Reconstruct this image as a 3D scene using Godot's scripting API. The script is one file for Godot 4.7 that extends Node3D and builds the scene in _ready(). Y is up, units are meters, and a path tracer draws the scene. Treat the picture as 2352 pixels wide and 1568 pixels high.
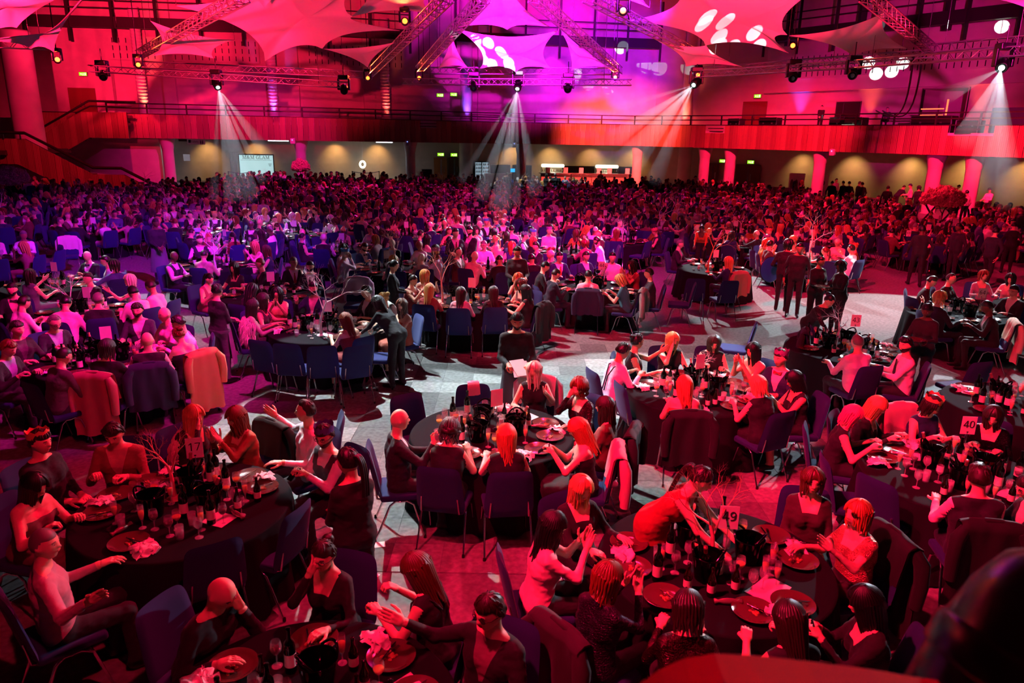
extends Node3D
# A banquet in a tall hall, seen from a raised place at one end: round tables, guests, stage lighting, sails under the roof.

func _ready() -> void:
	# camera, air and exposure
	var cam := Camera3D.new()
	cam.name = "camera"
	cam.fov = 50.19
	cam.near = 0.1
	cam.far = 300.0
	add_child(cam)
	cam.transform = Transform3D(Basis(Vector3.RIGHT, deg_to_rad(-15.8)) * Basis(Vector3.BACK, deg_to_rad(1.06)), Vector3(0, 4.0, 0))
	cam.current = true
	var lens := CameraAttributesPhysical.new()
	lens.frustum_focal_length = 25.622
	lens.frustum_focus_distance = 12.0
	lens.exposure_aperture = 3.2
	lens.frustum_near = 0.1
	lens.frustum_far = 300.0
	cam.attributes = lens
	var env := Environment.new()
	env.background_mode = Environment.BG_COLOR
	env.background_color = Color.BLACK
	env.tonemap_mode = Environment.TONE_MAPPER_LINEAR
	env.tonemap_exposure = 1.0
	env.volumetric_fog_enabled = true
	env.volumetric_fog_density = 0.0
	env.sdfgi_enabled = true
	env.ssao_enabled = true
	env.ssil_enabled = true
	var we := WorldEnvironment.new()
	we.name = "environment"
	we.environment = env
	add_child(we)
	build_lights()
	build_hall()
	build_rig()
	build_balcony_things()
	build_guests()

# stage lamps: each a fixture with a spot; wash lamps are set out of view for their light
func build_lights() -> void:
	var red := Color(1.0, 0.09, 0.29)
	var mag := Color(1.0, 0.10, 0.62)
	var vio := Color(0.62, 0.12, 1.0)
	var white := Color(0.90, 0.98, 1.0)
	var hot := Color(1.0, 0.30, 0.28)
	# [at, to, colour, energy, half angle, softness, size, label]; hung on rods from the roof, two added ones on stands
	var washes := [
		[Vector3(-3.0, 8.6, -3.0), Vector3(2.6, 0.8, -6.0), red, 260.0, 28.0, 1.0, 0.12, "red wash lamp over the front, turned to the rose branch table"],
		[Vector3(-2.0, 8.8, -5.0), Vector3(4.8, 0.8, -9.0), red, 250.0, 26.0, 1.0, 0.12, "red wash lamp over the front, turned to the blue tray table"],
		[Vector3(1.6, 8.6, -12.0), Vector3(-2.8, 0.8, -5.6), red, 180.0, 28.0, 1.0, 0.12, "red wash lamp over the aisle, turned to the bronze blouse table"],
		[Vector3(1.0, 8.6, -1.0), Vector3(-3.2, 0.8, -6.2), red, 42.0, 30.0, 1.0, 0.12, "faint red wash lamp over the front corner table"],
		[Vector3(0.4, 8.6, 1.5), Vector3(0.8, 3.1, -1.0), red, 26.0, 15.0, 1.0, 0.12, "added unseen red lamp that lights the parapet end"],  # lamp added out of view to redden the parapet end
		[Vector3(-1.5, 8.6, -9.0), Vector3(-7.0, 0.8, -12.0), mag, 230.0, 27.0, 1.0, 0.12, "magenta wash lamp turned to the red coat table"],
		[Vector3(-0.5, 8.6, -8.5), Vector3(1.2, 0.8, -15.4), red, 190.0, 22.0, 1.0, 0.12, "red wash lamp turned to the teal top table"],
		[Vector3(-2.0, 8.8, -12.0), Vector3(-10.0, 0.8, -21.0), Color(0.80, 0.12, 0.95), 400.0, 24.0, 1.0, 0.12, "violet wash lamp turned to the rows by the stairs"],
		[Vector3(2.5, 8.8, -12.5), Vector3(1.0, 0.8, -22.0), mag, 480.0, 24.0, 1.0, 0.12, "magenta wash lamp turned to the middle rows"],
		[Vector3(3.0, 8.8, -12.0), Vector3(9.5, 0.8, -20.0), red, 420.0, 26.0, 1.0, 0.12, "red wash lamp turned to the side aisle"],
		[Vector3(-8.0, 13.5, -44.0), Vector3(-9.0, 0.8, -38.0), mag, 360.0, 44.0, 1.0, 0.12, "magenta wash lamp over the far rows before the photo screen"],
		[Vector3(3.0, 13.5, -44.0), Vector3(3.0, 0.8, -36.0), mag, 360.0, 44.0, 1.0, 0.12, "magenta wash lamp over the far rows before the bar"],
		[Vector3(12.0, 13.0, -40.0), Vector3(15.0, 0.8, -33.0), red, 560.0, 44.0, 1.0, 0.12, "red wash lamp over the far rows by the columns"],
		[Vector3(-15.6, 2.9, -19.5), Vector3(-7.0, 7.3, -22.5), red, 300.0, 34.0, 0.9, 0.10, "added unseen red lamp on a stand turned up to the huge star sail"],  # lamp added out of view to brighten the underside of the sail
		[Vector3(15.8, 2.9, -20.0), Vector3(6.8, 7.3, -22.5), red, 260.0, 26.0, 0.9, 0.10, "added unseen red lamp on a stand turned up to the huge red sail"],  # second added stand lamp, out of view, for the other big sail
		[Vector3(-6.5, 6.2, -7.0), Vector3(-10.5, 9.3, -26.0), red, 2900.0, 14.5, 0.8, 0.10, "red lamp at the front turned up past the huge star sail"],
		[Vector3(-9.5, 7.0, -9.0), Vector3(-29.0, 10.2, -59.0), red, 5200.0, 8.8, 0.8, 0.10, "red lamp at the front turned to the wall by the stairs"],
		[Vector3(0.5, 5.7, -7.0), Vector3(0.2, 8.6, -29.0), Color(0.95, 0.06, 0.85), 5200.0, 10.0, 0.8, 0.10, "magenta lamp at the front turned up to the square sail"],
		[Vector3(6.5, 6.0, -7.0), Vector3(6.6, 9.4, -26.0), red, 1500.0, 13.0, 0.8, 0.10, "red lamp at the front turned up past the huge red sail"],
		[Vector3(9.0, 6.9, -9.0), Vector3(25.0, 8.6, -50.0), mag, 1200.0, 10.0, 0.9, 0.10, "magenta lamp at the front turned to the jutting wall"],
		[Vector3(2.0, 8.0, -10.0), Vector3(6.5, 9.5, -66.0), Color(0.72, 0.06, 1.0), 5200.0, 8.0, 0.8, 0.10, "violet lamp at the front turned to the high wall behind the bar"],
		[Vector3(6.0, 13.6, -42.0), Vector3(8.6, 4.3, -61.2), hot, 3000.0, 17.0, 0.8, 0.10, "salmon lamp high before the bar turned to the balcony front"],
		[Vector3(12.5, 13.4, -36.0), Vector3(17.8, 4.2, -52.0), red, 1500.0, 21.0, 0.9, 0.10, "red lamp high over the far rows turned to the balcony front by the columns"],
		[Vector3(17.0, 12.4, -30.5), Vector3(25.0, 2.6, -41.8), red, 1300.0, 20.0, 0.9, 0.10, "red lamp high over the far rows turned to the paired red columns"],
		[Vector3(-17.0, 13.6, -34.0), Vector3(-27.0, 3.4, -48.0), red, 330.0, 27.0, 0.9, 0.10, "red lamp high over the far rows turned to the stair boards"],
		[Vector3(-11.0, 13.6, -40.0), Vector3(-20.0, 2.2, -55.0), mag, 430.0, 24.0, 0.9, 0.10, "magenta lamp high over the far rows turned to the columns by the stairs"],
	]
	for w: Array in washes:
		var t := thing("wash_lamp", w[7], "stage light")
		lamp_body(t, w[0], w[1], 0.15, glow("wash_lens_" + str(w[2].to_html()), w[2], 4.0), 15.9 - w[0].y if w[0].y > 5.0 else -w[0].y)
		spot(t, w[0] + (w[1] - w[0]).normalized() * 0.45, w[1], w[2], w[3], w[4], w[5], w[6])
	# white profile lamps: hard pools on the floor
	var pools := [
		[Vector3(-4.0, 8.6, -14.6), Vector3(-1.4, 0.0, -9.3), 250.0, 17.0, "white profile lamp over the tall white tree table"],
		[Vector3(1.5, 8.8, -15.6), Vector3(2.2, 0.0, -11.2), 240.0, 14.0, "white profile lamp over the menu tent table"],
		[Vector3(-11.5, 8.6, -20.0), Vector3(-8.6, 0.0, -15.5), 130.0, 15.0, "white profile lamp over the sand jacket table"],
		[Vector3(-5.2, 8.6, -17.0), Vector3(0.6, 0.0, -13.6), 150.0, 17.0, "white profile lamp between the bow tie and menu tent tables"],
		[Vector3(0.0, 12.5, -46.0), Vector3(1.5, 0.0, -50.0), 200.0, 16.0, "white profile lamp before the bar"],
	]
	for p: Array in pools:
		var t := thing("profile_lamp", p[4], "stage light")
		lamp_body(t, p[0], p[1], 0.13, glow("profile_lens", Color(0.9, 0.97, 1.0), 4.0), 15.9 - p[0].y)
		spot(t, p[0] + (p[1] - p[0]).normalized() * 0.4, p[1], white, p[2], p[3], 0.12, 0.05)
	# discs of white light on sails and wall, thrown by lamps over the front tables
	var throws := [[Vector3(-5.0, 5.3, -5.5), DISCS_MID, 2400.0, 0.5, "before the square sail"], [Vector3(4.6, 5.5, -5.5), DISCS_SAIL, 1700.0, 0.62, "before the huge red sail"], [Vector3(8.0, 6.8, -9.0), DISCS_WALL, 9000.0, 0.42, "before the jutting wall"]]
	for q: Array in throws:
		var t := thing("gobo_lamp", "white lamp throwing small discs, set up " + q[4], "stage light")
		lamp_body(t, q[0], q[1][0], 0.13, mats["profile_lens"], 15.9 - q[0].y if q[0].y > 5.0 else -q[0].y)
		for to: Vector3 in q[1]:
			spot(t, q[0] + (to - q[0]).normalized() * 0.4, to, white, q[2], q[3], 0.06, 0.008)

# ---------------------------------------------------------------- mesh building
class Shape:
	var v := PackedVector3Array()
	var n := PackedVector3Array()
	var f := PackedInt32Array()
	var uv := PackedVector2Array()

	func quad(a: Vector3, b: Vector3, c: Vector3, d: Vector3) -> void:
		var k := v.size()
		var m := (c - a).cross(d - b).normalized()
		v.append_array([a, b, c, d])
		n.append_array([m, m, m, m])
		f.append_array([k, k + 1, k + 2, k, k + 2, k + 3])

	func tri(a: Vector3, b: Vector3, c: Vector3) -> void:
		var k := v.size()
		var m := (b - a).cross(c - a).normalized()
		v.append_array([a, b, c])
		n.append_array([m, m, m])
		f.append_array([k, k + 1, k + 2])

	# a plain box with flat faces
	func box(size: Vector3, at := Vector3.ZERO, turn := Basis.IDENTITY) -> Shape:
		var h := size * 0.5
		for ax in 3:
			for s: float in [-1.0, 1.0]:
				var u := Vector3.ZERO
				var w := Vector3.ZERO
				var o := Vector3.ZERO
				o[ax] = h[ax] * s
				u[(ax + 1) % 3] = h[(ax + 1) % 3]
				w[(ax + 2) % 3] = h[(ax + 2) % 3] * s
				quad(at + turn * (o - u - w), at + turn * (o + u - w), at + turn * (o + u + w), at + turn * (o - u + w))
		return self

	# a box with rounded edges
	func rbox(size: Vector3, r: float, at := Vector3.ZERO, turn := Basis.IDENTITY, steps := 1) -> Shape:
		var h := size * 0.5
		r = minf(r, minf(h.x, minf(h.y, h.z)) * 0.98)
		var inner := h - Vector3(r, r, r)
		for ax in 3:
			for s: float in [-1.0, 1.0]:
				var a1 := (ax + 1) % 3
				var a2 := (ax + 2) % 3
				var t1 := []
				var t2 := []
				for i in steps + 1:
					var c := 1.0 - tan(PI * 0.25 * (1.0 - float(i) / steps)) 
					t1.append(-inner[a1] - r * (1.0 - c))
					t2.append(-inner[a2] - r * (1.0 - c))
				for i in range(steps, -1, -1):
					t1.append(-t1[i])
					t2.append(-t2[i])
				var k := v.size()
				var m := t1.size()
				for i in m:
					for j in m:
						var p := Vector3.ZERO
						p[ax] = h[ax] * s
						p[a1] = t1[i]
						p[a2] = t2[j]
						var q := p.clamp(-inner, inner)
						var d := (p - q).normalized()
						v.append(at + turn * (q + d * r))
						n.append(turn * d)
				for i in m - 1:
					for j in m - 1:
						var o := k + i * m + j
						f.append_array([o, o + m, o + m + 1, o, o + m + 1, o + 1])
		return self

	func tube(path: Array, radii: Array, sides := 6, caps := true) -> Shape:
		var k := v.size()
		var m := path.size()
		var up := Vector3.UP
		var first: Vector3 = path[1] - path[0]
		if absf(first.normalized().y) > 0.9:
			up = Vector3.RIGHT
		var x := Vector3.ZERO
		for i in m:
			var d: Vector3 = (path[mini(i + 1, m - 1)] - path[maxi(i - 1, 0)]).normalized()
			if i == 0:
				x = d.cross(up).normalized()
			else:
				x = (x - d * x.dot(d)).normalized()
			var y := d.cross(x)
			var r: float = radii[i]
			for j in sides:
				var a := TAU * j / sides
				var o := x * cos(a) + y * sin(a)
				v.append(path[i] + o * r)
				n.append(o)
		for i in m - 1:
			for j in sides:
				var a := k + i * sides + j
				var b := k + i * sides + (j + 1) % sides
				f.append_array([a, b, b + sides, a, b + sides, a + sides])
		if caps:
			for e: int in [0, m - 1]:
				var c := v.size()
				var d: Vector3 = (path[0] - path[1]).normalized() if e == 0 else (path[m - 1] - path[m - 2]).normalized()
				v.append(path[e])
				n.append(d)
				for j in sides:
					v.append(v[k + e * sides + j])
					n.append(d)
				for j in sides:
					f.append_array([c, c + 1 + j, c + 1 + (j + 1) % sides])
		return self

	# profile of (radius, height) turned round the y axis
	func lathe(profile: Array, sides := 16, at := Transform3D.IDENTITY, flat := false) -> Shape:
		var m := profile.size()
		var k := v.size()
		var step := 1
		for i in m:
			var p: Vector2 = profile[i]
			var d: Vector2 = profile[mini(i + 1, m - 1)] - profile[maxi(i - 1, 0)]
			var nn := Vector2(d.y, -d.x).normalized()
			for j in sides:
				var a := TAU * j / sides
				v.append(at * Vector3(cos(a) * p.x, p.y, sin(a) * p.x))
				n.append((at.basis * Vector3(cos(a) * nn.x, nn.y, sin(a) * nn.x)).normalized())
		for i in m - 1:
			for j in sides:
				var a := k + i * sides + j
				var b := k + i * sides + (j + 1) % sides
				f.append_array([a, b, b + sides, a, b + sides, a + sides])
		return self

	func disc(r: float, at: Transform3D, sides := 16) -> Shape:
		var k := v.size()
		v.append(at.origin)
		n.append(at.basis.y.normalized())
		for j in sides:
			var a := TAU * j / sides
			v.append(at * Vector3(cos(a) * r, 0, sin(a) * r))
			n.append(at.basis.y.normalized())
		for j in sides:
			f.append_array([k, k + 1 + j, k + 1 + (j + 1) % sides])
		return self

	func ball(r: Vector3, at := Vector3.ZERO, rows := 8, cols := 12, turn := Basis.IDENTITY) -> Shape:
		var k := v.size()
		for i in rows + 1:
			var t := PI * i / rows
			for j in cols:
				var a := TAU * j / cols
				var d := Vector3(sin(t) * cos(a), cos(t), sin(t) * sin(a))
				v.append(at + turn * (d * r))
				n.append(turn * (d / r).normalized())
		for i in rows:
			for j in cols:
				var a := k + i * cols + j
				var b := k + i * cols + (j + 1) % cols
				f.append_array([a, b, b + cols, a, b + cols, a + cols])
		return self

	# a grid of points row by row; normals are averaged
	func grid(pts: PackedVector3Array, cols: int, closed := false) -> Shape:
		var k := v.size()
		var rows := pts.size() / cols
		v.append_array(pts)
		var nn := PackedVector3Array()
		nn.resize(pts.size())
		var start := f.size()
		for i in rows - 1:
			for j in (cols if closed else cols - 1):
				var a := k + i * cols + j
				var b := k + i * cols + (j + 1) % cols
				f.append_array([a, b, b + cols, a, b + cols, a + cols])
		for t in range(start, f.size(), 3):
			var a := f[t]
			var b := f[t + 1]
			var c := f[t + 2]
			var m := (v[b] - v[a]).cross(v[c] - v[a])
			nn[a - k] += m
			nn[b - k] += m
			nn[c - k] += m
		for i in nn.size():
			nn[i] = nn[i].normalized()
		n.append_array(nn)
		return self

	# a flat outline (x, y) given depth along z, from z0 to z1
	func prism(outline: PackedVector2Array, z0: float, z1: float, at := Transform3D.IDENTITY) -> Shape:
		var ids := Geometry2D.triangulate_polygon(outline)
		for z: float in [z0, z1]:
			var k := v.size()
			var m := (at.basis * Vector3(0, 0, signf(z - (z0 + z1) * 0.5))).normalized()
			for p in outline:
				v.append(at * Vector3(p.x, p.y, z))
				n.append(m)
			for i in ids:
				f.append(k + i)
		var s := outline.size()
		for i in s:
			var a := outline[i]
			var b := outline[(i + 1) % s]
			var k := v.size()
			var e := (b - a).normalized()
			var m := (at.basis * Vector3(e.y, -e.x, 0)).normalized()
			if not Geometry2D.is_polygon_clockwise(outline):
				pass
			else:
				m = -m
			v.append_array([at * Vector3(a.x, a.y, z0), at * Vector3(b.x, b.y, z0), at * Vector3(b.x, b.y, z1), at * Vector3(a.x, a.y, z1)])
			n.append_array([m, m, m, m])
			f.append_array([k, k + 1, k + 2, k, k + 2, k + 3])
		return self

	func add(o: Shape, at := Transform3D.IDENTITY) -> Shape:
		var k := v.size()
		v.append_array(at * o.v)
		var b := at.basis.inverse().transposed()
		for m in o.n:
			n.append((b * m).normalized())
		for i in o.f:
			f.append(k + i)
		return self

	func arrays() -> Array:
		# turn each triangle so that its front agrees with its normals (front faces run clockwise)
		for t in range(0, f.size(), 3):
			var a := f[t]
			var b := f[t + 1]
			var c := f[t + 2]
			if (v[b] - v[a]).cross(v[c] - v[a]).dot(n[a] + n[b] + n[c]) > 0.0:
				f[t + 1] = c
				f[t + 2] = b
		var out := []
		out.resize(Mesh.ARRAY_MAX)
		out[Mesh.ARRAY_VERTEX] = v
		out[Mesh.ARRAY_NORMAL] = n
		out[Mesh.ARRAY_INDEX] = f
		if uv.size() == v.size() and uv.size() > 0:
			out[Mesh.ARRAY_TEX_UV] = uv
		return out

	func mesh() -> ArrayMesh:
		var m := ArrayMesh.new()
		m.add_surface_from_arrays(Mesh.PRIMITIVE_TRIANGLES, arrays())
		return m


# ---------------------------------------------------------------- nodes and materials
var taken := {}

func numbered(called: String) -> String:
	var k: int = taken.get(called, 0)
	taken[called] = k + 1
	return called if k == 0 else "%s_%03d" % [called, k]

func tag(o: Node, label: String, category: String, group := "", kind := "") -> Node:
	if label != "":
		o.set_meta("label", label)
	if category != "":
		o.set_meta("category", category)
	if group != "":
		o.set_meta("group", group)
	if kind != "":
		o.set_meta("kind", kind)
	return o

func thing(called: String, label: String, category: String, at := Transform3D.IDENTITY, group := "") -> Node3D:
	var o := Node3D.new()
	o.name = numbered(called)
	o.transform = at
	add_child(o, true)
	tag(o, label, category, group)
	return o

# a mesh as a part of PARENT, or as a thing of its own when there is no parent
func obj(called: String, m: Variant, material: Material, parent: Node = null, at := Transform3D.IDENTITY) -> MeshInstance3D:
	var o := MeshInstance3D.new()
	o.mesh = m.mesh() if m is Shape else m
	o.name = called if parent else numbered(called)
	if material:
		o.material_override = material
	o.transform = at
	(parent if parent else self).add_child(o, true)
	return o

func struct(called: String, m: Variant, material: Material, at := Transform3D.IDENTITY, label := "") -> MeshInstance3D:
	var o := obj(called, m, material, null, at)
	o.set_meta("kind", "structure")
	if label:
		o.set_meta("label", label)
	return o

var mats := {}

func mat(called: String, c: Color, rough := 0.8, metal := 0.0) -> StandardMaterial3D:
	if mats.has(called):
		return mats[called]
	var m := StandardMaterial3D.new()
	m.resource_name = called
	m.albedo_color = c
	m.roughness = rough
	m.metallic = metal
	mats[called] = m
	return m

func glow(called: String, c: Color, energy: float) -> StandardMaterial3D:
	var m := mat(called, c.darkened(0.5), 0.5)
	m.emission_enabled = true
	m.emission = c
	m.emission_energy_multiplier = energy
	return m

func noise_tex(seed_: int, freq: float, lo: Color, hi: Color, size := 256, octaves := 4) -> NoiseTexture2D:
	var fn := FastNoiseLite.new()
	fn.seed = seed_
	fn.frequency = freq
	fn.fractal_octaves = octaves
	var g := Gradient.new()
	g.set_color(0, lo)
	g.set_color(1, hi)
	var t := NoiseTexture2D.new()
	t.noise = fn
	t.seamless = true
	t.width = size
	t.height = size
	t.color_ramp = g
	return t

func face(at: Vector3, deg: float) -> Transform3D:
	return Transform3D(Basis(Vector3.UP, deg_to_rad(deg)), at)

# a frame whose y axis runs from a to b
func along(a: Vector3, b: Vector3) -> Transform3D:
	var y := (b - a).normalized()
	var x := y.cross(Vector3.FORWARD if absf(y.z) < 0.9 else Vector3.RIGHT).normalized()
	return Transform3D(Basis(x, y, x.cross(y)), a)

func look(at: Vector3, to: Vector3) -> Transform3D:
	return Transform3D(Basis.IDENTITY, at).looking_at(to, Vector3.UP if absf((to - at).normalized().y) < 0.98 else Vector3.RIGHT)

# ---------------------------------------------------------------- the hall
const FRONT := [Vector2(-34, -51.6), Vector2(-15.3, -54.5), Vector2(-8, -57.5), Vector2(-1.2, -60), Vector2(9.5, -61), Vector2(15, -55.7), Vector2(19.7, -49.3), Vector2(23.75, -43.2), Vector2(29, -35.3)]
const BACK := [Vector2(-46, -58), Vector2(-17, -61), Vector2(-9, -63.8), Vector2(-1.5, -66.3), Vector2(12.2, -67.2), Vector2(19.6, -60.3), Vector2(24.8, -53.3), Vector2(29, -46.8), Vector2(34.5, -38.5)]

func v3(p: Vector2, y: float) -> Vector3:
	return Vector3(p.x, y, p.y)

func paint(called: String, c: Color, rough := 0.85) -> StandardMaterial3D:
	var m := mat(called, c, rough)
	m.albedo_texture = noise_tex(called.hash() % 1000, 0.02, Color(0.9, 0.9, 0.9), Color(1, 1, 1), 128)
	m.uv1_triplanar = true
	m.uv1_world_triplanar = true
	m.uv1_scale = Vector3(0.3, 0.3, 0.3)
	return m

# a vertical board between two plan points, facing the hall
func panel(s: Shape, a: Vector2, b: Vector2, y0: float, y1: float, thick: float) -> Shape:
	var d := b - a
	var nn := Vector2(-d.y, d.x).normalized()
	if nn.y < 0:
		nn = -nn
	var mid := (a + b) * 0.5
	var t := Basis(Vector3(d.x, 0, d.y).normalized(), Vector3.UP, Vector3(nn.x, 0, nn.y))
	if t.determinant() < 0:
		t.x = -t.x
	return s.box(Vector3(d.length(), y1 - y0, thick), v3(mid - nn * thick * 0.5, (y0 + y1) * 0.5), t)

func build_hall() -> void:
	var wall := paint("wall_paint", Color(0.80, 0.77, 0.72))
	var carpet := mat("carpet", Color(0.50, 0.50, 0.50), 0.95)
	carpet.albedo_texture = noise_tex(5, 0.09, Color(0.72, 0.72, 0.72), Color(1, 1, 1), 256, 5)
	carpet.uv1_triplanar = true
	carpet.uv1_world_triplanar = true
	carpet.uv1_scale = Vector3(0.5, 0.5, 0.5)
	var floor_ := struct("floor", Shape.new().box(Vector3(86, 0.3, 80), Vector3(-4, -0.158, -32)), carpet, Transform3D.IDENTITY, "grey carpet tile floor of the banquet hall")
	# carpet tiles of slightly different tone in the open aisle
	var tones := []
	for k in 4:
		var t := mat("carpet_tile_%d" % k, Color(0.42, 0.42, 0.42).lerp(Color(0.60, 0.595, 0.59), k / 3.0), 0.95)
		t.albedo_texture = carpet.albedo_texture
		t.uv1_triplanar = true
		t.uv1_world_triplanar = true
		t.uv1_scale = Vector3(0.5, 0.5, 0.5)
		tones.append(t)
	var tile := Shape.new().box(Vector3(0.494, 0.008, 0.494)).mesh()
	var rng := RandomNumberGenerator.new()
	rng.seed = 11
	for i in 18:
		for j in 16:
			obj("carpet_tile", tile, tones[rng.randi() % 4], floor_, Transform3D(Basis.IDENTITY, Vector3(-3.9 + i * 0.5, -0.004, -13.8 + j * 0.5)))

	var dark := mat("ceiling_black", Color(0.10, 0.09, 0.10), 0.9)
	struct("ceiling", Shape.new().box(Vector3(86, 0.4, 80), Vector3(-4, 16.2, -32)), dark, Transform3D.IDENTITY, "black painted roof deck high above the hall")
	struct("wall_left", Shape.new().box(Vector3(0.3, 16, 72), Vector3(-46, 8, -29)), wall)
	struct("wall_right", Shape.new().box(Vector3(0.3, 16, 55), Vector3(36, 8, -16)), wall)
	struct("wall_front", Shape.new().box(Vector3(84, 16, 0.3), Vector3(-4, 8, 7.5)), mat("rear_wall", Color(0.25, 0.24, 0.24), 0.9))
	var wb := Shape.new()
	for i in BACK.size() - 1:
		if i != 6:
			panel(wb, BACK[i], BACK[i + 1], 0.0, 16.0, 0.4)
	# the service opening: a real hole in the wall with a room behind it
	var o0: Vector2 = BACK[6].lerp(BACK[7], 0.43)
	var o1: Vector2 = BACK[6].lerp(BACK[7], 0.81)
	var deep := (o1 - o0).orthogonal().normalized() * 2.8
	if deep.y > 0:
		deep = -deep
	panel(wb, BACK[6], o0, 0.0, 16.0, 0.4)
	panel(wb, o1, BACK[7], 0.0, 16.0, 0.4)
	panel(wb, o0, o1, 0.0, 5.3, 0.4)
	panel(wb, o0, o1, 7.35, 16.0, 0.4)
	panel(wb, o0 + deep, o1 + deep, 5.2, 7.45, 0.1)
	panel(wb, o0, o0 + deep, 5.2, 7.45, 0.1)
	panel(wb, o1, o1 + deep, 5.2, 7.45, 0.1)
	for y: float in [5.2, 7.35]:
		wb.prism(PackedVector2Array([o0, o1, o1 + deep, o0 + deep]), -y - 0.1, -y, Transform3D(Basis(Vector3.RIGHT, PI / 2), Vector3.ZERO))
	panel(wb, BACK[8], Vector2(36, -38.5), 0.0, 16.0, 0.4)
	struct("wall_back", wb, wall, Transform3D.IDENTITY, "pale painted back wall behind bar and balcony")

	# balcony: slab, timber front of upright boards, coping, railing
	var white := paint("soffit_white", Color(0.78, 0.77, 0.76))
	var slab := Shape.new()
	for i in FRONT.size() - 1:
		var pts := PackedVector2Array([FRONT[i], FRONT[i + 1], BACK[i + 1], BACK[i]])
		slab.prism(pts, -4.55, -3.36, Transform3D(Basis(Vector3.RIGHT, PI / 2), Vector3.ZERO))
	struct("balcony_floor", slab, white, Transform3D.IDENTITY, "white soffit and floor slab of the balcony")
	var woods := []
	for k in 3:
		var w := mat("fascia_timber_%d" % k, Color(0.62, 0.40, 0.30).lerp(Color(0.74, 0.50, 0.38), k / 2.0), 0.55)
		w.albedo_texture = grain_tex()
		w.uv1_triplanar = true
		w.uv1_scale = Vector3(1.3, 0.2, 1.3)
		w.heightmap_enabled = true
		w.heightmap_texture = grain_tex()
		w.heightmap_scale = 0.6
		woods.append(w)
	var back := Shape.new()
	for i in FRONT.size() - 1:
		panel(back, FRONT[i], FRONT[i + 1], 3.36, 4.4, 0.1)
	var fascia := struct("balcony_fascia", back, mat("fascia_backing", Color(0.25, 0.16, 0.13), 0.8), Transform3D.IDENTITY, "timber boarded balcony front running along the back of the hall")
	var metal := mat("rail_bronze", Color(0.22, 0.19, 0.18), 0.4, 0.6)
	var cap := Shape.new()
	var notches := [Vector2(-7.4, -6.0), Vector2(14.2, 15.2), Vector2(24.1, 25.4)]
	var boards := {}
	var tops := []
	for i in FRONT.size() - 1:
		var a: Vector2 = FRONT[i]
		var b: Vector2 = FRONT[i + 1]
		var d := b - a
		var nn := Vector2(-d.y, d.x).normalized()
		if nn.y < 0:
			nn = -nn
		var count := int(round(d.length() / 0.4))
		var w := d.length() / count
		var basis := Basis(Vector3(-nn.y, 0, nn.x), Vector3.UP, Vector3(nn.x, 0, nn.y))
		basis.x = basis.y.cross(basis.z)
		for k in count:
			var p := a + d * ((k + 0.5) / count) + nn * 0.025
			var low := 0.0
			for q: Vector2 in notches:
				if p.x > q.x and p.x < q.y:
					low = 0.55
			var key := "%d_%d" % [int(w * 1000), int(low * 100)]
			if not boards.has(key):
				boards[key] = Shape.new().rbox(Vector3(w - 0.022, 1.62 - low, 0.05), 0.006).mesh()
			obj("board", boards[key], woods[(k * 7 + i * 3 + (k * k) % 5) % 3], fascia, Transform3D(basis, v3(p, 3.34 + (1.62 - low) * 0.5)))
		panel(cap, a + nn * 0.06, b + nn * 0.06, 4.94, 5.0, 0.26)
	struct("trim_1", cap, metal, Transform3D.IDENTITY, "dark coping on the balcony front")
	build_railing(metal)
	build_columns(white)
	build_stairs(woods, metal, wall)
	build_upper_wall(wall, metal)
	build_under_balcony(metal)
	build_roof_steel()

var grain: ImageTexture

func grain_tex() -> ImageTexture:
	if grain == null:
		var im := Image.create(128, 64, false, Image.FORMAT_RGB8)
		var rng := RandomNumberGenerator.new()
		rng.seed = 3
		for x in 128:
			var c := 0.78 + 0.22 * rng.randf()
			if x % 16 < 2:
				c = 0.45
			for y in 64:
				im.set_pixel(x, y, Color(c, c, c))
		grain = ImageTexture.create_from_image(im)
	return grain

func build_railing(metal: Material) -> void:
	var rail := Node3D.new()
	rail.name = "balcony_railing"
	add_child(rail, true)
	tag(rail, "dark metal railing with two rails along the balcony", "railing")
	var post := Shape.new().box(Vector3(0.1, 0.68, 0.06), Vector3(0, 0.34, 0)).mesh()
	for i in FRONT.size() - 1:
		var a: Vector2 = FRONT[i]
		var b: Vector2 = FRONT[i + 1]
		if i == 0:
			a = a.lerp(b, 0.31)
		for y: float in [5.64, 5.33]:
			var s := Shape.new()
			panel(s, a, b, y - 0.04, y + 0.04, 0.06)
			obj("rail", s, metal, rail)
		var d := b - a
		var count := int(round(d.length() / 2.6))
		for k in count:
			obj("post", post, metal, rail, Transform3D(Basis(Vector3.UP, -d.angle()), v3(a + d * (float(k) / count), 4.98)))
	for q: Vector3 in [Vector3(-6.7, 0, -57.95), Vector3(14.7, 0, -55.95), Vector3(24.75, 0, -41.7)]:
		for k in 2:
			obj("rail", Shape.new().box(Vector3(1.3, 0.06, 0.05), Vector3(q.x, 4.52 + 0.22 * k, q.z), Basis(Vector3.UP, deg_to_rad(22.0 if q.x < 0 else -50.0))), metal, rail)

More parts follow.
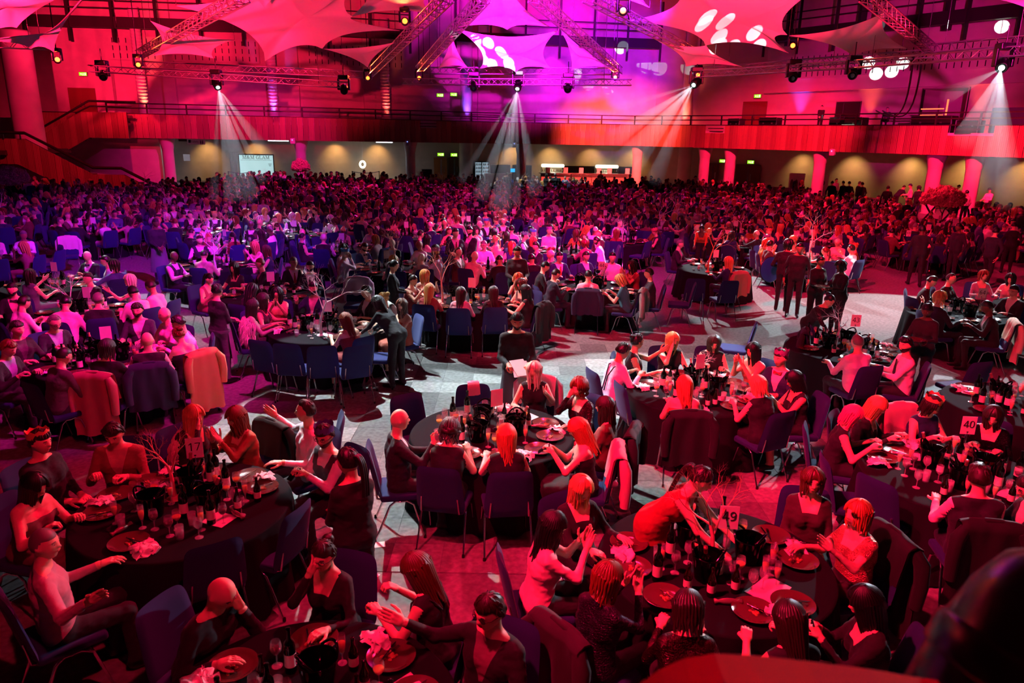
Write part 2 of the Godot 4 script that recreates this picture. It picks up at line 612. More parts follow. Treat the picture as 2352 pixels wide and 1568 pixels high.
func build_columns(white: Material) -> void:
	var prof := [Vector2(0.42, 0.0), Vector2(0.42, 0.02), Vector2(0.38, 0.03), Vector2(0.38, 2.55), Vector2(0.395, 2.56), Vector2(0.395, 2.6), Vector2(0.40, 2.62), Vector2(0.47, 2.98), Vector2(0.48, 3.0), Vector2(0.48, 3.04), Vector2(0.50, 3.06), Vector2(0.56, 3.36)]
	var col := Shape.new().lathe(prof, 24).mesh()
	var at := [Vector2(-24.85, -53.73), Vector2(-15.75, -55.14), Vector2(-8.14, -58.19), Vector2(0.49, -60.86), Vector2(9.98, -61.51), Vector2(14.41, -57.24), Vector2(15.91, -55.64), Vector2(20.2, -49.8), Vector2(24.36, -43.55), Vector2(25.53, -41.78)]
	for p: Vector2 in at:
		struct("column", col, white, Transform3D(Basis.IDENTITY, v3(p, 0)), "round white column with flared capital under the balcony front")
	var fat := Shape.new().lathe([Vector2(0.56, 0), Vector2(0.56, 3.4)], 24).mesh()
	for p: Vector2 in [Vector2(-4.23, -64.13), Vector2(14.33, -63.58)]:
		struct("pillar", fat, white, Transform3D(Basis.IDENTITY, v3(p, 0)), "thick plain pillar standing close to the back wall")
	var big := Shape.new().lathe([Vector2(0.82, 0), Vector2(0.82, 9.2), Vector2(0.86, 9.25), Vector2(0.86, 9.4), Vector2(0.0, 9.4)], 28)
	struct("great_column", big, white, Transform3D(Basis.IDENTITY, Vector3(-29.6, 0, -46)), "huge round column rising beside the stairs")

func build_stairs(woods: Array, metal: Material, wall: Material) -> void:
	var root := Node3D.new()
	root.name = "staircase"
	add_child(root, true)
	tag(root, "boarded staircase climbing to the balcony", "staircase")
	# the lower flight climbs to the left, the upper one back to the right
	var lower := PackedVector2Array([Vector2(-21.2, 0.0), Vector2(-21.3, 0.55), Vector2(-22.9, 1.36), Vector2(-24.7, 1.36), Vector2(-28.4, 3.29), Vector2(-36, 3.29), Vector2(-36, 1.85), Vector2(-29.0, 1.85), Vector2(-25.2, 0.0)])
	var upper := PackedVector2Array([Vector2(-33.0, 2.2), Vector2(-30.0, 2.3), Vector2(-28.0, 3.34), Vector2(-25.4, 3.34), Vector2(-25.4, 4.98), Vector2(-28.4, 4.95), Vector2(-31.2, 3.4), Vector2(-33.0, 3.4)])
	for spec: Array in [[lower, -43.6, "lower_parapet"], [upper, -49.6, "upper_parapet"]]:
		var base := obj(spec[2], Shape.new().prism(spec[0], spec[1] - 0.12, spec[1]), mats["fascia_backing"], root)
		# boards cut to the slope of the parapet
		var x := -36.0
		while x < -21.0:
			var lo := 99.0
			var hi := -99.0
			var mid := x + 0.2
			var poly: PackedVector2Array = spec[0]
			for i in poly.size():
				var a := poly[i]
				var b := poly[(i + 1) % poly.size()]
				if (a.x - mid) * (b.x - mid) < 0:
					var y := a.y + (b.y - a.y) * (mid - a.x) / (b.x - a.x)
					lo = minf(lo, y)
					hi = maxf(hi, y)
			if hi > lo + 0.1:
				var strip := Geometry2D.intersect_polygons(poly, PackedVector2Array([Vector2(x + 0.01, -1), Vector2(x + 0.39, -1), Vector2(x + 0.39, 6), Vector2(x + 0.01, 6)]))
				for s in strip:
					obj("board", Shape.new().prism(s, spec[1] - 0.02, spec[1] + 0.04), woods[int(absf(x) * 5) % 3], base)
			x += 0.4
	var flights := [[[Vector3(-20.6, 0.75, -43.5), Vector3(-21.4, 0.95, -43.5), Vector3(-22.95, 1.74, -43.5), Vector3(-24.6, 1.74, -43.5), Vector3(-28.3, 3.62, -43.5), Vector3(-36, 3.64, -43.5)], 0.09], [[Vector3(-31.3, 3.75, -49.5), Vector3(-27.7, 5.64, -49.5), Vector3(-25.2, 5.65, -50.6)], 0.07], [[Vector3(-28.6, 4.86, -49.4), Vector3(-27.6, 5.32, -49.4), Vector3(-25.4, 5.32, -50.4)], 0.05]]
	for fl: Array in flights:
		var r := []
		for p in fl[0]:
			r.append(fl[1])
		obj("handrail", Shape.new().tube(fl[0], r, 8), metal, root)
	for k in 8:
		var t := k / 7.0
		obj("baluster", Shape.new().box(Vector3(0.06, 0.4, 0.06), Vector3(lerpf(-28.6, -35.5, t), 3.45, -43.55)), metal, root)
	for k in 16:
		obj("step", Shape.new().box(Vector3(0.36, 0.17, 2.6), Vector3(-21.6 - k * 0.42 - (1.6 if k > 4 else 0.0), 0.09 + 0.155 * k, -45.0)), mats["fascia_backing"], root)
	obj("landing", Shape.new().box(Vector3(6, 0.25, 6.5), Vector3(-32.5, 2.5, -46.6)), mats["fascia_backing"], root)
	for k in 13:
		obj("step", Shape.new().box(Vector3(0.36, 0.17, 2.2), Vector3(-31.0 + k * 0.4, 2.7 + 0.155 * k, -50.9)), mats["fascia_backing"], root)
	struct("wall_stair", Shape.new().box(Vector3(20.4, 3.34, 0.3), Vector3(-35.6, 1.67, -52.6), Basis(Vector3.UP, deg_to_rad(8.8))), wall, Transform3D.IDENTITY, "plain wall behind the stairs that ends at the opening under the balcony")

func sign_box(called: String, label: String, category: String, at: Vector3, deg: float, size: Vector2, m: Material) -> MeshInstance3D:
	var o := obj(called, Shape.new().rbox(Vector3(size.x, size.y, 0.06), 0.01), m, null, face(at, deg))
	tag(o, label, category)
	return o

func lettering(text: String, height: float, m: Material, parent: Node, at: Transform3D, serif := false) -> MeshInstance3D:
	var t := TextMesh.new()
	t.text = text
	var f := SystemFont.new()
	f.font_names = PackedStringArray(["Droid Serif" if serif else "Droid Sans"])
	t.font = f
	t.font_size = 32
	t.pixel_size = height / 23.0
	t.depth = 0.004
	t.curve_step = 2.0
	return obj("lettering", t, m, parent, at)

func exit_sign(at: Vector3, deg: float, label: String) -> void:
	var t := thing("exit_sign", label, "sign", face(at, deg))
	obj("housing", Shape.new().rbox(Vector3(0.62, 0.30, 0.08), 0.02), mat("sign_case", Color(0.55, 0.6, 0.5), 0.5), t)
	obj("lit_sign", Shape.new().box(Vector3(0.56, 0.25, 0.01), Vector3(0, 0, 0.045)), glow("exit_glow", Color(0.62, 0.95, 0.12), 1.1), t)
	var wm := glow("exit_symbol", Color(0.95, 1.0, 0.75), 1.6)
	var arrow := PackedVector2Array([Vector2(-0.20, -0.03), Vector2(-0.20, 0.03), Vector2(-0.13, 0.03), Vector2(-0.13, 0.08), Vector2(-0.06, 0.0), Vector2(-0.13, -0.08), Vector2(-0.13, -0.03)])
	obj("arrow_symbol", Shape.new().prism(arrow, 0.05, 0.056), wm, t)
	obj("door_symbol", Shape.new().box(Vector3(0.10, 0.18, 0.006), Vector3(0.17, 0, 0.053)), wm, t)
	var man := Shape.new()
	man.disc(0.024, Transform3D(Basis(Vector3.RIGHT, PI / 2), Vector3(0.03, 0.075, 0.054)), 8)
	man.box(Vector3(0.05, 0.09, 0.006), Vector3(0.02, 0.0, 0.053), Basis(Vector3.BACK, -0.3))
	man.box(Vector3(0.03, 0.09, 0.006), Vector3(-0.02, -0.07, 0.053), Basis(Vector3.BACK, -0.7))
	man.box(Vector3(0.03, 0.09, 0.006), Vector3(0.06, -0.07, 0.053), Basis(Vector3.BACK, 0.5))
	obj("running_man_symbol", man, wm, t)

func build_upper_wall(wall: Material, metal: Material) -> void:
	# ribbed duct columns and a thick pillar standing on the balcony
	var rib := []
	for k in 34:
		rib.append(Vector2(0.36, k * 0.24))
		rib.append(Vector2(0.39, k * 0.24 + 0.06))
		rib.append(Vector2(0.36, k * 0.24 + 0.12))
		rib.append(Vector2(0.345, k * 0.24 + 0.18))
	var duct := Shape.new().lathe(rib, 18).mesh()
	var names := ["stair head", "second bay", "middle bay"]
	var spots := [Vector3(-28.6, 4.55, -58.6), Vector3(-18.9, 4.55, -59.5), Vector3(-10.6, 4.55, -62.0)]
	for k in 3:
		tag(obj("ribbed_duct", duct, mat("duct_white", Color(0.82, 0.81, 0.80), 0.5), null, Transform3D(Basis.IDENTITY, spots[k])), "ribbed white duct column on the balcony by the %s" % names[k], "duct")
	struct("pillar", Shape.new().lathe([Vector2(0.5, 4.5), Vector2(0.5, 16)], 22), paint("pillar_paint", Color(0.80, 0.79, 0.78)), Transform3D(Basis.IDENTITY, Vector3(-4.2, 0, -64.2)), "tall round pillar rising from the balcony")
	struct("pillar", Shape.new().lathe([Vector2(0.45, 4.5), Vector2(0.45, 16)], 22), mats["pillar_paint"], Transform3D(Basis.IDENTITY, Vector3(14.3, 0, -64.2)), "slim round pillar on the balcony where the wall turns")
	# shallow piers on the wall, lit from below on the right
	var pier := Shape.new().box(Vector3(0.9, 11.5, 0.35), Vector3(0, 5.75, 0)).mesh()
	for q: Array in [[Vector3(-26.9, 4.5, -59.7), 5.9], [Vector3(-17.6, 4.5, -60.7), 5.9], [Vector3(-12.0, 4.5, -62.6), 19.3], [Vector3(-2.9, 4.5, -65.7), 18.4]]:
		struct("trim_pier", pier, wall, face(q[0], q[1]))
	# deep upper wall that stands proud, with slotted acoustic panels
	var proud := Shape.new()
	panel(proud, Vector2(19.3, -60.1), Vector2(24.5, -53.1), 7.5, 11.0, 0.35)
	panel(proud, Vector2(24.5, -53.1), Vector2(28.7, -46.6), 7.5, 11.0, 0.35)
	panel(proud, Vector2(28.7, -46.6), Vector2(34.2, -38.3), 7.5, 11.0, 0.35)
	struct("wall_proud", proud, wall, Transform3D.IDENTITY, "upper wall that juts forward over the balcony")
	var dark := mat("slot_dark", Color(0.08, 0.07, 0.07), 0.9)
	var slot := Shape.new().box(Vector3(0.06, 0.34, 0.02)).mesh()
	var runs := [[Vector2(20.4, -58.5), Vector2(24.5, -53.05), 8.4, 15, "slotted_panel"], [Vector2(24.7, -52.8), Vector2(28.7, -46.55), 8.4, 16, "slotted_panel"], [Vector2(28.9, -46.3), Vector2(32.5, -40.8), 8.4, 13, "slotted_panel"], [Vector2(-31.0, -59.2), Vector2(-20.0, -60.3), 9.0, 22, "slotted_panel"], [Vector2(-16.5, -60.8), Vector2(-9.2, -63.3), 9.0, 16, "slotted_panel"]]
	for r: Array in runs:
		var s := Shape.new()
		panel(s, r[0], r[1], r[2], r[2] + 1.7, 0.06)
		var p := struct(r[4], s, wall, Transform3D.IDENTITY, "pale acoustic panel with rows of upright slots")
		var d: Vector2 = r[1] - r[0]
		for row in 3:
			for k in int(r[3]):
				var q: Vector2 = r[0] + d * ((k + 0.5) / float(r[3]))
				var nn := Vector2(-d.y, d.x).normalized()
				if nn.y < 0:
					nn = -nn
				obj("slot", slot, dark, p, Transform3D(Basis(Vector3.UP, -d.angle()), v3(q + nn * 0.005, r[2] + 0.3 + row * 0.55)))
	# doors on the balcony and the dark opening
	var oak := mat("door_red_oak", Color(0.45, 0.20, 0.13), 0.5)
	for q: Array in [[Vector3(18.9, 4.55, -60.75), -43.0, "door_1"], [Vector3(-33.5, 4.55, -59.1), 5.9, "door_2"]]:
		var d := obj(q[2], Shape.new().rbox(Vector3(2.0, 2.35, 0.1), 0.01, Vector3(0, 1.18, 0)), oak, null, face(q[0], q[1]))
		tag(d, "brown double door on the balcony", "", "", "structure")
		for s: float in [-1, 1]:
			var leaf := obj("door_leaf", Shape.new().rbox(Vector3(0.92, 2.2, 0.06), 0.01, Vector3(0.48 * s, 1.14, 0.05)), oak, d)
			obj("handle", Shape.new().box(Vector3(0.04, 0.5, 0.05), Vector3(0.12 * s, 1.1, 0.1)), mat("steel", Color(0.7, 0.7, 0.7), 0.3, 1.0), leaf)
	var frame := Shape.new()
	for q: Array in [[0.425, 0.435], [0.805, 0.815]]:
		panel(frame, BACK[6].lerp(BACK[7], q[0]), BACK[6].lerp(BACK[7], q[1]), 5.3, 7.4, 0.2)
	struct("door_3", frame, metal, Transform3D.IDENTITY, "dark metal frame of the service opening in the balcony wall")
	struct("trim_left_pier", Shape.new().box(Vector3(1.3, 3.6, 0.5), Vector3(0, 1.8, 0)), wall, face(Vector3(-31.6, 4.55, -59.0), 5.9))
	exit_sign(Vector3(-33.1, 7.9, -58.9), 5.9, "green lit exit sign above the door at the stair head")
	exit_sign(Vector3(-6.4, 7.1, -64.2), 18.4, "green lit exit sign on the balcony wall, outer one of the pair by the pillar")
	exit_sign(Vector3(-5.3, 7.2, -64.6), 18.4, "green lit exit sign on the balcony wall next to the tall pillar")
	exit_sign(Vector3(19.0, 7.3, -60.6), -43.0, "green lit exit sign above the balcony double door")

func build_roof_steel() -> void:
	var steel := mat("roof_steel", Color(0.16, 0.14, 0.15), 0.6, 0.3)
	for k in 7:
		var x := -36.0 + k * 11.0
		var s := Shape.new().box(Vector3(0.35, 0.7, 68), Vector3(x, 15.3, -32))
		tag(obj("roof_beam", s, steel), "dark steel beam running along the roof", "beam", "roof beams")
	for k in 5:
		var s := Shape.new().box(Vector3(76, 0.3, 0.25), Vector3(-4, 14.6, -20.0 - k * 9.5))
		tag(obj("roof_purlin", s, steel), "dark steel cross beam hung under the roof", "beam", "roof cross beams")
	# the lower gantry across the back with hangers
	var runs := [[Vector2(-36, -57.2), Vector2(-17.5, -59.0), 11.1], [Vector2(-17.5, -59), Vector2(-8.5, -62), 11.1], [Vector2(-5, -63.2), Vector2(12, -65.6), 11.2], [Vector2(18.5, -58.8), Vector2(33.5, -38), 11.0]]
	var where := ["above the stairs", "over the second bay", "behind the magenta sails", "above the jutting wall"]
	for i in runs.size():
		var r: Array = runs[i]
		var t := thing("gantry", "dark steel gantry with railing hung %s" % where[i], "gantry")
		var s := Shape.new()
		panel(s, r[0], r[1], r[2], r[2] + 0.75, 0.5)
		obj("deck_beam", s, steel, t)
		for y: float in [1.3, 1.8]:
			var rr := Shape.new()
			panel(rr, r[0], r[1], r[2] + y, r[2] + y + 0.07, 0.06)
			obj("rail", rr, steel, t)
		var d: Vector2 = r[1] - r[0]
		var n := int(d.length() / 2.7)
		for k in n + 1:
			obj("hanger", Shape.new().box(Vector3(0.16, 4.6, 0.16), v3(r[0] + d * (float(k) / n), r[2] + 1.3)), steel, t)
	# glazed lights and posts high on the right
	for k in 5:
		var p := Vector2(20.0, -58.0).lerp(Vector2(33, -39.5), k / 4.0)
		tag(obj("roof_post", Shape.new().box(Vector3(0.4, 5.4, 0.4), v3(p, 13.4)), steel), "thick dark steel post under the roof on the right", "post", "roof posts")

func build_under_balcony(metal: Material) -> void:
	var steel := mat("steel", Color(0.7, 0.7, 0.7), 0.3, 1.0)
	var oak := mat("pale_oak", Color(0.66, 0.44, 0.26), 0.5)
	var walnut := mat("brown_door", Color(0.36, 0.20, 0.14), 0.5)
	# double doors under the balcony
	for q: Array in [[Vector3(-6.45, 0, -64.5), 18.4, oak, "door_4", 1.15], [Vector3(-5.35, 0, -64.85), 18.4, walnut, "door_5", 0.85], [Vector3(18.9, 0, -60.75), -43.0, walnut, "door_6", 2.1], [Vector3(16.6, 0, -62.9), -43.0, walnut, "door_7", 1.0]]:
		var d := obj(q[3], Shape.new().rbox(Vector3(q[4], 2.05, 0.08), 0.01, Vector3(0, 1.02, 0.05)), q[2], null, face(q[0], q[1]))
		tag(d, "wooden door in the wall under the balcony", "", "", "structure")
		obj("handle", Shape.new().box(Vector3(0.04, 0.5, 0.06), Vector3(0.3, 1.05, 0.12)), steel, d)
		var pane := mat("door_pane", Color(0.75, 0.9, 1.0, 0.15), 0.05)
		pane.transparency = BaseMaterial3D.TRANSPARENCY_ALPHA
		obj("vision_panel", Shape.new().box(Vector3(0.14, 1.3, 0.02), Vector3(0.05, 1.25, 0.1)), pane, d)
	exit_sign(Vector3(-6.4, 2.3, -64.3), 18.4, "green lit exit sign above the pale oak door")
	exit_sign(Vector3(-5.3, 2.28, -64.7), 18.4, "green lit exit sign above the brown door beside the thick pillar")
	exit_sign(Vector3(17.2, 2.25, -62.3), -43.0, "green lit exit sign half hidden by a column of the pair")
	exit_sign(Vector3(19.0, 2.25, -60.6), -43.0, "green lit exit sign above the brown double door with bright slits")
	# warm wall washers in the soffit
	var washers := [[Vector3(-24.5, 3.3, -58.9), 5.9], [Vector3(-20.7, 3.3, -59.3), 5.9], [Vector3(-14.4, 3.3, -60.7), 19.3], [Vector3(-11.2, 3.3, -61.8), 19.3], [Vector3(-0.2, 3.3, -65.1), 3.8], [Vector3(3.16, 3.3, -65.3), 3.8], [Vector3(6.8, 3.3, -65.5), 3.8], [Vector3(10.6, 3.3, -65.7), 3.8], [Vector3(20.8, 3.3, -56.4), -53.4], [Vector3(23.2, 3.3, -53.1), -53.4], [Vector3(25.6, 3.3, -49.8), -57.1], [Vector3(27.5, 3.3, -46.8), -57.1], [Vector3(29.4, 3.3, -44.0), -56.5]]
	for w: Array in washers:
		var t := thing("downlight", "small round warm downlight in the soffit near the wall", "light", face(w[0], w[1]), "soffit downlights")
		obj("trim_ring", Shape.new().lathe([Vector2(0.05, 0.0), Vector2(0.09, 0.0), Vector2(0.09, 0.05), Vector2(0.05, 0.05)], 12), steel, t)
		obj("lamp_lens", Shape.new().disc(0.05, Transform3D(Basis(Vector3.RIGHT, PI), Vector3(0, 0.03, 0)), 10), glow("warm_lens", Color(1, 0.85, 0.6), 4.0), t)
		var s := SpotLight3D.new()
		s.name = "warm_spot"
		s.light_color = Color(1.0, 0.74, 0.42)
		s.light_energy = 4.6
		s.spot_angle = 46
		s.spot_angle_attenuation = 1.0
		s.spot_range = 60
		s.light_size = 0.05
		s.shadow_enabled = true
		t.add_child(s)
		s.transform = look(Vector3(0, -0.03, 0), Vector3(0, -1.0, -0.75))
	# fluorescent strips and their cool wash along the soffit
	for q: Array in [[Vector3(-17.8, 3.28, -56.6), 8.8, 1.5, "above the photo screen"], [Vector3(-10.3, 3.28, -59.2), 22.3, 1.3, "above the ring light"], [Vector3(-25.6, 3.28, -55.2), 8.8, 0.8, "by the stair wall"]]:
		var t := thing("strip_light", "white fluorescent strip under the balcony " + q[3], "light", face(q[0], q[1]))
		obj("lit_tube", Shape.new().rbox(Vector3(q[2], 0.07, 0.12), 0.02), glow("strip_glow", Color(0.93, 0.95, 1.0), 3.0), t)
		obj("batten_light_case", Shape.new().box(Vector3(q[2] + 0.1, 0.03, 0.16), Vector3(0, 0.05, 0)), mat("batten_white", Color(0.8, 0.8, 0.8)), t)
		area(t, Vector3(0, -0.06, 0), Vector3(0, -1, 0), Vector2(q[2], 0.12), Color(0.92, 0.94, 1.0), 3.2)
	# speakers under the fascia edge
	for q: Array in [[Vector3(-16.0, 3.3, -54.2), "next to the column by the photo screen"], [Vector3(-8.2, 3.3, -57.3), "next to the column by the bottle rack"], [Vector3(-0.1, 3.27, -59.95), "next to the column before the bar"], [Vector3(20.3, 3.3, -48.3), "next to the column by the posters"]]:
		var t := thing("wall_speaker", "small rounded white loudspeaker under the balcony edge " + q[1], "loudspeaker", face(q[0], 0 if q[0].x < 5 else -50))
		obj("cabinet", Shape.new().rbox(Vector3(0.36, 0.44, 0.3), 0.09, Vector3.ZERO, Basis.IDENTITY, 2), mat("speaker_white", Color(0.78, 0.77, 0.78), 0.5), t)
		obj("bracket", Shape.new().box(Vector3(0.06, 0.3, 0.06), Vector3(0, 0.2, -0.17)), metal, t)
		obj("status_light", Shape.new().ball(Vector3.ONE * 0.035, Vector3(0, 0.08, 0.15), 5, 8), glow("blue_led", Color(0.5, 0.6, 1.0), 2.5), t)
	# toilet sign and fire-exit sign hanging from the soffit
	var ts := sign_box("toilet_sign", "hanging pink-lit sign with two figures for the toilets", "sign", Vector3(-23.3, 3.12, -55.0), 8.8, Vector2(1.25, 0.36), mat("sign_white", Color(0.85, 0.84, 0.85)))
	var ink := mat("sign_ink", Color(0.08, 0.08, 0.2))
	var figs := Shape.new()
	for s: float in [0.32, 0.45]:
		figs.disc(0.03, Transform3D(Basis(Vector3.RIGHT, PI / 2), Vector3(s, 0.1, 0.034)), 8)
		figs.box(Vector3(0.07, 0.16, 0.006), Vector3(s, -0.02, 0.033))
		figs.box(Vector3(0.04, 0.1, 0.006), Vector3(s, -0.12, 0.033))
	obj("figures", figs, ink, ts)
	lettering("Toilets", 0.13, ink, ts, Transform3D(Basis.IDENTITY, Vector3(-0.1, 0, 0.034)))
	lettering("↓", 0.16, ink, ts, Transform3D(Basis.IDENTITY, Vector3(-0.45, 0, 0.034)))
	sign_box("direction_sign", "small dark hanging sign beside the toilets sign", "sign", Vector3(-24.3, 3.22, -55.1), 8.8, Vector2(0.62, 0.18), mat("sign_dark", Color(0.2, 0.07, 0.1)))
	var fp := sign_box("wall_notice", "white notice board on the wall by the stair opening", "notice", Vector3(-25.2, 1.9, -57.5), 8.8, Vector2(0.5, 0.5), mats["sign_white"])
	build_photo_booth()
	build_bar(steel)

func area(parent: Node, at: Vector3, dir: Vector3, size: Vector2, c: Color, energy: float) -> AreaLight3D:
	var l := AreaLight3D.new()
	l.name = "area_glow"
	l.area_size = size
	l.light_color = c
	l.light_energy = energy
	l.area_range = 80
	l.shadow_enabled = true
	parent.add_child(l)
	l.transform = look(at, at + dir)
	return l

func build_photo_booth() -> void:
	var t := thing("photo_screen", "tall lit white photo screen headed with dark serif letters", "screen", face(Vector3(-20.6, 0, -59.6), 5.9))
	obj("frame", Shape.new().box(Vector3(2.75, 2.2, 0.06), Vector3(0, 1.1, 0)), mat("frame_black", Color(0.03, 0.03, 0.03), 0.5), t)
	obj("lit_screen", Shape.new().box(Vector3(2.6, 2.05, 0.02), Vector3(0, 1.08, 0.035)), glow("screen_white", Color(0.78, 0.95, 0.96), 0.75), t)
	area(t, Vector3(0, 1.1, 0.06), Vector3(0, 0, 1), Vector2(2.6, 2.0), Color(0.85, 0.97, 1.0), 1.5)
	lettering("M&M GLAM", 0.26, mat("screen_ink", Color(0.04, 0.12, 0.13)), t, Transform3D(Basis.IDENTITY, Vector3(0, 1.93, 0.05)), true)
	obj("rule", Shape.new().box(Vector3(2.4, 0.015, 0.004), Vector3(0, 1.72, 0.05)), mats["screen_ink"], t)
	for k in 3:
		obj("small_print", Shape.new().box(Vector3(0.28 - k * 0.06, 0.03, 0.004), Vector3(1.05, 1.45 - k * 0.08, 0.05)), mat("screen_grey", Color(0.45, 0.6, 0.62)), t)
	var cu := Shape.new()
	var pts := PackedVector3Array()
	for i in 9:
		for j in 25:
			pts.append(Vector3(-0.3 + 0.6 * j / 24.0, 2.3 - i * 0.285, 0.05 * sin(j * 1.6) * (0.5 + i * 0.06)))
	cu.grid(pts, 25)
	tag(obj("curtain", cu, mat("curtain_white", Color(0.82, 0.80, 0.78), 0.9), null, face(Vector3(-22.3, 0, -59.3), 20)), "white folded curtain hanging beside the photo screen", "curtain")
	# queue posts with a belt
	var posts := [Vector3(-21.6, 0, -56.2), Vector3(-20.0, 0, -56.4), Vector3(-13.0, 0, -59.6), Vector3(-11.0, 0, -60.4)]
	for k in 4:
		var q := thing("queue_post", "black belt post %s" % ["before the photo screen, nearer the curtain", "before the photo screen, clear of the curtain", "by the ring light", "between the ring light and the bottle rack"][k], "post", face(posts[k], 0))
		obj("base", Shape.new().lathe([Vector2(0.0, 0.03), Vector2(0.17, 0.02), Vector2(0.17, 0), Vector2(0, 0)], 14), mats["frame_black"], q)
		obj("post", Shape.new().lathe([Vector2(0.035, 0), Vector2(0.035, 0.95), Vector2(0.045, 0.96), Vector2(0.045, 1.02), Vector2(0, 1.02)], 10), mats["frame_black"], q)
		if k % 2 == 0:
			var a: Vector3 = posts[k]
			var b: Vector3 = posts[k + 1]
			var belt := Shape.new()
			var path := []
			for i in 9:
				path.append((b - a) * (i / 8.0) + Vector3(0, 0.95 - 0.12 * sin(PI * i / 8.0), 0))
			for i in 8:
				var up := Vector3(0, 0.05, 0)
				belt.quad(path[i], path[i + 1], path[i + 1] + up, path[i] + up)
			obj("belt", belt, mat("belt_blue", Color(0.1, 0.14, 0.3)), q)
	# ring lamp hanging on a cable
	var r := thing("ring_light", "glowing white ring lamp hanging on a thin cable", "light", face(Vector3(-12.4, 1.5, -60.8), 12))
	var ring := []
	var rr := []
	for k in 25:
		ring.append(Vector3(cos(TAU * k / 24) * 0.2, sin(TAU * k / 24) * 0.24, 0))
		rr.append(0.075)
	obj("lit_ring", Shape.new().tube(ring, rr, 8, false), glow("ring_glow", Color(1, 0.97, 0.85), 5.0), r)
	obj("cable", Shape.new().tube([Vector3(0, 0.24, 0), Vector3(0, 1.85, 0)], [0.012, 0.012], 5), mats["batten_white"], r)
	var o := OmniLight3D.new()
	o.name = "ring_omni"
	o.light_energy = 0.6
	o.light_color = Color(1, 0.95, 0.85)
	o.light_size = 0.2
	o.omni_range = 60
	o.shadow_enabled = true
	r.add_child(o)
	o.position = Vector3(0, 0, 0.35)

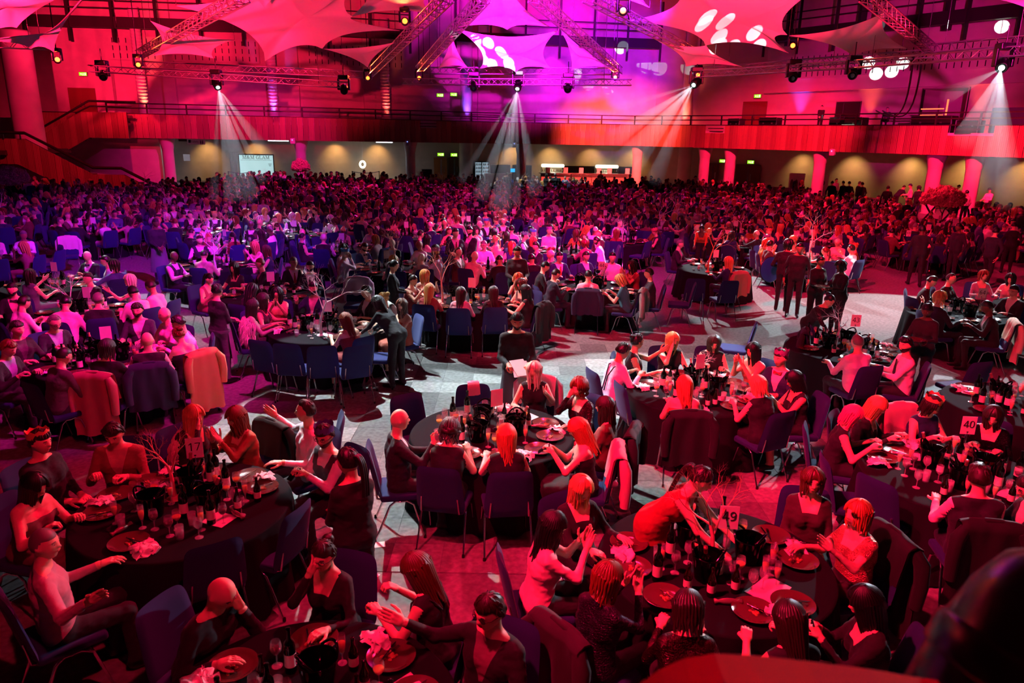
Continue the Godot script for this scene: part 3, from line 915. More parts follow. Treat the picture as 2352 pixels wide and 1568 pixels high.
func build_bar(steel: Material) -> void:
	var black := mat("bar_black", Color(0.025, 0.025, 0.03), 0.4)
	# back bar panels
	var spots := [[Vector3(-1.3, 0, -65.9), 1.5, 18.4], [Vector3(0.6, 0, -66.0), 1.4, 3.8], [Vector3(5.6, 0, -66.4), 2.6, 3.8], [Vector3(9.8, 0, -66.7), 2.1, 3.8]]
	for k in 4:
		tag(obj("back_bar_panel", Shape.new().rbox(Vector3(spots[k][1] + 0.3, 1.45, 0.12), 0.01, Vector3(0, 0.75, 0)), black, null, face(spots[k][0], spots[k][2])), "black back bar panel %s" % ["next to the bottle fridge", "behind the slim column", "between the two lit shelves", "at the far end of the bar past the lit shelves"][k], "panel")
	var fr := thing("bottle_fridge", "upright glass-door fridge with lit shelves of bottles", "fridge", face(Vector3(-2.9, 0, -65.2), 18.4))
	obj("cabinet", Shape.new().box(Vector3(1.35, 1.75, 0.5), Vector3(0, 0.88, -0.28)), black, fr)
	for k in 2:
		var x := -0.32 + 0.64 * k
		obj("lit_back_light", Shape.new().box(Vector3(0.52, 1.55, 0.01), Vector3(x, 0.9, -0.02)), glow("fridge_glow", Color(0.8, 0.92, 1.0), 0.45), fr)
		for j in 5:
			obj("shelf", Shape.new().box(Vector3(0.54, 0.02, 0.2), Vector3(x, 0.22 + j * 0.3, 0.08)), steel, fr)
		obj("door_frame", Shape.new().box(Vector3(0.04, 1.65, 0.04), Vector3(x + 0.3, 0.88, 0.2)), steel, fr)
	area(fr, Vector3(0, 0.9, 0.02), Vector3(0, 0, 1), Vector2(1.1, 1.4), Color(0.85, 0.95, 1.0), 0.5)
	var cols := [Color(0.1, 0.3, 0.12), Color(0.5, 0.2, 0.06), Color(0.75, 0.75, 0.7), Color(0.4, 0.05, 0.08)]
	var bottle := Shape.new().lathe([Vector2(0, 0), Vector2(0.035, 0), Vector2(0.035, 0.13), Vector2(0.012, 0.18), Vector2(0.012, 0.24), Vector2(0, 0.24)], 8).mesh()
	for k in 2:
		for j in 5:
			for i in 5:
				var m := mat("fridge_bottle_%d" % ((i * 3 + j + k) % 4), cols[(i * 3 + j + k) % 4], 0.2)
				tag(obj("fridge_bottle", bottle, m, null, face(Vector3(-2.9, 0.23 + j * 0.3, -65.2), 18.4) * Transform3D(Basis.IDENTITY, Vector3(-0.53 + 0.64 * k + i * 0.1, 0, 0.09))), "small bottle on a lit fridge shelf", "bottle", "bottles in the bar fridge")
	# lit canopies over glass shelves
	for k in 2:
		var t := thing("bar_shelf", "bar shelf unit under a bright curved light box, %s" % ["nearer the bottle fridge", "farther from the bottle fridge"][k], "shelf", face([Vector3(3.3, 0, -65.9), Vector3(8.1, 0, -66.2)][k], 3.8))
		obj("light_canopy", Shape.new().rbox(Vector3(2.05, 0.3, 0.4), 0.12, Vector3(0, 1.48, 0), Basis.IDENTITY, 2), glow("canopy_glow", Color(1, 0.98, 0.86), 1.5), t)
		area(t, Vector3(0, 1.3, 0.05), Vector3(0, -1, 0.2), Vector2(2.0, 0.3), Color(1, 0.97, 0.85), 1.2)
		for s: float in [-1, 1]:
			obj("upright", Shape.new().box(Vector3(0.05, 1.35, 0.3), Vector3(1.0 * s, 0.67, -0.05)), steel, t)
		for j in 3:
			obj("shelf", Shape.new().box(Vector3(1.95, 0.025, 0.28), Vector3(0, 0.35 + j * 0.32, -0.02)), steel, t)
		for j in 2:
			for i in 12:
				tag(obj("bar_bottle", bottle, mat("fridge_bottle_%d" % ((i * 5 + j * 3) % 4), cols[(i * 5 + j * 3) % 4], 0.2), null, t.transform * Transform3D(Basis.IDENTITY, Vector3(-0.88 + i * 0.16, 0.68 + j * 0.32, 0.0))), "spirit bottle on a shelf under a light canopy", "bottle", "bottles on the bar shelves")
	# the counter with its glowing front
	var b := thing("bar_counter", "long bar counter with glowing salmon front panels and silver top", "counter", face(Vector3(5.9, 0, -61.9), 5.3))
	for k in 3:
		var x := -2.55 + k * 2.55
		obj("lit_front_panel", Shape.new().rbox(Vector3(2.4, 0.72, 0.06), 0.015, Vector3(x, 0.38, 0.0)), glow("bar_glow", Color(1.0, 0.30, 0.26), 0.9), b)
		area(b, Vector3(x, 0.4, 0.06), Vector3(0, 0, 1), Vector2(2.4, 0.7), Color(1.0, 0.35, 0.3), 0.8)
		obj("counter_band", Shape.new().rbox(Vector3(2.5, 0.24, 0.12), 0.02, Vector3(x, 0.88, 0.03)), mat("bar_silver", Color(0.7, 0.66, 0.66), 0.25, 0.9), b)
	obj("counter_top", Shape.new().rbox(Vector3(7.8, 0.06, 0.75), 0.015, Vector3(0, 1.03, -0.28)), mats["bar_silver"], b)
	obj("carcass", Shape.new().box(Vector3(7.5, 0.95, 0.5), Vector3(0, 0.5, -0.32)), black, b)
	var at := [-3.2, -1.7, -0.4, 1.1, 2.0, 3.5]
	for k in 6:
		var card := thing("menu_card", "white menu card standing on the bar counter", "card", face(Vector3(5.9, 1.06, -61.9), 5.3) * Transform3D(Basis.IDENTITY, Vector3(at[k], 0, -0.2)), "menu cards on the bar")
		obj("card", Shape.new().box(Vector3(0.36, 0.44, 0.02), Vector3(0, 0.22, 0)), mat("card_white", Color(0.85, 0.82, 0.8)), card)
		obj("foot", Shape.new().box(Vector3(0.36, 0.015, 0.12), Vector3(0, 0.008, 0)), mats["card_white"], card)
	for q: Array in [[Vector3(-0.2, 1.05, -61.2), "next to the slim column"], [Vector3(10.2, 1.0, -62.4), "past the end of the bar"]]:
		var m := thing("till_screen", "small glowing blue till screen " + q[1], "screen", face(q[0], 0))
		obj("lit_display", Shape.new().box(Vector3(0.36, 0.28, 0.02), Vector3(0, 0.18, 0.02)), glow("till_glow", Color(0.15, 0.7, 1.0), 1.2), m)
		obj("case", Shape.new().rbox(Vector3(0.42, 0.34, 0.05), 0.01, Vector3(0, 0.18, -0.02)), black, m)
		obj("stand", Shape.new().box(Vector3(0.1, 1.0, 0.08), Vector3(0, -0.5, -0.05)), black, m)
	tag(obj("white_counter", Shape.new().rbox(Vector3(3.2, 0.85, 0.6), 0.02, Vector3(0, 0.42, 0)), mat("counter_white", Color(0.75, 0.72, 0.7)), null, face(Vector3(-1.0, 0, -63.6), 12)), "plain white service counter before the bottle fridge", "counter")

const SAILS := [
	["huge star shaped stretch sail glowing red over the second bay", [Vector3(-10.16, 7.52, -23.50), Vector3(-9.10, 6.41, -28.00), Vector3(-6.63, 6.71, -26.50), Vector3(-3.81, 7.20, -25.50), Vector3(-4.82, 7.24, -23.00), Vector3(-3.70, 8.11, -20.00), Vector3(-6.34, 8.01, -19.75)]],
	["small stretch sail with orange glowing lower edge under the huge sail", [Vector3(-11.68, 7.29, -25.00), Vector3(-9.78, 6.99, -27.00), Vector3(-10.85, 6.45, -27.75), Vector3(-12.64, 6.43, -27.00)]],
	["broad stretch sail hanging before the great column", [Vector3(-15.37, 6.05, -21.50), Vector3(-14.06, 6.65, -22.00), Vector3(-10.93, 7.58, -20.50), Vector3(-12.91, 7.74, -19.00)]],
	["thin curling stretch sail drooping beside the great column", [Vector3(-17.07, 6.52, -24.50), Vector3(-15.63, 6.39, -25.00), Vector3(-14.89, 6.30, -25.00), Vector3(-11.21, 7.42, -20.75), Vector3(-13.40, 6.72, -23.00)]],
	["small triangular stretch sail with a yellow hot spot", [Vector3(-6.85, 6.81, -27.50), Vector3(-4.06, 6.90, -26.00), Vector3(-5.58, 6.34, -29.00)]],
	["pink stretch sail tied to the tip of the huge star sail", [Vector3(-5.08, 7.38, -24.00), Vector3(-2.65, 7.43, -23.50), Vector3(-2.02, 7.94, -20.50), Vector3(-3.71, 7.91, -20.00)]],
	["cone shaped magenta stretch sail with one salmon flank", [Vector3(-0.48, 8.16, -21.00), Vector3(-1.86, 7.29, -25.00), Vector3(-0.34, 7.29, -25.50), Vector3(1.00, 7.34, -25.00)]],
	["square magenta stretch sail splashed with white light discs", [Vector3(-2.01, 7.35, -26.00), Vector3(1.31, 7.35, -26.00), Vector3(1.27, 6.35, -28.25), Vector3(-0.04, 6.19, -28.00), Vector3(-1.34, 6.32, -28.25)]],
	["slim violet triangle sail standing on the truss beside the square sail", [Vector3(-2.24, 7.30, -26.50), Vector3(-2.92, 6.30, -28.50), Vector3(-1.80, 6.35, -28.50)]],
	["slim magenta triangle sail with yellow glowing foot beside the square sail", [Vector3(1.43, 7.48, -26.50), Vector3(1.99, 6.32, -28.50), Vector3(3.48, 6.42, -28.50)]],
	["huge red stretch sail splashed with rows of white light discs", [Vector3(3.31, 7.42, -24.00), Vector3(6.36, 7.04, -26.50), Vector3(9.04, 6.79, -26.00), Vector3(8.40, 7.16, -24.50), Vector3(7.80, 7.85, -20.25), Vector3(4.05, 7.99, -20.25)]],
	["small salmon stretch sail with bright glow under the huge red sail", [Vector3(4.71, 7.11, -26.25), Vector3(6.45, 7.07, -26.75), Vector3(8.11, 6.52, -28.00), Vector3(6.13, 6.51, -28.25)]],
	["purple stretch sail with one white disc and a red lower edge", [Vector3(8.63, 7.20, -25.00), Vector3(10.61, 7.62, -23.00), Vector3(12.46, 6.88, -25.00), Vector3(11.09, 6.69, -25.75)]],
	["red stretch sail over the service opening end of the balcony", [Vector3(12.89, 7.77, -21.50), Vector3(14.84, 7.01, -21.50), Vector3(12.98, 8.18, -19.00)]],
	["narrow red stretch sail between two slanting trusses", [Vector3(1.71, 7.73, -21.00), Vector3(3.73, 7.55, -22.50), Vector3(3.10, 7.92, -20.50)]],
	["small dark red sail tied above the huge star sail", [Vector3(-7.59, 7.63, -21.00), Vector3(-7.22, 7.36, -22.50), Vector3(-5.61, 7.67, -20.50)]],
]
const HEADS := [
	[Vector3(-15.85, 5.93, -29.50), Vector3(-13.94, 3.90, -25.50), 0, "dark moving head lamp before the exit sign at the stair head"],
	[Vector3(-11.74, 5.72, -30.00), Vector3(-9.48, 2.22, -26.00), 1, "moving head lamp with a fan of white beams before the second bay"],
	[Vector3(-6.96, 5.66, -31.00), Vector3(-6.14, 3.75, -27.00), 0, "dark moving head lamp hanging unlit between the second and middle bays"],
	[Vector3(-1.67, 5.80, -30.50), Vector3(-1.44, 4.13, -26.50), 0, "dark moving head lamp by the tall pillar, next to the beaming one"],
	[Vector3(0.05, 5.87, -30.00), Vector3(-0.50, 2.39, -26.00), 1, "moving head lamp with a fan of white beams on the straight truss"],
	[Vector3(1.99, 5.82, -30.50), Vector3(1.79, 3.89, -26.50), 0, "dark moving head lamp hanging unlit before the magenta wall"],
	[Vector3(6.25, 5.94, -28.00), Vector3(3.53, 3.80, -24.00), 1, "moving head lamp with a smoky beam beside the bright red spot"],
	[Vector3(9.59, 6.07, -26.50), Vector3(8.41, 4.28, -22.50), 0, "dark moving head lamp hanging unlit above the operator"],
	[Vector3(10.83, 6.11, -25.00), Vector3(9.20, 4.28, -21.00), 0, "dark moving head lamp hanging unlit before the white discs on the wall"],
	[Vector3(12.43, 5.95, -20.00), Vector3(9.80, 4.00, -16.00), 1, "large moving head lamp with a violet beam near the service opening"],
]
const TRUSSES := [
	[Vector3(-16.27, 6.61, -33.00), Vector3(-6.46, 6.44, -34.00), 0.26, "aluminium level truss over the second bay"],
	[Vector3(-4.31, 6.57, -33.00), Vector3(4.35, 6.69, -33.00), 0.26, "aluminium level truss carrying the square magenta sail"],
	[Vector3(-1.67, 7.18, -19.00), Vector3(-6.46, 6.51, -34.00), 0.26, "aluminium slanting truss that meets the yellow hot spot sail"],
	[Vector3(-0.79, 7.19, -19.00), Vector3(-4.18, 6.61, -33.00), 0.26, "aluminium slanting truss that meets the slim violet sail"],
	[Vector3(0.36, 7.21, -19.00), Vector3(4.34, 6.72, -33.00), 0.26, "aluminium slanting truss that meets the foot of the slim magenta sail"],
	[Vector3(1.66, 7.23, -19.00), Vector3(7.66, 6.98, -31.00), 0.26, "aluminium slanting truss past the huge red sail"],
	[Vector3(7.76, 6.70, -32.00), Vector3(13.85, 6.87, -26.00), 0.26, "aluminium level truss under the purple sail"],
	[Vector3(8.07, 7.26, -18.50), Vector3(13.79, 6.96, -26.00), 0.26, "aluminium slanting truss hung with white lit cables"],
	[Vector3(-6.40, 7.01, -18.50), Vector3(-15.07, 6.83, -31.00), 0.26, "aluminium slanting truss in front of the left wall panel"],
	[Vector3(-16.32, 6.45, -24.00), Vector3(-15.66, 6.59, -26.00), 0.26, "aluminium short truss crossing the great column"],
	[Vector3(13.78, 7.01, -26.00), Vector3(14.75, 6.85, -22.00), 0.26, "aluminium truss running on to the service opening"],
	[Vector3(-16.31, 6.16, -29.50), Vector3(-6.78, 5.81, -31.00), 0.22, "aluminium low lighting truss before the stair wall"],
	[Vector3(-4.44, 5.93, -30.00), Vector3(4.45, 6.05, -30.00), 0.22, "aluminium low straight lighting truss under the square sail"],
	[Vector3(6.49, 6.24, -28.00), Vector3(10.80, 6.38, -25.00), 0.22, "aluminium low lighting truss above the operator"],
	[Vector3(10.80, 6.38, -25.00), Vector3(12.79, 6.24, -19.00), 0.22, "aluminium low lighting truss above the service opening"],
]
const PARS := [
	[Vector3(-15.41, 6.15, -26.00), "red glowing LED par lamp facing the hall beside the great column"],
	[Vector3(-13.69, 6.19, -28.00), "red glowing LED par lamp hanging under the end of the slanting truss"],
	[Vector3(-6.37, 6.22, -33.00), "red glowing LED par lamp under the yellow hot spot sail"],
	[Vector3(-4.11, 6.23, -32.50), "red glowing LED par lamp by the slim violet sail"],
	[Vector3(4.13, 6.40, -32.50), "red glowing LED par lamp under the foot of the slim magenta sail"],
	[Vector3(-3.30, 7.13, -23.00), "red glowing LED par lamp on the truss by the tip of the star sail"],
	[Vector3(2.65, 7.06, -20.00), "red glowing LED par lamp clipped to the truss past the huge red sail"],
	[Vector3(7.01, 6.35, -30.00), "red glowing LED par lamp blazing beside the smoky beam"],
	[Vector3(9.14, 7.01, -26.00), "red glowing LED par lamp at the edge of the huge red sail"],
]
const DISCS_MID := [Vector3(-1.55, 6.99, -25.60), Vector3(-1.15, 6.92, -25.70), Vector3(-0.68, 6.71, -26.50), Vector3(-1.33, 6.55, -27.00), Vector3(-1.02, 6.40, -27.30), Vector3(-0.42, 6.45, -27.20), Vector3(-0.35, 6.30, -27.50), Vector3(-1.42, 6.75, -26.50)]
const DISCS_SAIL := [Vector3(5.54, 7.40, -23.00), Vector3(5.61, 7.30, -23.40), Vector3(6.16, 7.34, -23.20), Vector3(7.32, 7.15, -24.00), Vector3(6.43, 7.10, -24.40), Vector3(7.80, 6.89, -25.00), Vector3(7.08, 6.90, -25.40), Vector3(6.68, 6.95, -25.60)]
const DISCS_WALL := [Vector3(24.69, 8.49, -53.44), Vector3(25.30, 8.57, -52.52), Vector3(24.29, 9.24, -53.98), Vector3(25.67, 9.05, -51.95), Vector3(8.82, 11.35, -66.98), Vector3(24.39, 11.60, -53.86), Vector3(28.83, 10.72, -47.07)]

# ---------------------------------------------------------------- lighting rig and sails
func build_rig() -> void:
	var alu := mat("truss_aluminium", Color(0.72, 0.72, 0.74), 0.35, 0.9)
	for t: Array in TRUSSES:
		truss(t[0], t[1], t[2], t[3], alu)
	var cloth := mat("sail_lycra", Color(0.86, 0.85, 0.84), 0.7)
	cloth.backlight_enabled = true
	cloth.backlight = Color(0.30, 0.30, 0.30)
	for s: Array in SAILS:
		var t := thing("stretch_sail", s[0], "sail")
		obj("cloth", sail(s[1]), cloth, t)
		for k in 2:
			var c: Vector3 = s[1][k]
			obj("tie_line", Shape.new().tube([c, Vector3(c.x, 14.4, c.z)], [0.008, 0.008], 4), mat("wire_steel", Color(0.3, 0.3, 0.3), 0.4, 0.8), t)
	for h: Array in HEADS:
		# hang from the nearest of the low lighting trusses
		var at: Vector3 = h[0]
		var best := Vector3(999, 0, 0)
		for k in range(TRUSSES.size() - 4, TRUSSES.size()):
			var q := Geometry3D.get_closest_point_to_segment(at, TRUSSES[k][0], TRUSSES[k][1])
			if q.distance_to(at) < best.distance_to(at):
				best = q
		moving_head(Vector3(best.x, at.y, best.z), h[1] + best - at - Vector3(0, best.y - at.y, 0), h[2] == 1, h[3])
	# extra white spots added at two heads light side aisle and gold branch table
	spot(self, Vector3(12.2, 5.6, -19.8), Vector3(9.6, 0.0, -16.6), Color(0.90, 0.98, 1.0), 110.0, 27.0, 0.15, 0.05)
	spot(self, Vector3(6.3, 5.6, -27.8), Vector3(7.0, 0.0, -18.6), Color(0.90, 0.98, 1.0), 230.0, 15.0, 0.15, 0.05)
	var to_sail := []
	for p: Array in PARS:
		# each par points up at the middle of the sail next to it
		var near: Vector3 = Vector3(99, 0, 0)
		for s: Array in SAILS:
			var c := Vector3.ZERO
			for q: Vector3 in s[1]:
				c += q / s[1].size()
			if c.distance_to(p[0]) < near.distance_to(p[0]):
				near = c
		to_sail.append(near)
	for k in PARS.size():
		par_lamp(PARS[k][0], to_sail[k], PARS[k][1])
	# drooping cables from the truss to the desk
	for k in 2:
		var a := Vector3(13.2 + k * 0.3, 6.8, -26)
		var b := Vector3(21.6 + k * 0.4, 5.8, -46)
		var path := []
		var rr := []
		for i in 13:
			var t := i / 12.0
			path.append(a.lerp(b, t) + Vector3(0.6 * sin(PI * t), -1.0 * sin(PI * t), 0))
			rr.append(0.035)
		tag(obj("power_cable", Shape.new().tube(path, rr, 6), mat("cable_black", Color(0.02, 0.02, 0.02), 0.6)), "black cable drooping from the truss corner to the balcony desk", "cable", "desk feed cables")

func truss(a: Vector3, b: Vector3, w: float, label: String, m: Material) -> void:
	var t := thing("truss", label, "truss", along(a, b))
	var l := a.distance_to(b)
	var h := w * 0.5
	var lace := Shape.new()
	var corners := [Vector2(-h, -h), Vector2(h, -h), Vector2(h, h), Vector2(-h, h)]
	for c: Vector2 in corners:
		obj("chord", Shape.new().tube([Vector3(c.x, 0, c.y), Vector3(c.x, l, c.y)], [0.021, 0.021], 6), m, t)
	for k in 2:
		var y := l * (0.12 + 0.76 * k)
		var top := t.transform.affine_inverse() * ((t.transform * Vector3(0, y, 0)) * Vector3(1, 0, 1) + Vector3(0, 15.95, 0))
		obj("hanging_wire", Shape.new().tube([Vector3(0, y, 0), top], [0.01, 0.01], 4), mat("wire_steel", Color(0.3, 0.3, 0.3), 0.4, 0.8), t)
	var n := int(l / (w * 1.1))
	for i in 4:
		var p: Vector2 = corners[i]
		var q: Vector2 = corners[(i + 1) % 4]
		for k in n:
			var y0 := l * k / n
			var y1 := l * (k + 1) / n
			var f: Vector2 = p if k % 2 == 0 else q
			var g: Vector2 = q if k % 2 == 0 else p
			lace.tube([Vector3(f.x, y0, f.y), Vector3(g.x, y1, g.y)], [0.010, 0.010], 4, false)
	var o := obj("lacing", lace, m, t)
	o.set_meta("kind", "stuff")

# stretched cloth between corner points, edges drawn in towards the middle
func sail(corners: Array) -> Shape:
	var c := Vector3.ZERO
	for p: Vector3 in corners:
		c += p / corners.size()
	var edge := PackedVector3Array()
	var per := 12
	for i in corners.size():
		var a: Vector3 = corners[i]
		var b: Vector3 = corners[(i + 1) % corners.size()]
		for k in per:
			var t := float(k) / per
			var p := a.lerp(b, t)
			edge.append(p.lerp(c, 0.27 * pow(4.0 * t * (1.0 - t), 0.62)))
	var rings := 14
	var pts := PackedVector3Array()
	for r in rings + 1:
		var t := maxf(float(r) / rings, 0.001)
		for e in edge:
			var d := e - c
			# the cloth keeps level near its middle and sweeps up or down to the corners
			pts.append(c + Vector3(d.x * t, d.y * pow(t, 1.8), d.z * t))
	var s := Shape.new()
	s.grid(pts, edge.size(), true)
	var under := PackedVector3Array()
	for p in pts:
		under.append(p - Vector3(0, 0.006, 0))
	s.grid(under, edge.size(), true)
	# the two faces look away from each other
	var half := pts.size()
	for i in half:
		if s.n[i].y < 0:
			s.n[i] = -s.n[i]
		if s.n[half + i].y > 0:
			s.n[half + i] = -s.n[half + i]
	return s

func spot(parent: Node, at: Vector3, to: Vector3, c: Color, energy: float, angle: float, soft := 0.6, size := 0.08) -> SpotLight3D:
	var s := SpotLight3D.new()
	s.name = "spot_beam"
	s.light_color = c
	s.light_energy = energy
	s.spot_angle = angle
	s.spot_angle_attenuation = soft
	s.spot_range = 120
	s.spot_attenuation = 2.0
	s.light_size = size
	s.shadow_enabled = true
	parent.add_child(s, true)
	s.transform = look(at, to)
	return s

func lamp_body(t: Node3D, base: Vector3, aim: Vector3, r: float, lens: Material, hang := 0.5, eye := 0.63) -> Vector3:
	var black := mat("fixture_black", Color(0.02, 0.02, 0.022), 0.35)
	var d := (aim - base).normalized()
	obj("base", Shape.new().rbox(Vector3(0.38, 0.16, 0.30) * (r / 0.16), 0.03, base + Vector3(0, 0.42, 0) * (r / 0.16)), black, t)
	if hang < 0.0:
		obj("stand_pole", Shape.new().tube([base + Vector3(0, 0.3, 0), base + Vector3(0, hang, 0)], [0.022, 0.022], 6), black, t)
		for k in 3:
			obj("stand_leg", Shape.new().tube([base + Vector3(0, hang + 0.7, 0), base + Vector3(sin(k * 2.1) * 0.6, hang + 0.02, cos(k * 2.1) * 0.6)], [0.015, 0.015], 5), black, t)
	if hang > 0.0:
		obj("hanging_rod", Shape.new().tube([base + Vector3(0, 0.45, 0) * (r / 0.16), base + Vector3(0, 0.45 + hang, 0)], [0.018, 0.018], 5), black, t)
	for s: float in [-1, 1]:
		obj("yoke_arm", Shape.new().rbox(Vector3(0.07, 0.42, 0.16) * (r / 0.16), 0.025, base + Vector3(0.2 * s, 0.17, 0) * (r / 0.16)), black, t)
	var fr := along(base - d * r * 1.3, base + d)
	obj("head", Shape.new().lathe([Vector2(0, 0), Vector2(r * 0.7, 0.02), Vector2(r * 0.95, r * 0.5), Vector2(r, r * 1.4), Vector2(r * 0.86, r * 2.5), Vector2(r * 0.8, r * 2.7), Vector2(r * 0.66, r * 2.7), Vector2(r * 0.62, r * 2.55)], 16, fr), black, t)
	obj("lens_light", Shape.new().disc(r * eye, fr * Transform3D(Basis.IDENTITY, Vector3(0, r * 2.6, 0)), 14), lens, t)
	return base + d * r * 1.5

func moving_head(at: Vector3, aim: Vector3, on: bool, label: String) -> void:
	var t := thing("moving_head_lamp", label, "stage light")
	var off := mat("lens_dark", Color(0.05, 0.05, 0.07), 0.05)
	var big := 0.17
	var tip := lamp_body(t, at, aim, big, glow("white_lens", Color(0.88, 1.0, 0.92), 12.0) if on else off, 0.5, 0.42)
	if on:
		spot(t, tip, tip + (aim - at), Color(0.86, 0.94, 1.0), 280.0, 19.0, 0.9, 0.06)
		var d := (aim - at).normalized()
		var side := d.cross(Vector3.FORWARD).normalized()
		# separate rays are put into the shape of smoke cones, under one wide spot
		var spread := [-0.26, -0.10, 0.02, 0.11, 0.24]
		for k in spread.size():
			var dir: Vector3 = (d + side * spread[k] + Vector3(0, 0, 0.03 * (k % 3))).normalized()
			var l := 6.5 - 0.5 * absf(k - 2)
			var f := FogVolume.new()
			f.name = numbered("beam_shaped_smoke")
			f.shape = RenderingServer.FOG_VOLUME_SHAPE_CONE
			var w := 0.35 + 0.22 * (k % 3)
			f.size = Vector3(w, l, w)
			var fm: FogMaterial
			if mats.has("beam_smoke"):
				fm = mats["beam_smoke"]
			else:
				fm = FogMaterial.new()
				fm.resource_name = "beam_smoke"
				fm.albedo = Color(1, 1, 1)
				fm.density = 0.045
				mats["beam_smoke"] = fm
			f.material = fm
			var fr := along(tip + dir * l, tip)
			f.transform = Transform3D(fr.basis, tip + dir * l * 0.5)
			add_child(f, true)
			tag(f, "smoke cone shaped as a pale beam ray under a moving head lamp", "beam", "smoke cones shaped as rays", "stuff")

func par_lamp(at: Vector3, to: Vector3, label: String) -> void:
	var t := thing("par_lamp", label, "stage light")
	var aim := Vector3(0, 4.0, 0) - at
	var tip := lamp_body(t, at, at + (aim.normalized() + Vector3(0, 0.1, 0)), 0.12, glow("red_led_lens", Color(1.0, 0.34, 0.12), 9.0), 15.9 - at.y, 0.8)
	# the lamp's light on the cloth above it
	spot(t, at + Vector3(0, 0.25, 0.1), to, Color(1.0, 0.30, 0.14), 7.0, 55, 1.0, 0.1)

# ---------------------------------------------------------------- chairs, tables and what lies on them
var proto := {}

func chair_meshes() -> Dictionary:
	if proto.has("chair"):
		return proto["chair"]
	var d := {}
	d["seat"] = Shape.new().rbox(Vector3(0.46, 0.075, 0.45), 0.03, Vector3(0, 0.452, 0.02), Basis.IDENTITY, 2).mesh()
	# tall back, tapering upwards and curved, leaning backwards
	var cols := 15
	var rows := 13
	var back := Shape.new()
	for side: float in [1.0, -1.0]:
		var pts := PackedVector3Array()
		for i in rows:
			for j in cols:
				var u := lerpf(-1, 1, j / (cols - 1.0))
				var w := lerpf(-1, 1, i / (rows - 1.0))
				# a rounded oblong: square grid pressed into a superellipse
				var e := pow(pow(absf(u), 7.0) + pow(absf(w), 7.0), 1.0 / 7.0)
				var m := maxf(absf(u), absf(w))
				var k := 1.0 if e < 1e-6 else m / e
				var uu := u * k
				var ww := w * k
				var half := 0.232 - 0.018 * ww
				var edge := sqrt(maxf(0.0, 1.0 - pow(m, 6.0)))
				var y := 0.70 + ww * 0.265
				var z := -0.215 - 0.115 * (ww * 0.5 + 0.5) + 0.028 * uu * uu
				pts.append(Vector3(uu * half, y, z + side * (0.024 * edge + 0.001)))
		back.grid(pts, cols)
		var st := back.v.size() - pts.size()
		for i in pts.size():
			if back.n[st + i].z * side < 0:
				back.n[st + i] = -back.n[st + i]
	d["back"] = back.mesh()
	d["cap"] = Shape.new().lathe([Vector2(0, 0), Vector2(0.015, 0), Vector2(0.014, 0.03), Vector2(0.011, 0.032)], 8).mesh()
	for s: float in [-1, 1]:
		d["front%d" % int(s)] = Shape.new().tube([Vector3(0.21 * s, 0.41, -0.01), Vector3(0.215 * s, 0.42, 0.06), Vector3(0.225 * s, 0.38, 0.13), Vector3(0.24 * s, 0.0, 0.235)], [0.012, 0.012, 0.012, 0.011], 6).mesh()
		d["rear%d" % int(s)] = Shape.new().tube([Vector3(0.21 * s, 0.41, 0.01), Vector3(0.215 * s, 0.42, -0.05), Vector3(0.225 * s, 0.38, -0.11), Vector3(0.24 * s, 0.0, -0.27)], [0.012, 0.012, 0.012, 0.011], 6).mesh()
		d["stay%d" % int(s)] = Shape.new().tube([Vector3(0.20 * s, 0.42, -0.12), Vector3(0.19 * s, 0.45, -0.235), Vector3(0.18 * s, 0.62, -0.262)], [0.011, 0.011, 0.009], 6).mesh()
	proto["chair"] = d
	return d

func chair(at: Transform3D, label: String, group := "") -> Node3D:
	var d := chair_meshes()
	var fabric := mat("chair_fabric", Color(0.055, 0.10, 0.34), 0.9)
	fabric.rim_enabled = true
	fabric.rim = 0.4
	var chrome := mat("chrome", Color(0.85, 0.85, 0.86), 0.12, 1.0)
	var t := thing("banquet_chair", label, "chair", at, group)
	obj("seat", d["seat"], fabric, t)
	obj("backrest", d["back"], fabric, t)
	var rubber := mat("foot_rubber", Color(0.03, 0.03, 0.03), 0.8)
	var near := at.origin.length() < 15.0
	for s: int in [-1, 1]:
		for q: Array in [["front%d" % s, 0.235], ["rear%d" % s, -0.27]]:
			var leg := obj("leg", d[q[0]], chrome, t)
			if near:
				obj("foot_cap", d["cap"], rubber, leg, Transform3D(Basis.IDENTITY, Vector3(0.24 * s, 0, q[1])))
		obj("back_stay", d["stay%d" % s], chrome, t)
	return t

func cloth_mesh(k: int) -> Mesh:
	var key := "cloth%d" % k
	if proto.has(key):
		return proto[key]
	var n := 84
	var pts := PackedVector3Array()
	var rng := RandomNumberGenerator.new()
	rng.seed = 40 + k
	var ph := rng.randf() * TAU
	var folds := 17 + k
	var prof := [[0.02, 0.745], [0.5, 0.745], [0.86, 0.745], [0.905, 0.744], [0.92, 0.738], [0.926, 0.725], [0.93, 0.66], [0.945, 0.50], [0.965, 0.30], [0.99, 0.10], [1.0, 0.012]]
	for i in prof.size():
		var hang := clampf((0.735 - prof[i][1]) / 0.72, 0, 1)
		for j in n:
			var a := TAU * j / n
			var w := sin(a * folds + ph + 0.6 * sin(a * 3.0)) * 0.045 * pow(hang, 0.7)
			var r: float = prof[i][0] + w
			pts.append(Vector3(cos(a) * r, prof[i][1], sin(a) * r))
	var s := Shape.new().grid(pts, n, true)
	for i in s.v.size():
		if s.n[i].dot(Vector3(s.v[i].x, 0.6, s.v[i].z)) < 0:
			s.n[i] = -s.n[i]
	proto[key] = s.mesh()
	return proto[key]

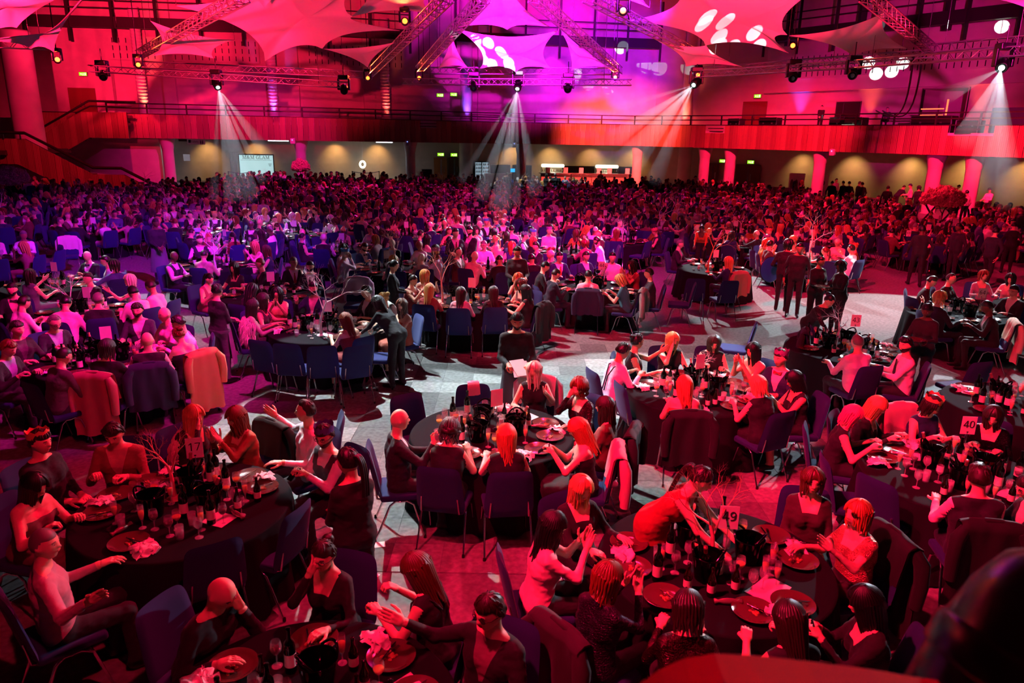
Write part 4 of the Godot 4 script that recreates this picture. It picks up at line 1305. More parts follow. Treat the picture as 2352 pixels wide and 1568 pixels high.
func table(at: Vector3, k: int, label: String, near: bool) -> void:
	var t := thing("round_table", "round black-clothed table, " + label, "table", face(at, k * 37.0), "round banquet tables")
	var black := mat("table_linen_black", Color(0.10, 0.10, 0.115), 0.95)
	black.metallic_specular = 0.2
	if near:
		obj("table_top", Shape.new().lathe([Vector2(0, 0.715), Vector2(0.90, 0.715), Vector2(0.915, 0.725), Vector2(0.90, 0.738), Vector2(0, 0.738)], 32), mat("plywood", Color(0.5, 0.36, 0.22)), t)
		for i in 4:
			obj("leg", Shape.new().tube([Vector3(0.5, 0, 0).rotated(Vector3.UP, i * PI / 2 + 0.4), Vector3(0.5, 0.715, 0).rotated(Vector3.UP, i * PI / 2 + 0.4)], [0.016, 0.016], 6), mats["steel"], t)
	obj("tablecloth", cloth_mesh(k % 4), black, t)

func glass_mat() -> StandardMaterial3D:
	if mats.has("clear_glass"):
		return mats["clear_glass"]
	var m := mat("clear_glass", Color(1, 1, 1, 0.17), 0.03)
	m.transparency = BaseMaterial3D.TRANSPARENCY_ALPHA
	m.metallic_specular = 0.7
	return m

func tableware(kind: String) -> Mesh:
	if proto.has(kind):
		return proto[kind]
	var s := Shape.new()
	match kind:
		"wine_glass":
			s.lathe([Vector2(0.0, 0.004), Vector2(0.034, 0.003), Vector2(0.035, 0.0), Vector2(0.006, 0.006), Vector2(0.004, 0.02), Vector2(0.004, 0.08), Vector2(0.018, 0.092), Vector2(0.034, 0.115), Vector2(0.037, 0.14), Vector2(0.033, 0.17), Vector2(0.030, 0.185)], 14)
		"flute":
			s.lathe([Vector2(0.0, 0.004), Vector2(0.030, 0.003), Vector2(0.031, 0.0), Vector2(0.005, 0.006), Vector2(0.004, 0.06), Vector2(0.015, 0.085), Vector2(0.024, 0.12), Vector2(0.026, 0.16), Vector2(0.024, 0.215)], 12)
		"tumbler":
			s.lathe([Vector2(0.0, 0.0), Vector2(0.030, 0.0), Vector2(0.032, 0.006), Vector2(0.036, 0.12), Vector2(0.034, 0.12), Vector2(0.030, 0.012), Vector2(0.0, 0.012)], 14)
		"jug":
			s.lathe([Vector2(0.0, 0.0), Vector2(0.055, 0.0), Vector2(0.06, 0.02), Vector2(0.05, 0.14), Vector2(0.038, 0.19), Vector2(0.045, 0.24)], 14)
		"wine":
			s.lathe([Vector2(0, 0.085), Vector2(0.016, 0.092), Vector2(0.031, 0.113), Vector2(0.034, 0.13), Vector2(0, 0.13)], 12)
		"water":
			s.lathe([Vector2(0, 0.013), Vector2(0.029, 0.013), Vector2(0.032, 0.07), Vector2(0, 0.07)], 12)
		"fizz":
			s.lathe([Vector2(0, 0.075), Vector2(0.014, 0.086), Vector2(0.022, 0.12), Vector2(0.024, 0.155), Vector2(0, 0.155)], 10)
		"plate":
			s.lathe([Vector2(0, 0.010), Vector2(0.085, 0.010), Vector2(0.112, 0.022), Vector2(0.138, 0.034), Vector2(0.140, 0.031), Vector2(0.115, 0.016), Vector2(0.075, 0.0), Vector2(0, 0.0)], 30)
		"bottle":
			s.lathe([Vector2(0, 0.0), Vector2(0.035, 0.0), Vector2(0.037, 0.01), Vector2(0.037, 0.19), Vector2(0.033, 0.215), Vector2(0.015, 0.245), Vector2(0.0135, 0.30), Vector2(0.016, 0.302), Vector2(0.016, 0.315), Vector2(0, 0.315)], 16)
		"beer":
			s.lathe([Vector2(0, 0.0), Vector2(0.029, 0.0), Vector2(0.031, 0.01), Vector2(0.031, 0.125), Vector2(0.026, 0.15), Vector2(0.013, 0.185), Vector2(0.012, 0.22), Vector2(0.014, 0.222), Vector2(0.014, 0.235), Vector2(0, 0.235)], 14)
		"wine_label":
			s.lathe([Vector2(0.0376, 0.05), Vector2(0.0376, 0.14)], 16)
		"beer_label":
			s.lathe([Vector2(0.0316, 0.04), Vector2(0.0316, 0.10)], 14)
		"foil":
			s.lathe([Vector2(0.0155, 0.255), Vector2(0.0142, 0.30), Vector2(0.0165, 0.303), Vector2(0.0165, 0.318), Vector2(0, 0.319)], 12)
		"fork":
			s.box(Vector3(0.006, 0.003, 0.12), Vector3(0, 0.002, -0.05))
			s.box(Vector3(0.020, 0.003, 0.025), Vector3(0, 0.003, 0.022))
			for k in 4:
				s.box(Vector3(0.0028, 0.002, 0.045), Vector3(-0.0085 + k * 0.0057, 0.005, 0.055))
		"knife":
			s.rbox(Vector3(0.012, 0.006, 0.09), 0.002, Vector3(0, 0.003, -0.06))
			s.prism(PackedVector2Array([Vector2(-0.006, -0.015), Vector2(0.006, -0.015), Vector2(0.007, 0.08), Vector2(0.0, 0.105), Vector2(-0.004, 0.08)]), -0.004, -0.002, Transform3D(Basis(Vector3.RIGHT, PI / 2), Vector3.ZERO))
		"bucket":
			s.lathe([Vector2(0, 0.0), Vector2(0.085, 0.0), Vector2(0.09, 0.01), Vector2(0.118, 0.20), Vector2(0.124, 0.205), Vector2(0.124, 0.215), Vector2(0.114, 0.212), Vector2(0.086, 0.02), Vector2(0, 0.02)], 26)
			# two raised lugs with finger holes
			for sx: float in [-1, 1]:
				var path := []
				var rr := []
				for i in 9:
					var a := lerpf(-0.85, 0.85, i / 8.0)
					path.append(Vector3(sx * cos(a) * 0.122, 0.21 + 0.065 * cos(a * 1.7), sin(a) * 0.122))
					rr.append(0.010)
				s.tube(path, rr, 7)
		"food":
			var rng := RandomNumberGenerator.new()
			rng.seed = 9
			for k in 12:
				var a := rng.randf() * TAU
				var r := rng.randf() * 0.06
				s.ball(Vector3(rng.randf_range(0.008, 0.02), rng.randf_range(0.005, 0.011), rng.randf_range(0.008, 0.018)), Vector3(cos(a) * r + 0.02, 0.014 + rng.randf() * 0.006, sin(a) * r), 5, 7, Basis(Vector3.UP, a))
		"cracker":
			s.lathe([Vector2(0.0, 0), Vector2(0.022, 0.0), Vector2(0.012, 0.03), Vector2(0.022, 0.06), Vector2(0.024, 0.10), Vector2(0.022, 0.14), Vector2(0.012, 0.17), Vector2(0.022, 0.2), Vector2(0, 0.2)], 10, Transform3D(Basis(Vector3.BACK, PI / 2), Vector3(0.1, 0.024, 0)))
		"menu":
			s.box(Vector3(0.15, 0.0012, 0.21), Vector3(0, 0.003, 0))
			s.box(Vector3(0.15, 0.0012, 0.21), Vector3(0.15, 0.012, 0), Basis(Vector3.BACK, 0.12))
		"phone":
			s.rbox(Vector3(0.072, 0.009, 0.148), 0.004)
		"card":
			s.box(Vector3(0.15, 0.20, 0.003))
	proto[kind] = s.mesh()
	return proto[kind]

# a crumpled napkin
func napkin_mesh(k: int) -> Mesh:
	var key := "napkin%d" % k
	if proto.has(key):
		return proto[key]
	var fn := FastNoiseLite.new()
	fn.seed = 60 + k
	fn.frequency = 7.0
	var pts := PackedVector3Array()
	var n := 15
	for i in n:
		for j in n:
			var u := (i / (n - 1.0) - 0.5) * 0.26
			var w := (j / (n - 1.0) - 0.5) * (0.17 if k % 2 == 0 else 0.24)
			var y := 0.028 + 0.06 * absf(fn.get_noise_2d(u * 2.2, w * 2.2)) + 0.03 * exp(-(u * u + w * w) * 60.0)
			var e := maxf(absf(u) / 0.13, absf(w) / 0.12)
			if e > 0.7:
				y *= 1.0 - 0.8 * clampf((e - 0.7) / 0.3, 0, 1)
			pts.append(Vector3(u + 0.07 * fn.get_noise_2d(w * 2 + 5, u), y, w + 0.07 * fn.get_noise_2d(u * 2 + 9, w)))
	var s := Shape.new().grid(pts, n)
	for i in s.v.size():
		if s.n[i].y < 0:
			s.n[i] = -s.n[i]
	proto[key] = s.mesh()
	return proto[key]

func place(called: String, label: String, category: String, group: String, at: Transform3D, bits: Array) -> Node3D:
	var t := thing(called, label, category, at, group)
	for b: Array in bits:
		obj(b[0], tableware(b[1]) if b[1] is String else b[1], b[2], t, b[3] if b.size() > 3 else Transform3D.IDENTITY)
	return t

func bottle(at: Transform3D, kind: int, where: String) -> void:
	var green := mat("bottle_green", Color(0.02, 0.09, 0.03), 0.06)
	var brown := mat("bottle_brown", Color(0.07, 0.022, 0.008), 0.06)
	var dark := mat("bottle_dark", Color(0.012, 0.012, 0.014), 0.08)
	var paper := mat("label_paper", Color(0.82, 0.78, 0.70), 0.7)
	match kind:
		0: place("wine_bottle", "green pale-labelled wine bottle " + where, "bottle", "bottles " + where, at, [["glass_body", "bottle", green], ["paper_label", "wine_label", paper]])
		1: place("beer_bottle", "brown beer bottle with a paper label " + where, "bottle", "bottles " + where, at, [["glass_body", "beer", brown], ["paper_label", "beer_label", paper]])
		2: place("champagne_bottle", "dark foil-necked wine bottle " + where, "bottle", "bottles " + where, at, [["glass_body", "bottle", dark], ["neck_foil", "foil", mat("foil_pink", Color(0.75, 0.45, 0.45), 0.3, 0.8)]])
		3: place("wine_bottle", "dark red wine bottle with a white label " + where, "bottle", "bottles " + where, at, [["glass_body", "bottle", dark], ["paper_label", "wine_label", mat("label_white", Color(0.88, 0.86, 0.84), 0.7)]])

func number_card(at: Transform3D, text: String, label: String) -> void:
	var t := thing("table_number_card", label, "card", at, "" if text != "" else "table number cards")
	var chrome := mat("chrome", Color(0.85, 0.85, 0.86), 0.12, 1.0)
	obj("foot", Shape.new().lathe([Vector2(0, 0.012), Vector2(0.03, 0.010), Vector2(0.045, 0.0), Vector2(0, 0)], 14), chrome, t)
	obj("rod", Shape.new().tube([Vector3(0, 0.01, 0), Vector3(0, 0.30, 0)], [0.004, 0.004], 6), chrome, t)
	var card := obj("card", tableware("card"), mat("card_paper", Color(0.86, 0.83, 0.82), 0.8), t, Transform3D(Basis.IDENTITY, Vector3(0, 0.38, 0)))
	if text != "":
		var ink := mat("card_ink", Color(0.06, 0.05, 0.06), 0.8)
		lettering(text, 0.075, ink, card, Transform3D(Basis.IDENTITY, Vector3(0, 0.01, 0.003)))
		obj("crest", Shape.new().box(Vector3(0.02, 0.012, 0.002), Vector3(0, -0.075, 0.002)), ink, card)

# a bare branch tree: forking tapered twigs
func branch_mesh(seed_: int, height: float, spread: float, depth: int) -> Mesh:
	var key := "branch%d_%d_%d" % [seed_, int(height * 100), depth]
	if proto.has(key):
		return proto[key]
	var rng := RandomNumberGenerator.new()
	rng.seed = seed_
	var s := Shape.new()
	twig(s, Vector3.ZERO, Vector3.UP, height * 0.45, 0.026, depth, rng, spread)
	proto[key] = s.mesh()
	return proto[key]

func twig(s: Shape, p: Vector3, d: Vector3, l: float, r: float, depth: int, rng: RandomNumberGenerator, spread: float) -> void:
	var path := [p]
	var rr := [r]
	var n := 4
	for i in n:
		d = (d + Vector3(rng.randf_range(-1, 1), rng.randf_range(-0.3, 0.5), rng.randf_range(-1, 1)) * 0.20).normalized()
		p += d * l / n
		path.append(p)
		rr.append(r * (1.0 - 0.12 * (i + 1)))
	s.tube(path, rr, 5)
	if depth == 0:
		return
	var kids := 3 if depth > 1 else 2 + rng.randi() % 2
	var turn := rng.randf() * TAU
	for k in kids:
		var a := turn + TAU * k / kids + rng.randf_range(-0.4, 0.4)
		var side := d.cross(Vector3(cos(a), 0.3, sin(a))).normalized()
		var nd := (d + side * spread * rng.randf_range(0.6, 1.1)).normalized()
		twig(s, path[n] if k < 2 else path[n - 1], nd, l * rng.randf_range(0.52, 0.72), rr[n] * 0.82, depth - 1, rng, spread)

func branch_tree(at: Vector3, seed_: int, height: float, c: String, label: String, depth := 4) -> void:
	var m := mat("branch_" + c, {"white": Color(0.86, 0.83, 0.82), "rose": Color(0.80, 0.55, 0.50), "gold": Color(0.75, 0.5, 0.3)}[c], 0.6)
	var t := thing("branch_centrepiece", label, "table decoration", face(at, seed_ * 53.0))
	obj("foot", Shape.new().lathe([Vector2(0, 0.03), Vector2(0.03, 0.025), Vector2(0.07, 0.008), Vector2(0.07, 0), Vector2(0, 0)], 14), m, t)
	obj("branches", branch_mesh(seed_, height, 0.75, depth), m, t, Transform3D(Basis.IDENTITY, Vector3(0, 0.01, 0)))

# a coat hung over a chair back: a folded sheet with rippled hem
func coat(at: Transform3D, c: Color, long: float, seed_: int, label: String, thick := 0.014) -> void:
	var fn := FastNoiseLite.new()
	fn.seed = seed_
	fn.frequency = 2.0
	fn.fractal_octaves = 2
	var rows := 26
	var cols := 19
	var s := Shape.new()
	for layer: float in [1.0, 0.0]:
		var pts := PackedVector3Array()
		for i in rows:
			var v := i / (rows - 1.0)
			for j in cols:
				var u := lerpf(-1, 1, j / (cols - 1.0))
				var p: Vector3
				var hang := 0.0
				var half := 0.245
				if v < 0.22:     # the short fall over the front of the back
					hang = (0.22 - v) / 0.22
					p = Vector3(u * half, 0.965 - hang * 0.34, -0.285 + 0.06 * hang)
				elif v < 0.32:   # over the top
					var a := (v - 0.22) / 0.10 * PI
					p = Vector3(u * half, 0.965 + sin(a) * 0.03 - 0.03 * pow(absf(u), 4), -0.325 - 0.045 * -cos(a))
				else:
					hang = (v - 0.32) / 0.68
					p = Vector3(u * (half + 0.05 * hang), 0.955 - hang * long - 0.02 * absf(u) * hang, -0.375 + 0.02 * hang)
				var ripple := sin(u * 7.0 + seed_ + hang * 1.3) * 0.028 * hang + 0.02 * fn.get_noise_2d(u * 0.7 + seed_, v * 0.35)
				p.z += ripple * (1.0 if v > 0.3 else 0.4)
				p.x += 0.02 * fn.get_noise_2d(v * 2 + 7, u) * hang
				p.y += 0.03 * fn.get_noise_2d(u * 1.2, 3.0) * hang
				var out := Vector3(0, 0, 1) if v < 0.22 else (Vector3(0, 1, 0) if v < 0.32 else Vector3(0, 0, -1))
				pts.append(p + out * (0.006 + layer * thick))
		s.grid(pts, cols)
		var st := s.v.size() - pts.size()
		for i in pts.size():
			var v := (i / cols) / (rows - 1.0)
			var out := Vector3(0, 0.2, 1) if v < 0.22 else (Vector3(0, 1, 0) if v < 0.32 else Vector3(0, 0.1, -1))
			if s.n[st + i].dot(out) * (layer * 2 - 1) < 0:
				s.n[st + i] = -s.n[st + i]
	var t := thing("draped_coat", label, "coat", at)
	var m := cloth(c)
	obj("coat_body", s, m, t)
	for sx: float in [-1, 1]:
		obj("sleeve", Shape.new().tube([Vector3(0.21 * sx, 0.93, -0.36), Vector3(0.27 * sx, 0.84, -0.385), Vector3(0.285 * sx, 0.66, -0.40), Vector3(0.275 * sx, 0.46, -0.395)], [0.045, 0.062, 0.055, 0.048], 9), m, t)
	obj("collar", Shape.new().tube([Vector3(-0.13, 0.97, -0.31), Vector3(-0.06, 1.0, -0.33), Vector3(0.06, 1.0, -0.33), Vector3(0.13, 0.97, -0.31)], [0.018, 0.026, 0.026, 0.018], 7), m, t)

func blossom_tree(at: Vector3, seed_: int, w: float, label: String, c: Color) -> void:
	var t := thing("blossom_tree", label, "tree", face(at, 0))
	var rng := RandomNumberGenerator.new()
	rng.seed = seed_
	obj("planter", Shape.new().lathe([Vector2(0, 0), Vector2(0.2, 0), Vector2(0.26, 0.42), Vector2(0.24, 0.42), Vector2(0.2, 0.38), Vector2(0, 0.38)], 16), mat("planter_grey", Color(0.2, 0.18, 0.18)), t)
	var b := Shape.new()
	twig(b, Vector3(0, 0.35, 0), Vector3.UP, 0.75, 0.05, 4, rng, 1.0)
	obj("trunk", b, mat("bark_brown", Color(0.20, 0.12, 0.09)), t)
	var puff := Shape.new()
	for k in 12:
		var d := Vector3(rng.randf_range(-1, 1), rng.randf_range(-1, 1), rng.randf_range(-1, 1)).normalized()
		puff.ball(Vector3.ONE * rng.randf_range(0.022, 0.038), d * 0.06, 4, 6)
	var pm := puff.mesh()
	var mm := MultiMesh.new()
	mm.transform_format = MultiMesh.TRANSFORM_3D
	mm.mesh = pm
	mm.instance_count = 420
	for k in 420:
		var a := rng.randf() * TAU
		var r := sqrt(rng.randf()) * w
		var y := 1.5 + 0.62 * sqrt(1.0 - pow(r / w, 2) * 0.98) * rng.randf_range(-0.45, 1.0)
		mm.set_instance_transform(k, Transform3D(Basis(Vector3(0.3, 1, 0.1).normalized(), rng.randf() * TAU).scaled(Vector3.ONE * rng.randf_range(0.8, 1.5)), Vector3(cos(a) * r, y, sin(a) * r * 0.7)))
	var mi := MultiMeshInstance3D.new()
	mi.name = "blossom"
	mi.multimesh = mm
	mi.material_override = mat("blossom_" + c.to_html(false), c, 0.9)
	mi.set_meta("kind", "stuff")
	t.add_child(mi, true)

# ---------------------------------------------------------------- people
# A body is one surface: tapered bones joined by a smooth minimum on a grid and meshed as surface nets,
# then cut along collar, waist, cuffs and hem so that cloth and skin get their own materials.
class Field:
	var cell: float
	var o: Vector3
	var nx: int
	var ny: int
	var nz: int
	var d := PackedFloat32Array()
	var own := PackedByteArray()

	func _init(lo: Vector3, hi: Vector3, c: float) -> void:
		cell = c
		o = lo
		nx = int((hi.x - lo.x) / c) + 2
		ny = int((hi.y - lo.y) / c) + 2
		nz = int((hi.z - lo.z) / c) + 2
		d.resize(nx * ny * nz)
		d.fill(9.0)
		own.resize(nx * ny * nz)

	func bone(a: Vector3, b: Vector3, ra: float, rb: float, id: int, k := 0.035) -> void:
		var m := maxf(ra, rb) + k + cell * 1.6
		var lo := (a.min(b) - Vector3(m, m, m) - o) / cell
		var hi := (a.max(b) + Vector3(m, m, m) - o) / cell
		var ba := b - a
		var bb := 1.0 / maxf(ba.length_squared(), 1e-9)
		var dr := rb - ra
		var x0 := maxi(int(lo.x), 0)
		var x1 := mini(int(hi.x) + 1, nx)
		var y0 := maxi(int(lo.y), 0)
		var y1 := mini(int(hi.y) + 1, ny)
		var z0 := maxi(int(lo.z), 0)
		var z1 := mini(int(hi.z) + 1, nz)
		for z in range(z0, z1):
			for y in range(y0, y1):
				var i := (z * ny + y) * nx + x0
				var p := Vector3(o.x + x0 * cell, o.y + y * cell, o.z + z * cell) - a
				for x in range(x0, x1):
					var t := clampf(p.dot(ba) * bb, 0.0, 1.0)
					var e := (p - ba * t).length() - ra - dr * t
					var c := d[i]
					if e < c:
						own[i] = id
					var h := k - absf(e - c)
					d[i] = minf(e, c) - (h * h / k * 0.25 if h > 0.0 else 0.0)
					i += 1
					p.x += cell

	# [points, normals, triangles, owner of each point]
	func nets() -> Array:
		var pts := PackedVector3Array()
		var nrm := PackedVector3Array()
		var tri := PackedInt32Array()
		var who := PackedByteArray()
		var at := {}
		var sy := nx
		var sz := nx * ny
		var off := [0, 1, sy, sy + 1, sz, sz + 1, sz + sy, sz + sy + 1]
		var corner := [Vector3(0, 0, 0), Vector3(1, 0, 0), Vector3(0, 1, 0), Vector3(1, 1, 0), Vector3(0, 0, 1), Vector3(1, 0, 1), Vector3(0, 1, 1), Vector3(1, 1, 1)]
		var edges := [[0, 1], [2, 3], [4, 5], [6, 7], [0, 2], [1, 3], [4, 6], [5, 7], [0, 4], [1, 5], [2, 6], [3, 7]]
		var far := cell * 1.9
		var v := PackedFloat32Array()
		v.resize(8)
		for z in nz - 1:
			for y in ny - 1:
				var i := z * sz + y * sy - 1
				for x in nx - 1:
					i += 1
					if absf(d[i]) > far:
						continue
					var neg := 0
					for c in 8:
						v[c] = d[i + off[c]]
						if v[c] < 0.0:
							neg += 1
					if neg == 0 or neg == 8:
						continue
					var sum := Vector3.ZERO
					var n := 0
					for e: Array in edges:
						var a: float = v[e[0]]
						var b: float = v[e[1]]
						if (a < 0.0) != (b < 0.0):
							sum += corner[e[0]].lerp(corner[e[1]], a / (a - b))
							n += 1
					at[i] = pts.size()
					pts.append(o + (Vector3(x, y, z) + sum / n) * cell)
					nrm.append(Vector3(v[1] + v[3] + v[5] + v[7] - v[0] - v[2] - v[4] - v[6], v[2] + v[3] + v[6] + v[7] - v[0] - v[1] - v[4] - v[5], v[4] + v[5] + v[6] + v[7] - v[0] - v[1] - v[2] - v[3]).normalized())
					who.append(own[i])
		for i: int in at:
			var d0 := d[i]
			for k in 3:
				var s: int = [1, sy, sz][k]
				if (d0 < 0.0) == (d[i + s] < 0.0):
					continue
				var u: int = [sy, sz, 1][k]
				var w: int = [sz, 1, sy][k]
				if not (at.has(i - u) and at.has(i - w) and at.has(i - u - w)):
					continue
				var q0: int = at[i]
				var q1: int = at[i - u]
				var q2: int = at[i - u - w]
				var q3: int = at[i - w]
				tri.append_array([q0, q1, q2, q0, q2, q3])
		return [pts, nrm, tri, who]


# cuts triangles where a scalar changes sign
class Cutter:
	var p: PackedVector3Array
	var n: PackedVector3Array
	var s: Array  # scalars, one array each

	func cut(tris: PackedInt32Array, k: int) -> Array:
		var f: PackedFloat32Array = s[k]
		var pos := PackedInt32Array()
		var neg := PackedInt32Array()
		var made := {}
		for t in range(0, tris.size(), 3):
			var a := tris[t]
			var b := tris[t + 1]
			var c := tris[t + 2]
			var m := int(f[a] > 0.0) + int(f[b] > 0.0) + int(f[c] > 0.0)
			if m == 3:
				pos.append_array([a, b, c])
			elif m == 0:
				neg.append_array([a, b, c])
			else:
				var lone := m == 1
				while (f[a] > 0.0) != lone or (f[b] > 0.0) == lone or (f[c] > 0.0) == lone:
					var h := a
					a = b
					b = c
					c = h
				var x := between(a, b, k, made)
				var y := between(a, c, k, made)
				f = s[k]
				var one := pos if lone else neg
				var two := neg if lone else pos
				one.append_array([a, x, y])
				two.append_array([x, b, c, x, c, y])
				if lone:
					pos = one
					neg = two
				else:
					neg = one
					pos = two
		return [pos, neg]

	func between(a: int, b: int, k: int, made: Dictionary) -> int:
		var key := mini(a, b) * 1000000 + maxi(a, b)
		if made.has(key):
			return made[key]
		var fa: float = s[k][a]
		var fb: float = s[k][b]
		var t := clampf(fa / (fa - fb), 0.02, 0.98)
		var i := p.size()
		p.append(p[a].lerp(p[b], t))
		n.append(n[a].lerp(n[b], t).normalized())
		for j in s.size():
			var q: PackedFloat32Array = s[j]
			q.append(lerpf(q[a], q[b], t) if j != k else 0.0)
			s[j] = q
		made[key] = i
		return i

	func shape(tris: PackedInt32Array) -> Shape:
		var out := Shape.new()
		var at := {}
		for i in tris:
			if not at.has(i):
				at[i] = out.v.size()
				out.v.append(p[i])
				out.n.append(n[i])
			out.f.append(at[i])
		return out


# parts of a body mesh, in the order of its surfaces
enum { SKIN, YOKE, YOKE_V, FRONT_V, TORSO, CAP, SLEEVE, HANDS, LOWER, SHIN, SHOES, EYES, BROWS, LIPS, PARTS }

# distance from the head's centre to its surface
static func head_radius(d: Vector3, female: bool) -> float:
	var rx := 0.074 if female else 0.078
	var ry := 0.110 if female else 0.115
	var rz := 0.090 if female else 0.094
	if d.y < 0.0:
		var j := -d.y
		rx *= 1.0 - 0.24 * j * j - 0.06 * j
		rz *= 1.0 - (0.20 * j if d.z < 0.0 else 0.0)
	var r := 1.0 / sqrt(d.x * d.x / (rx * rx) + d.y * d.y / (ry * ry) + d.z * d.z / (rz * rz))
	if d.z > 0.0:
		r -= 0.006 * exp(-(pow((absf(d.x) - 0.34) / 0.17, 2) + pow((d.y - 0.10) / 0.10, 2)))   # eye hollows
		r += 0.005 * exp(-(pow(d.x / 0.6, 2) + pow((d.y - 0.27) / 0.08, 2)))                     # brow
		var nose := exp(-(pow(d.x / 0.13, 2)))
		r += nose * (0.021 * exp(-pow((d.y + 0.17) / 0.10, 2)) + 0.009 * exp(-pow((d.y + 0.0) / 0.13, 2)))
		r += 0.005 * exp(-(pow(d.x / 0.22, 2) + pow((d.y + 0.46) / 0.07, 2)))                   # mouth
		r -= 0.003 * exp(-(pow(d.x / 0.2, 2) + pow((d.y + 0.60) / 0.05, 2)))
		r += 0.009 * exp(-(pow(d.x / 0.26, 2) + pow((d.y + 0.82) / 0.13, 2)))                   # chin
	var ear := exp(-(pow((d.z + 0.10) / 0.16, 2) + pow((d.y + 0.02) / 0.24, 2)))
	if absf(d.x) > 0.7:
		r += 0.016 * ear
	return r

func add_head(parts: Array, at: Transform3D, female: bool, fine: bool) -> void:
	var rows := 26 if fine else 12
	var cols := 36 if fine else 16
	var pts := PackedVector3Array()
	for i in rows + 1:
		var t := PI * i / rows
		for j in cols:
			var a := TAU * j / cols
			var d := Vector3(sin(t) * sin(a), cos(t), sin(t) * cos(a))
			pts.append(at * (d * head_radius(d, female)))
	parts[SKIN].grid(pts, cols, true)
	# make sure that the head's normals look outwards
	var s: Shape = parts[SKIN]
	for i in range(s.v.size() - pts.size(), s.v.size()):
		if s.n[i].dot(s.v[i] - at.origin) < 0:
			s.n[i] = -s.n[i]
		if s.n[i].length_squared() < 0.5:
			s.n[i] = (s.v[i] - at.origin).normalized()
	if not fine:
		for sx: float in [-1, 1]:
			parts[BROWS].rbox(Vector3(0.024, 0.008, 0.010), 0.004, at * Vector3(0.031 * sx, 0.012, 0.080), at.basis)
		parts[LIPS].rbox(Vector3(0.036, 0.012, 0.012), 0.005, at * Vector3(0, -0.052, 0.088), at.basis)
		return
	for sx: float in [-1, 1]:
		var d := Vector3(0.34 * sx, 0.10, 0.935).normalized()
		var c := d * (head_radius(d, female) - 0.005)
		parts[EYES].ball(Vector3(0.0125, 0.0075, 0.0085), at * c, 6, 10, at.basis)
		parts[BROWS].ball(Vector3(0.0052, 0.0058, 0.004), at * (c + Vector3(0, 0.0, 0.0062)), 5, 8, at.basis)
		var b := Vector3(0.36 * sx, 0.30, 0.88).normalized()
		parts[BROWS].rbox(Vector3(0.032, 0.0065, 0.008), 0.003, at * (b * (head_radius(b, female) + 0.0005)), at.basis * Basis(Vector3.UP, 0.38 * sx) * Basis(Vector3.BACK, -0.12 * sx))
	for k in 2:
		var d := Vector3(0, -0.43 - 0.085 * k, 0.90).normalized()
		parts[LIPS].ball(Vector3(0.022 - 0.003 * k, 0.0055, 0.007), at * (d * (head_radius(d, female) - 0.001)), 5, 10, at.basis)

var hands := {}

# the hand reaches from the wrist along +z, palm down (-y), thumb to -x: a right hand as its owner sees it from above is mirrored
func hand(kind: String, side: float, fine: bool) -> Shape:
	var key := "%s%d%d" % [kind, side, int(fine)]
	if hands.has(key):
		return hands[key]
	var f := Field.new(Vector3(-0.085, -0.11, -0.035), Vector3(0.085, 0.05, 0.205), 0.0052 if fine else 0.013)
	f.bone(Vector3(0, 0, -0.02), Vector3(0, 0, 0.02), 0.026, 0.026, 0, 0.012)
	f.bone(Vector3(-0.02, 0, 0.03), Vector3(-0.026, 0, 0.085), 0.018, 0.014, 0, 0.014)
	f.bone(Vector3(0.02, 0, 0.03), Vector3(0.026, 0, 0.08), 0.018, 0.013, 0, 0.014)
	f.bone(Vector3(0, 0, 0.03), Vector3(0, 0, 0.085), 0.02, 0.015, 0, 0.014)
	var curl: float = {"relaxed": 0.42, "grip": 1.25, "flat": 0.14, "point": 1.2}.get(kind, 0.42)
	for k in 4:
		var base := Vector3((-0.030 + k * 0.0205) * 1.0, 0.0, 0.088 - 0.004 * absf(k - 1))
		var l: float = [0.040, 0.045, 0.042, 0.033][k]
		var c := curl + 0.06 * k
		if kind == "point" and k == 0:
			c = 0.1
		var p := base
		var ang := 0.0
		for j in 3:
			ang += c * (0.55 if j == 0 else 0.75)
			var q: Vector3 = p + Vector3((k - 1.5) * 0.0012, -sin(ang), cos(ang)) * l * [1.0, 0.72, 0.55][j]
			f.bone(p, q, 0.0095 - 0.0009 * j, 0.0087 - 0.0009 * j, 0, 0.004)
			p = q
	var t0 := Vector3(-0.022, -0.006, 0.022)
	var t1 := Vector3(-0.052, -0.018, 0.055)
	var t2 := t1 + (Vector3(-0.010, -0.016, 0.030) if curl < 1.0 else Vector3(0.006, -0.028, 0.022))
	var t3 := t2 + (Vector3(-0.002, -0.008, 0.024) if curl < 1.0 else Vector3(0.018, -0.012, 0.014))
	f.bone(t0, t1, 0.014, 0.012, 0, 0.008)
	f.bone(t1, t2, 0.0115, 0.010, 0, 0.004)
	f.bone(t2, t3, 0.010, 0.0085, 0, 0.004)
	var net := f.nets()
	var s := Shape.new()
	s.v = net[0]
	s.n = net[1]
	s.f = net[2]
	if side > 0:
		for i in s.v.size():
			s.v[i].x = -s.v[i].x
			s.n[i].x = -s.n[i].x
	hands[key] = s
	return s

# an elbow for an arm from S to W, bent towards POLE
func elbow(s: Vector3, w: Vector3, l1: float, l2: float, pole: Vector3) -> Array:
	var d := w - s
	var l := clampf(d.length(), 0.12, (l1 + l2) * 0.985)
	var u := d.normalized()
	w = s + u * l
	var x := (l1 * l1 - l2 * l2 + l * l) / (2.0 * l)
	var h := sqrt(maxf(l1 * l1 - x * x, 0.0004))
	var q := (pole - u * pole.dot(u)).normalized()
	return [s + u * x + q * h, w]

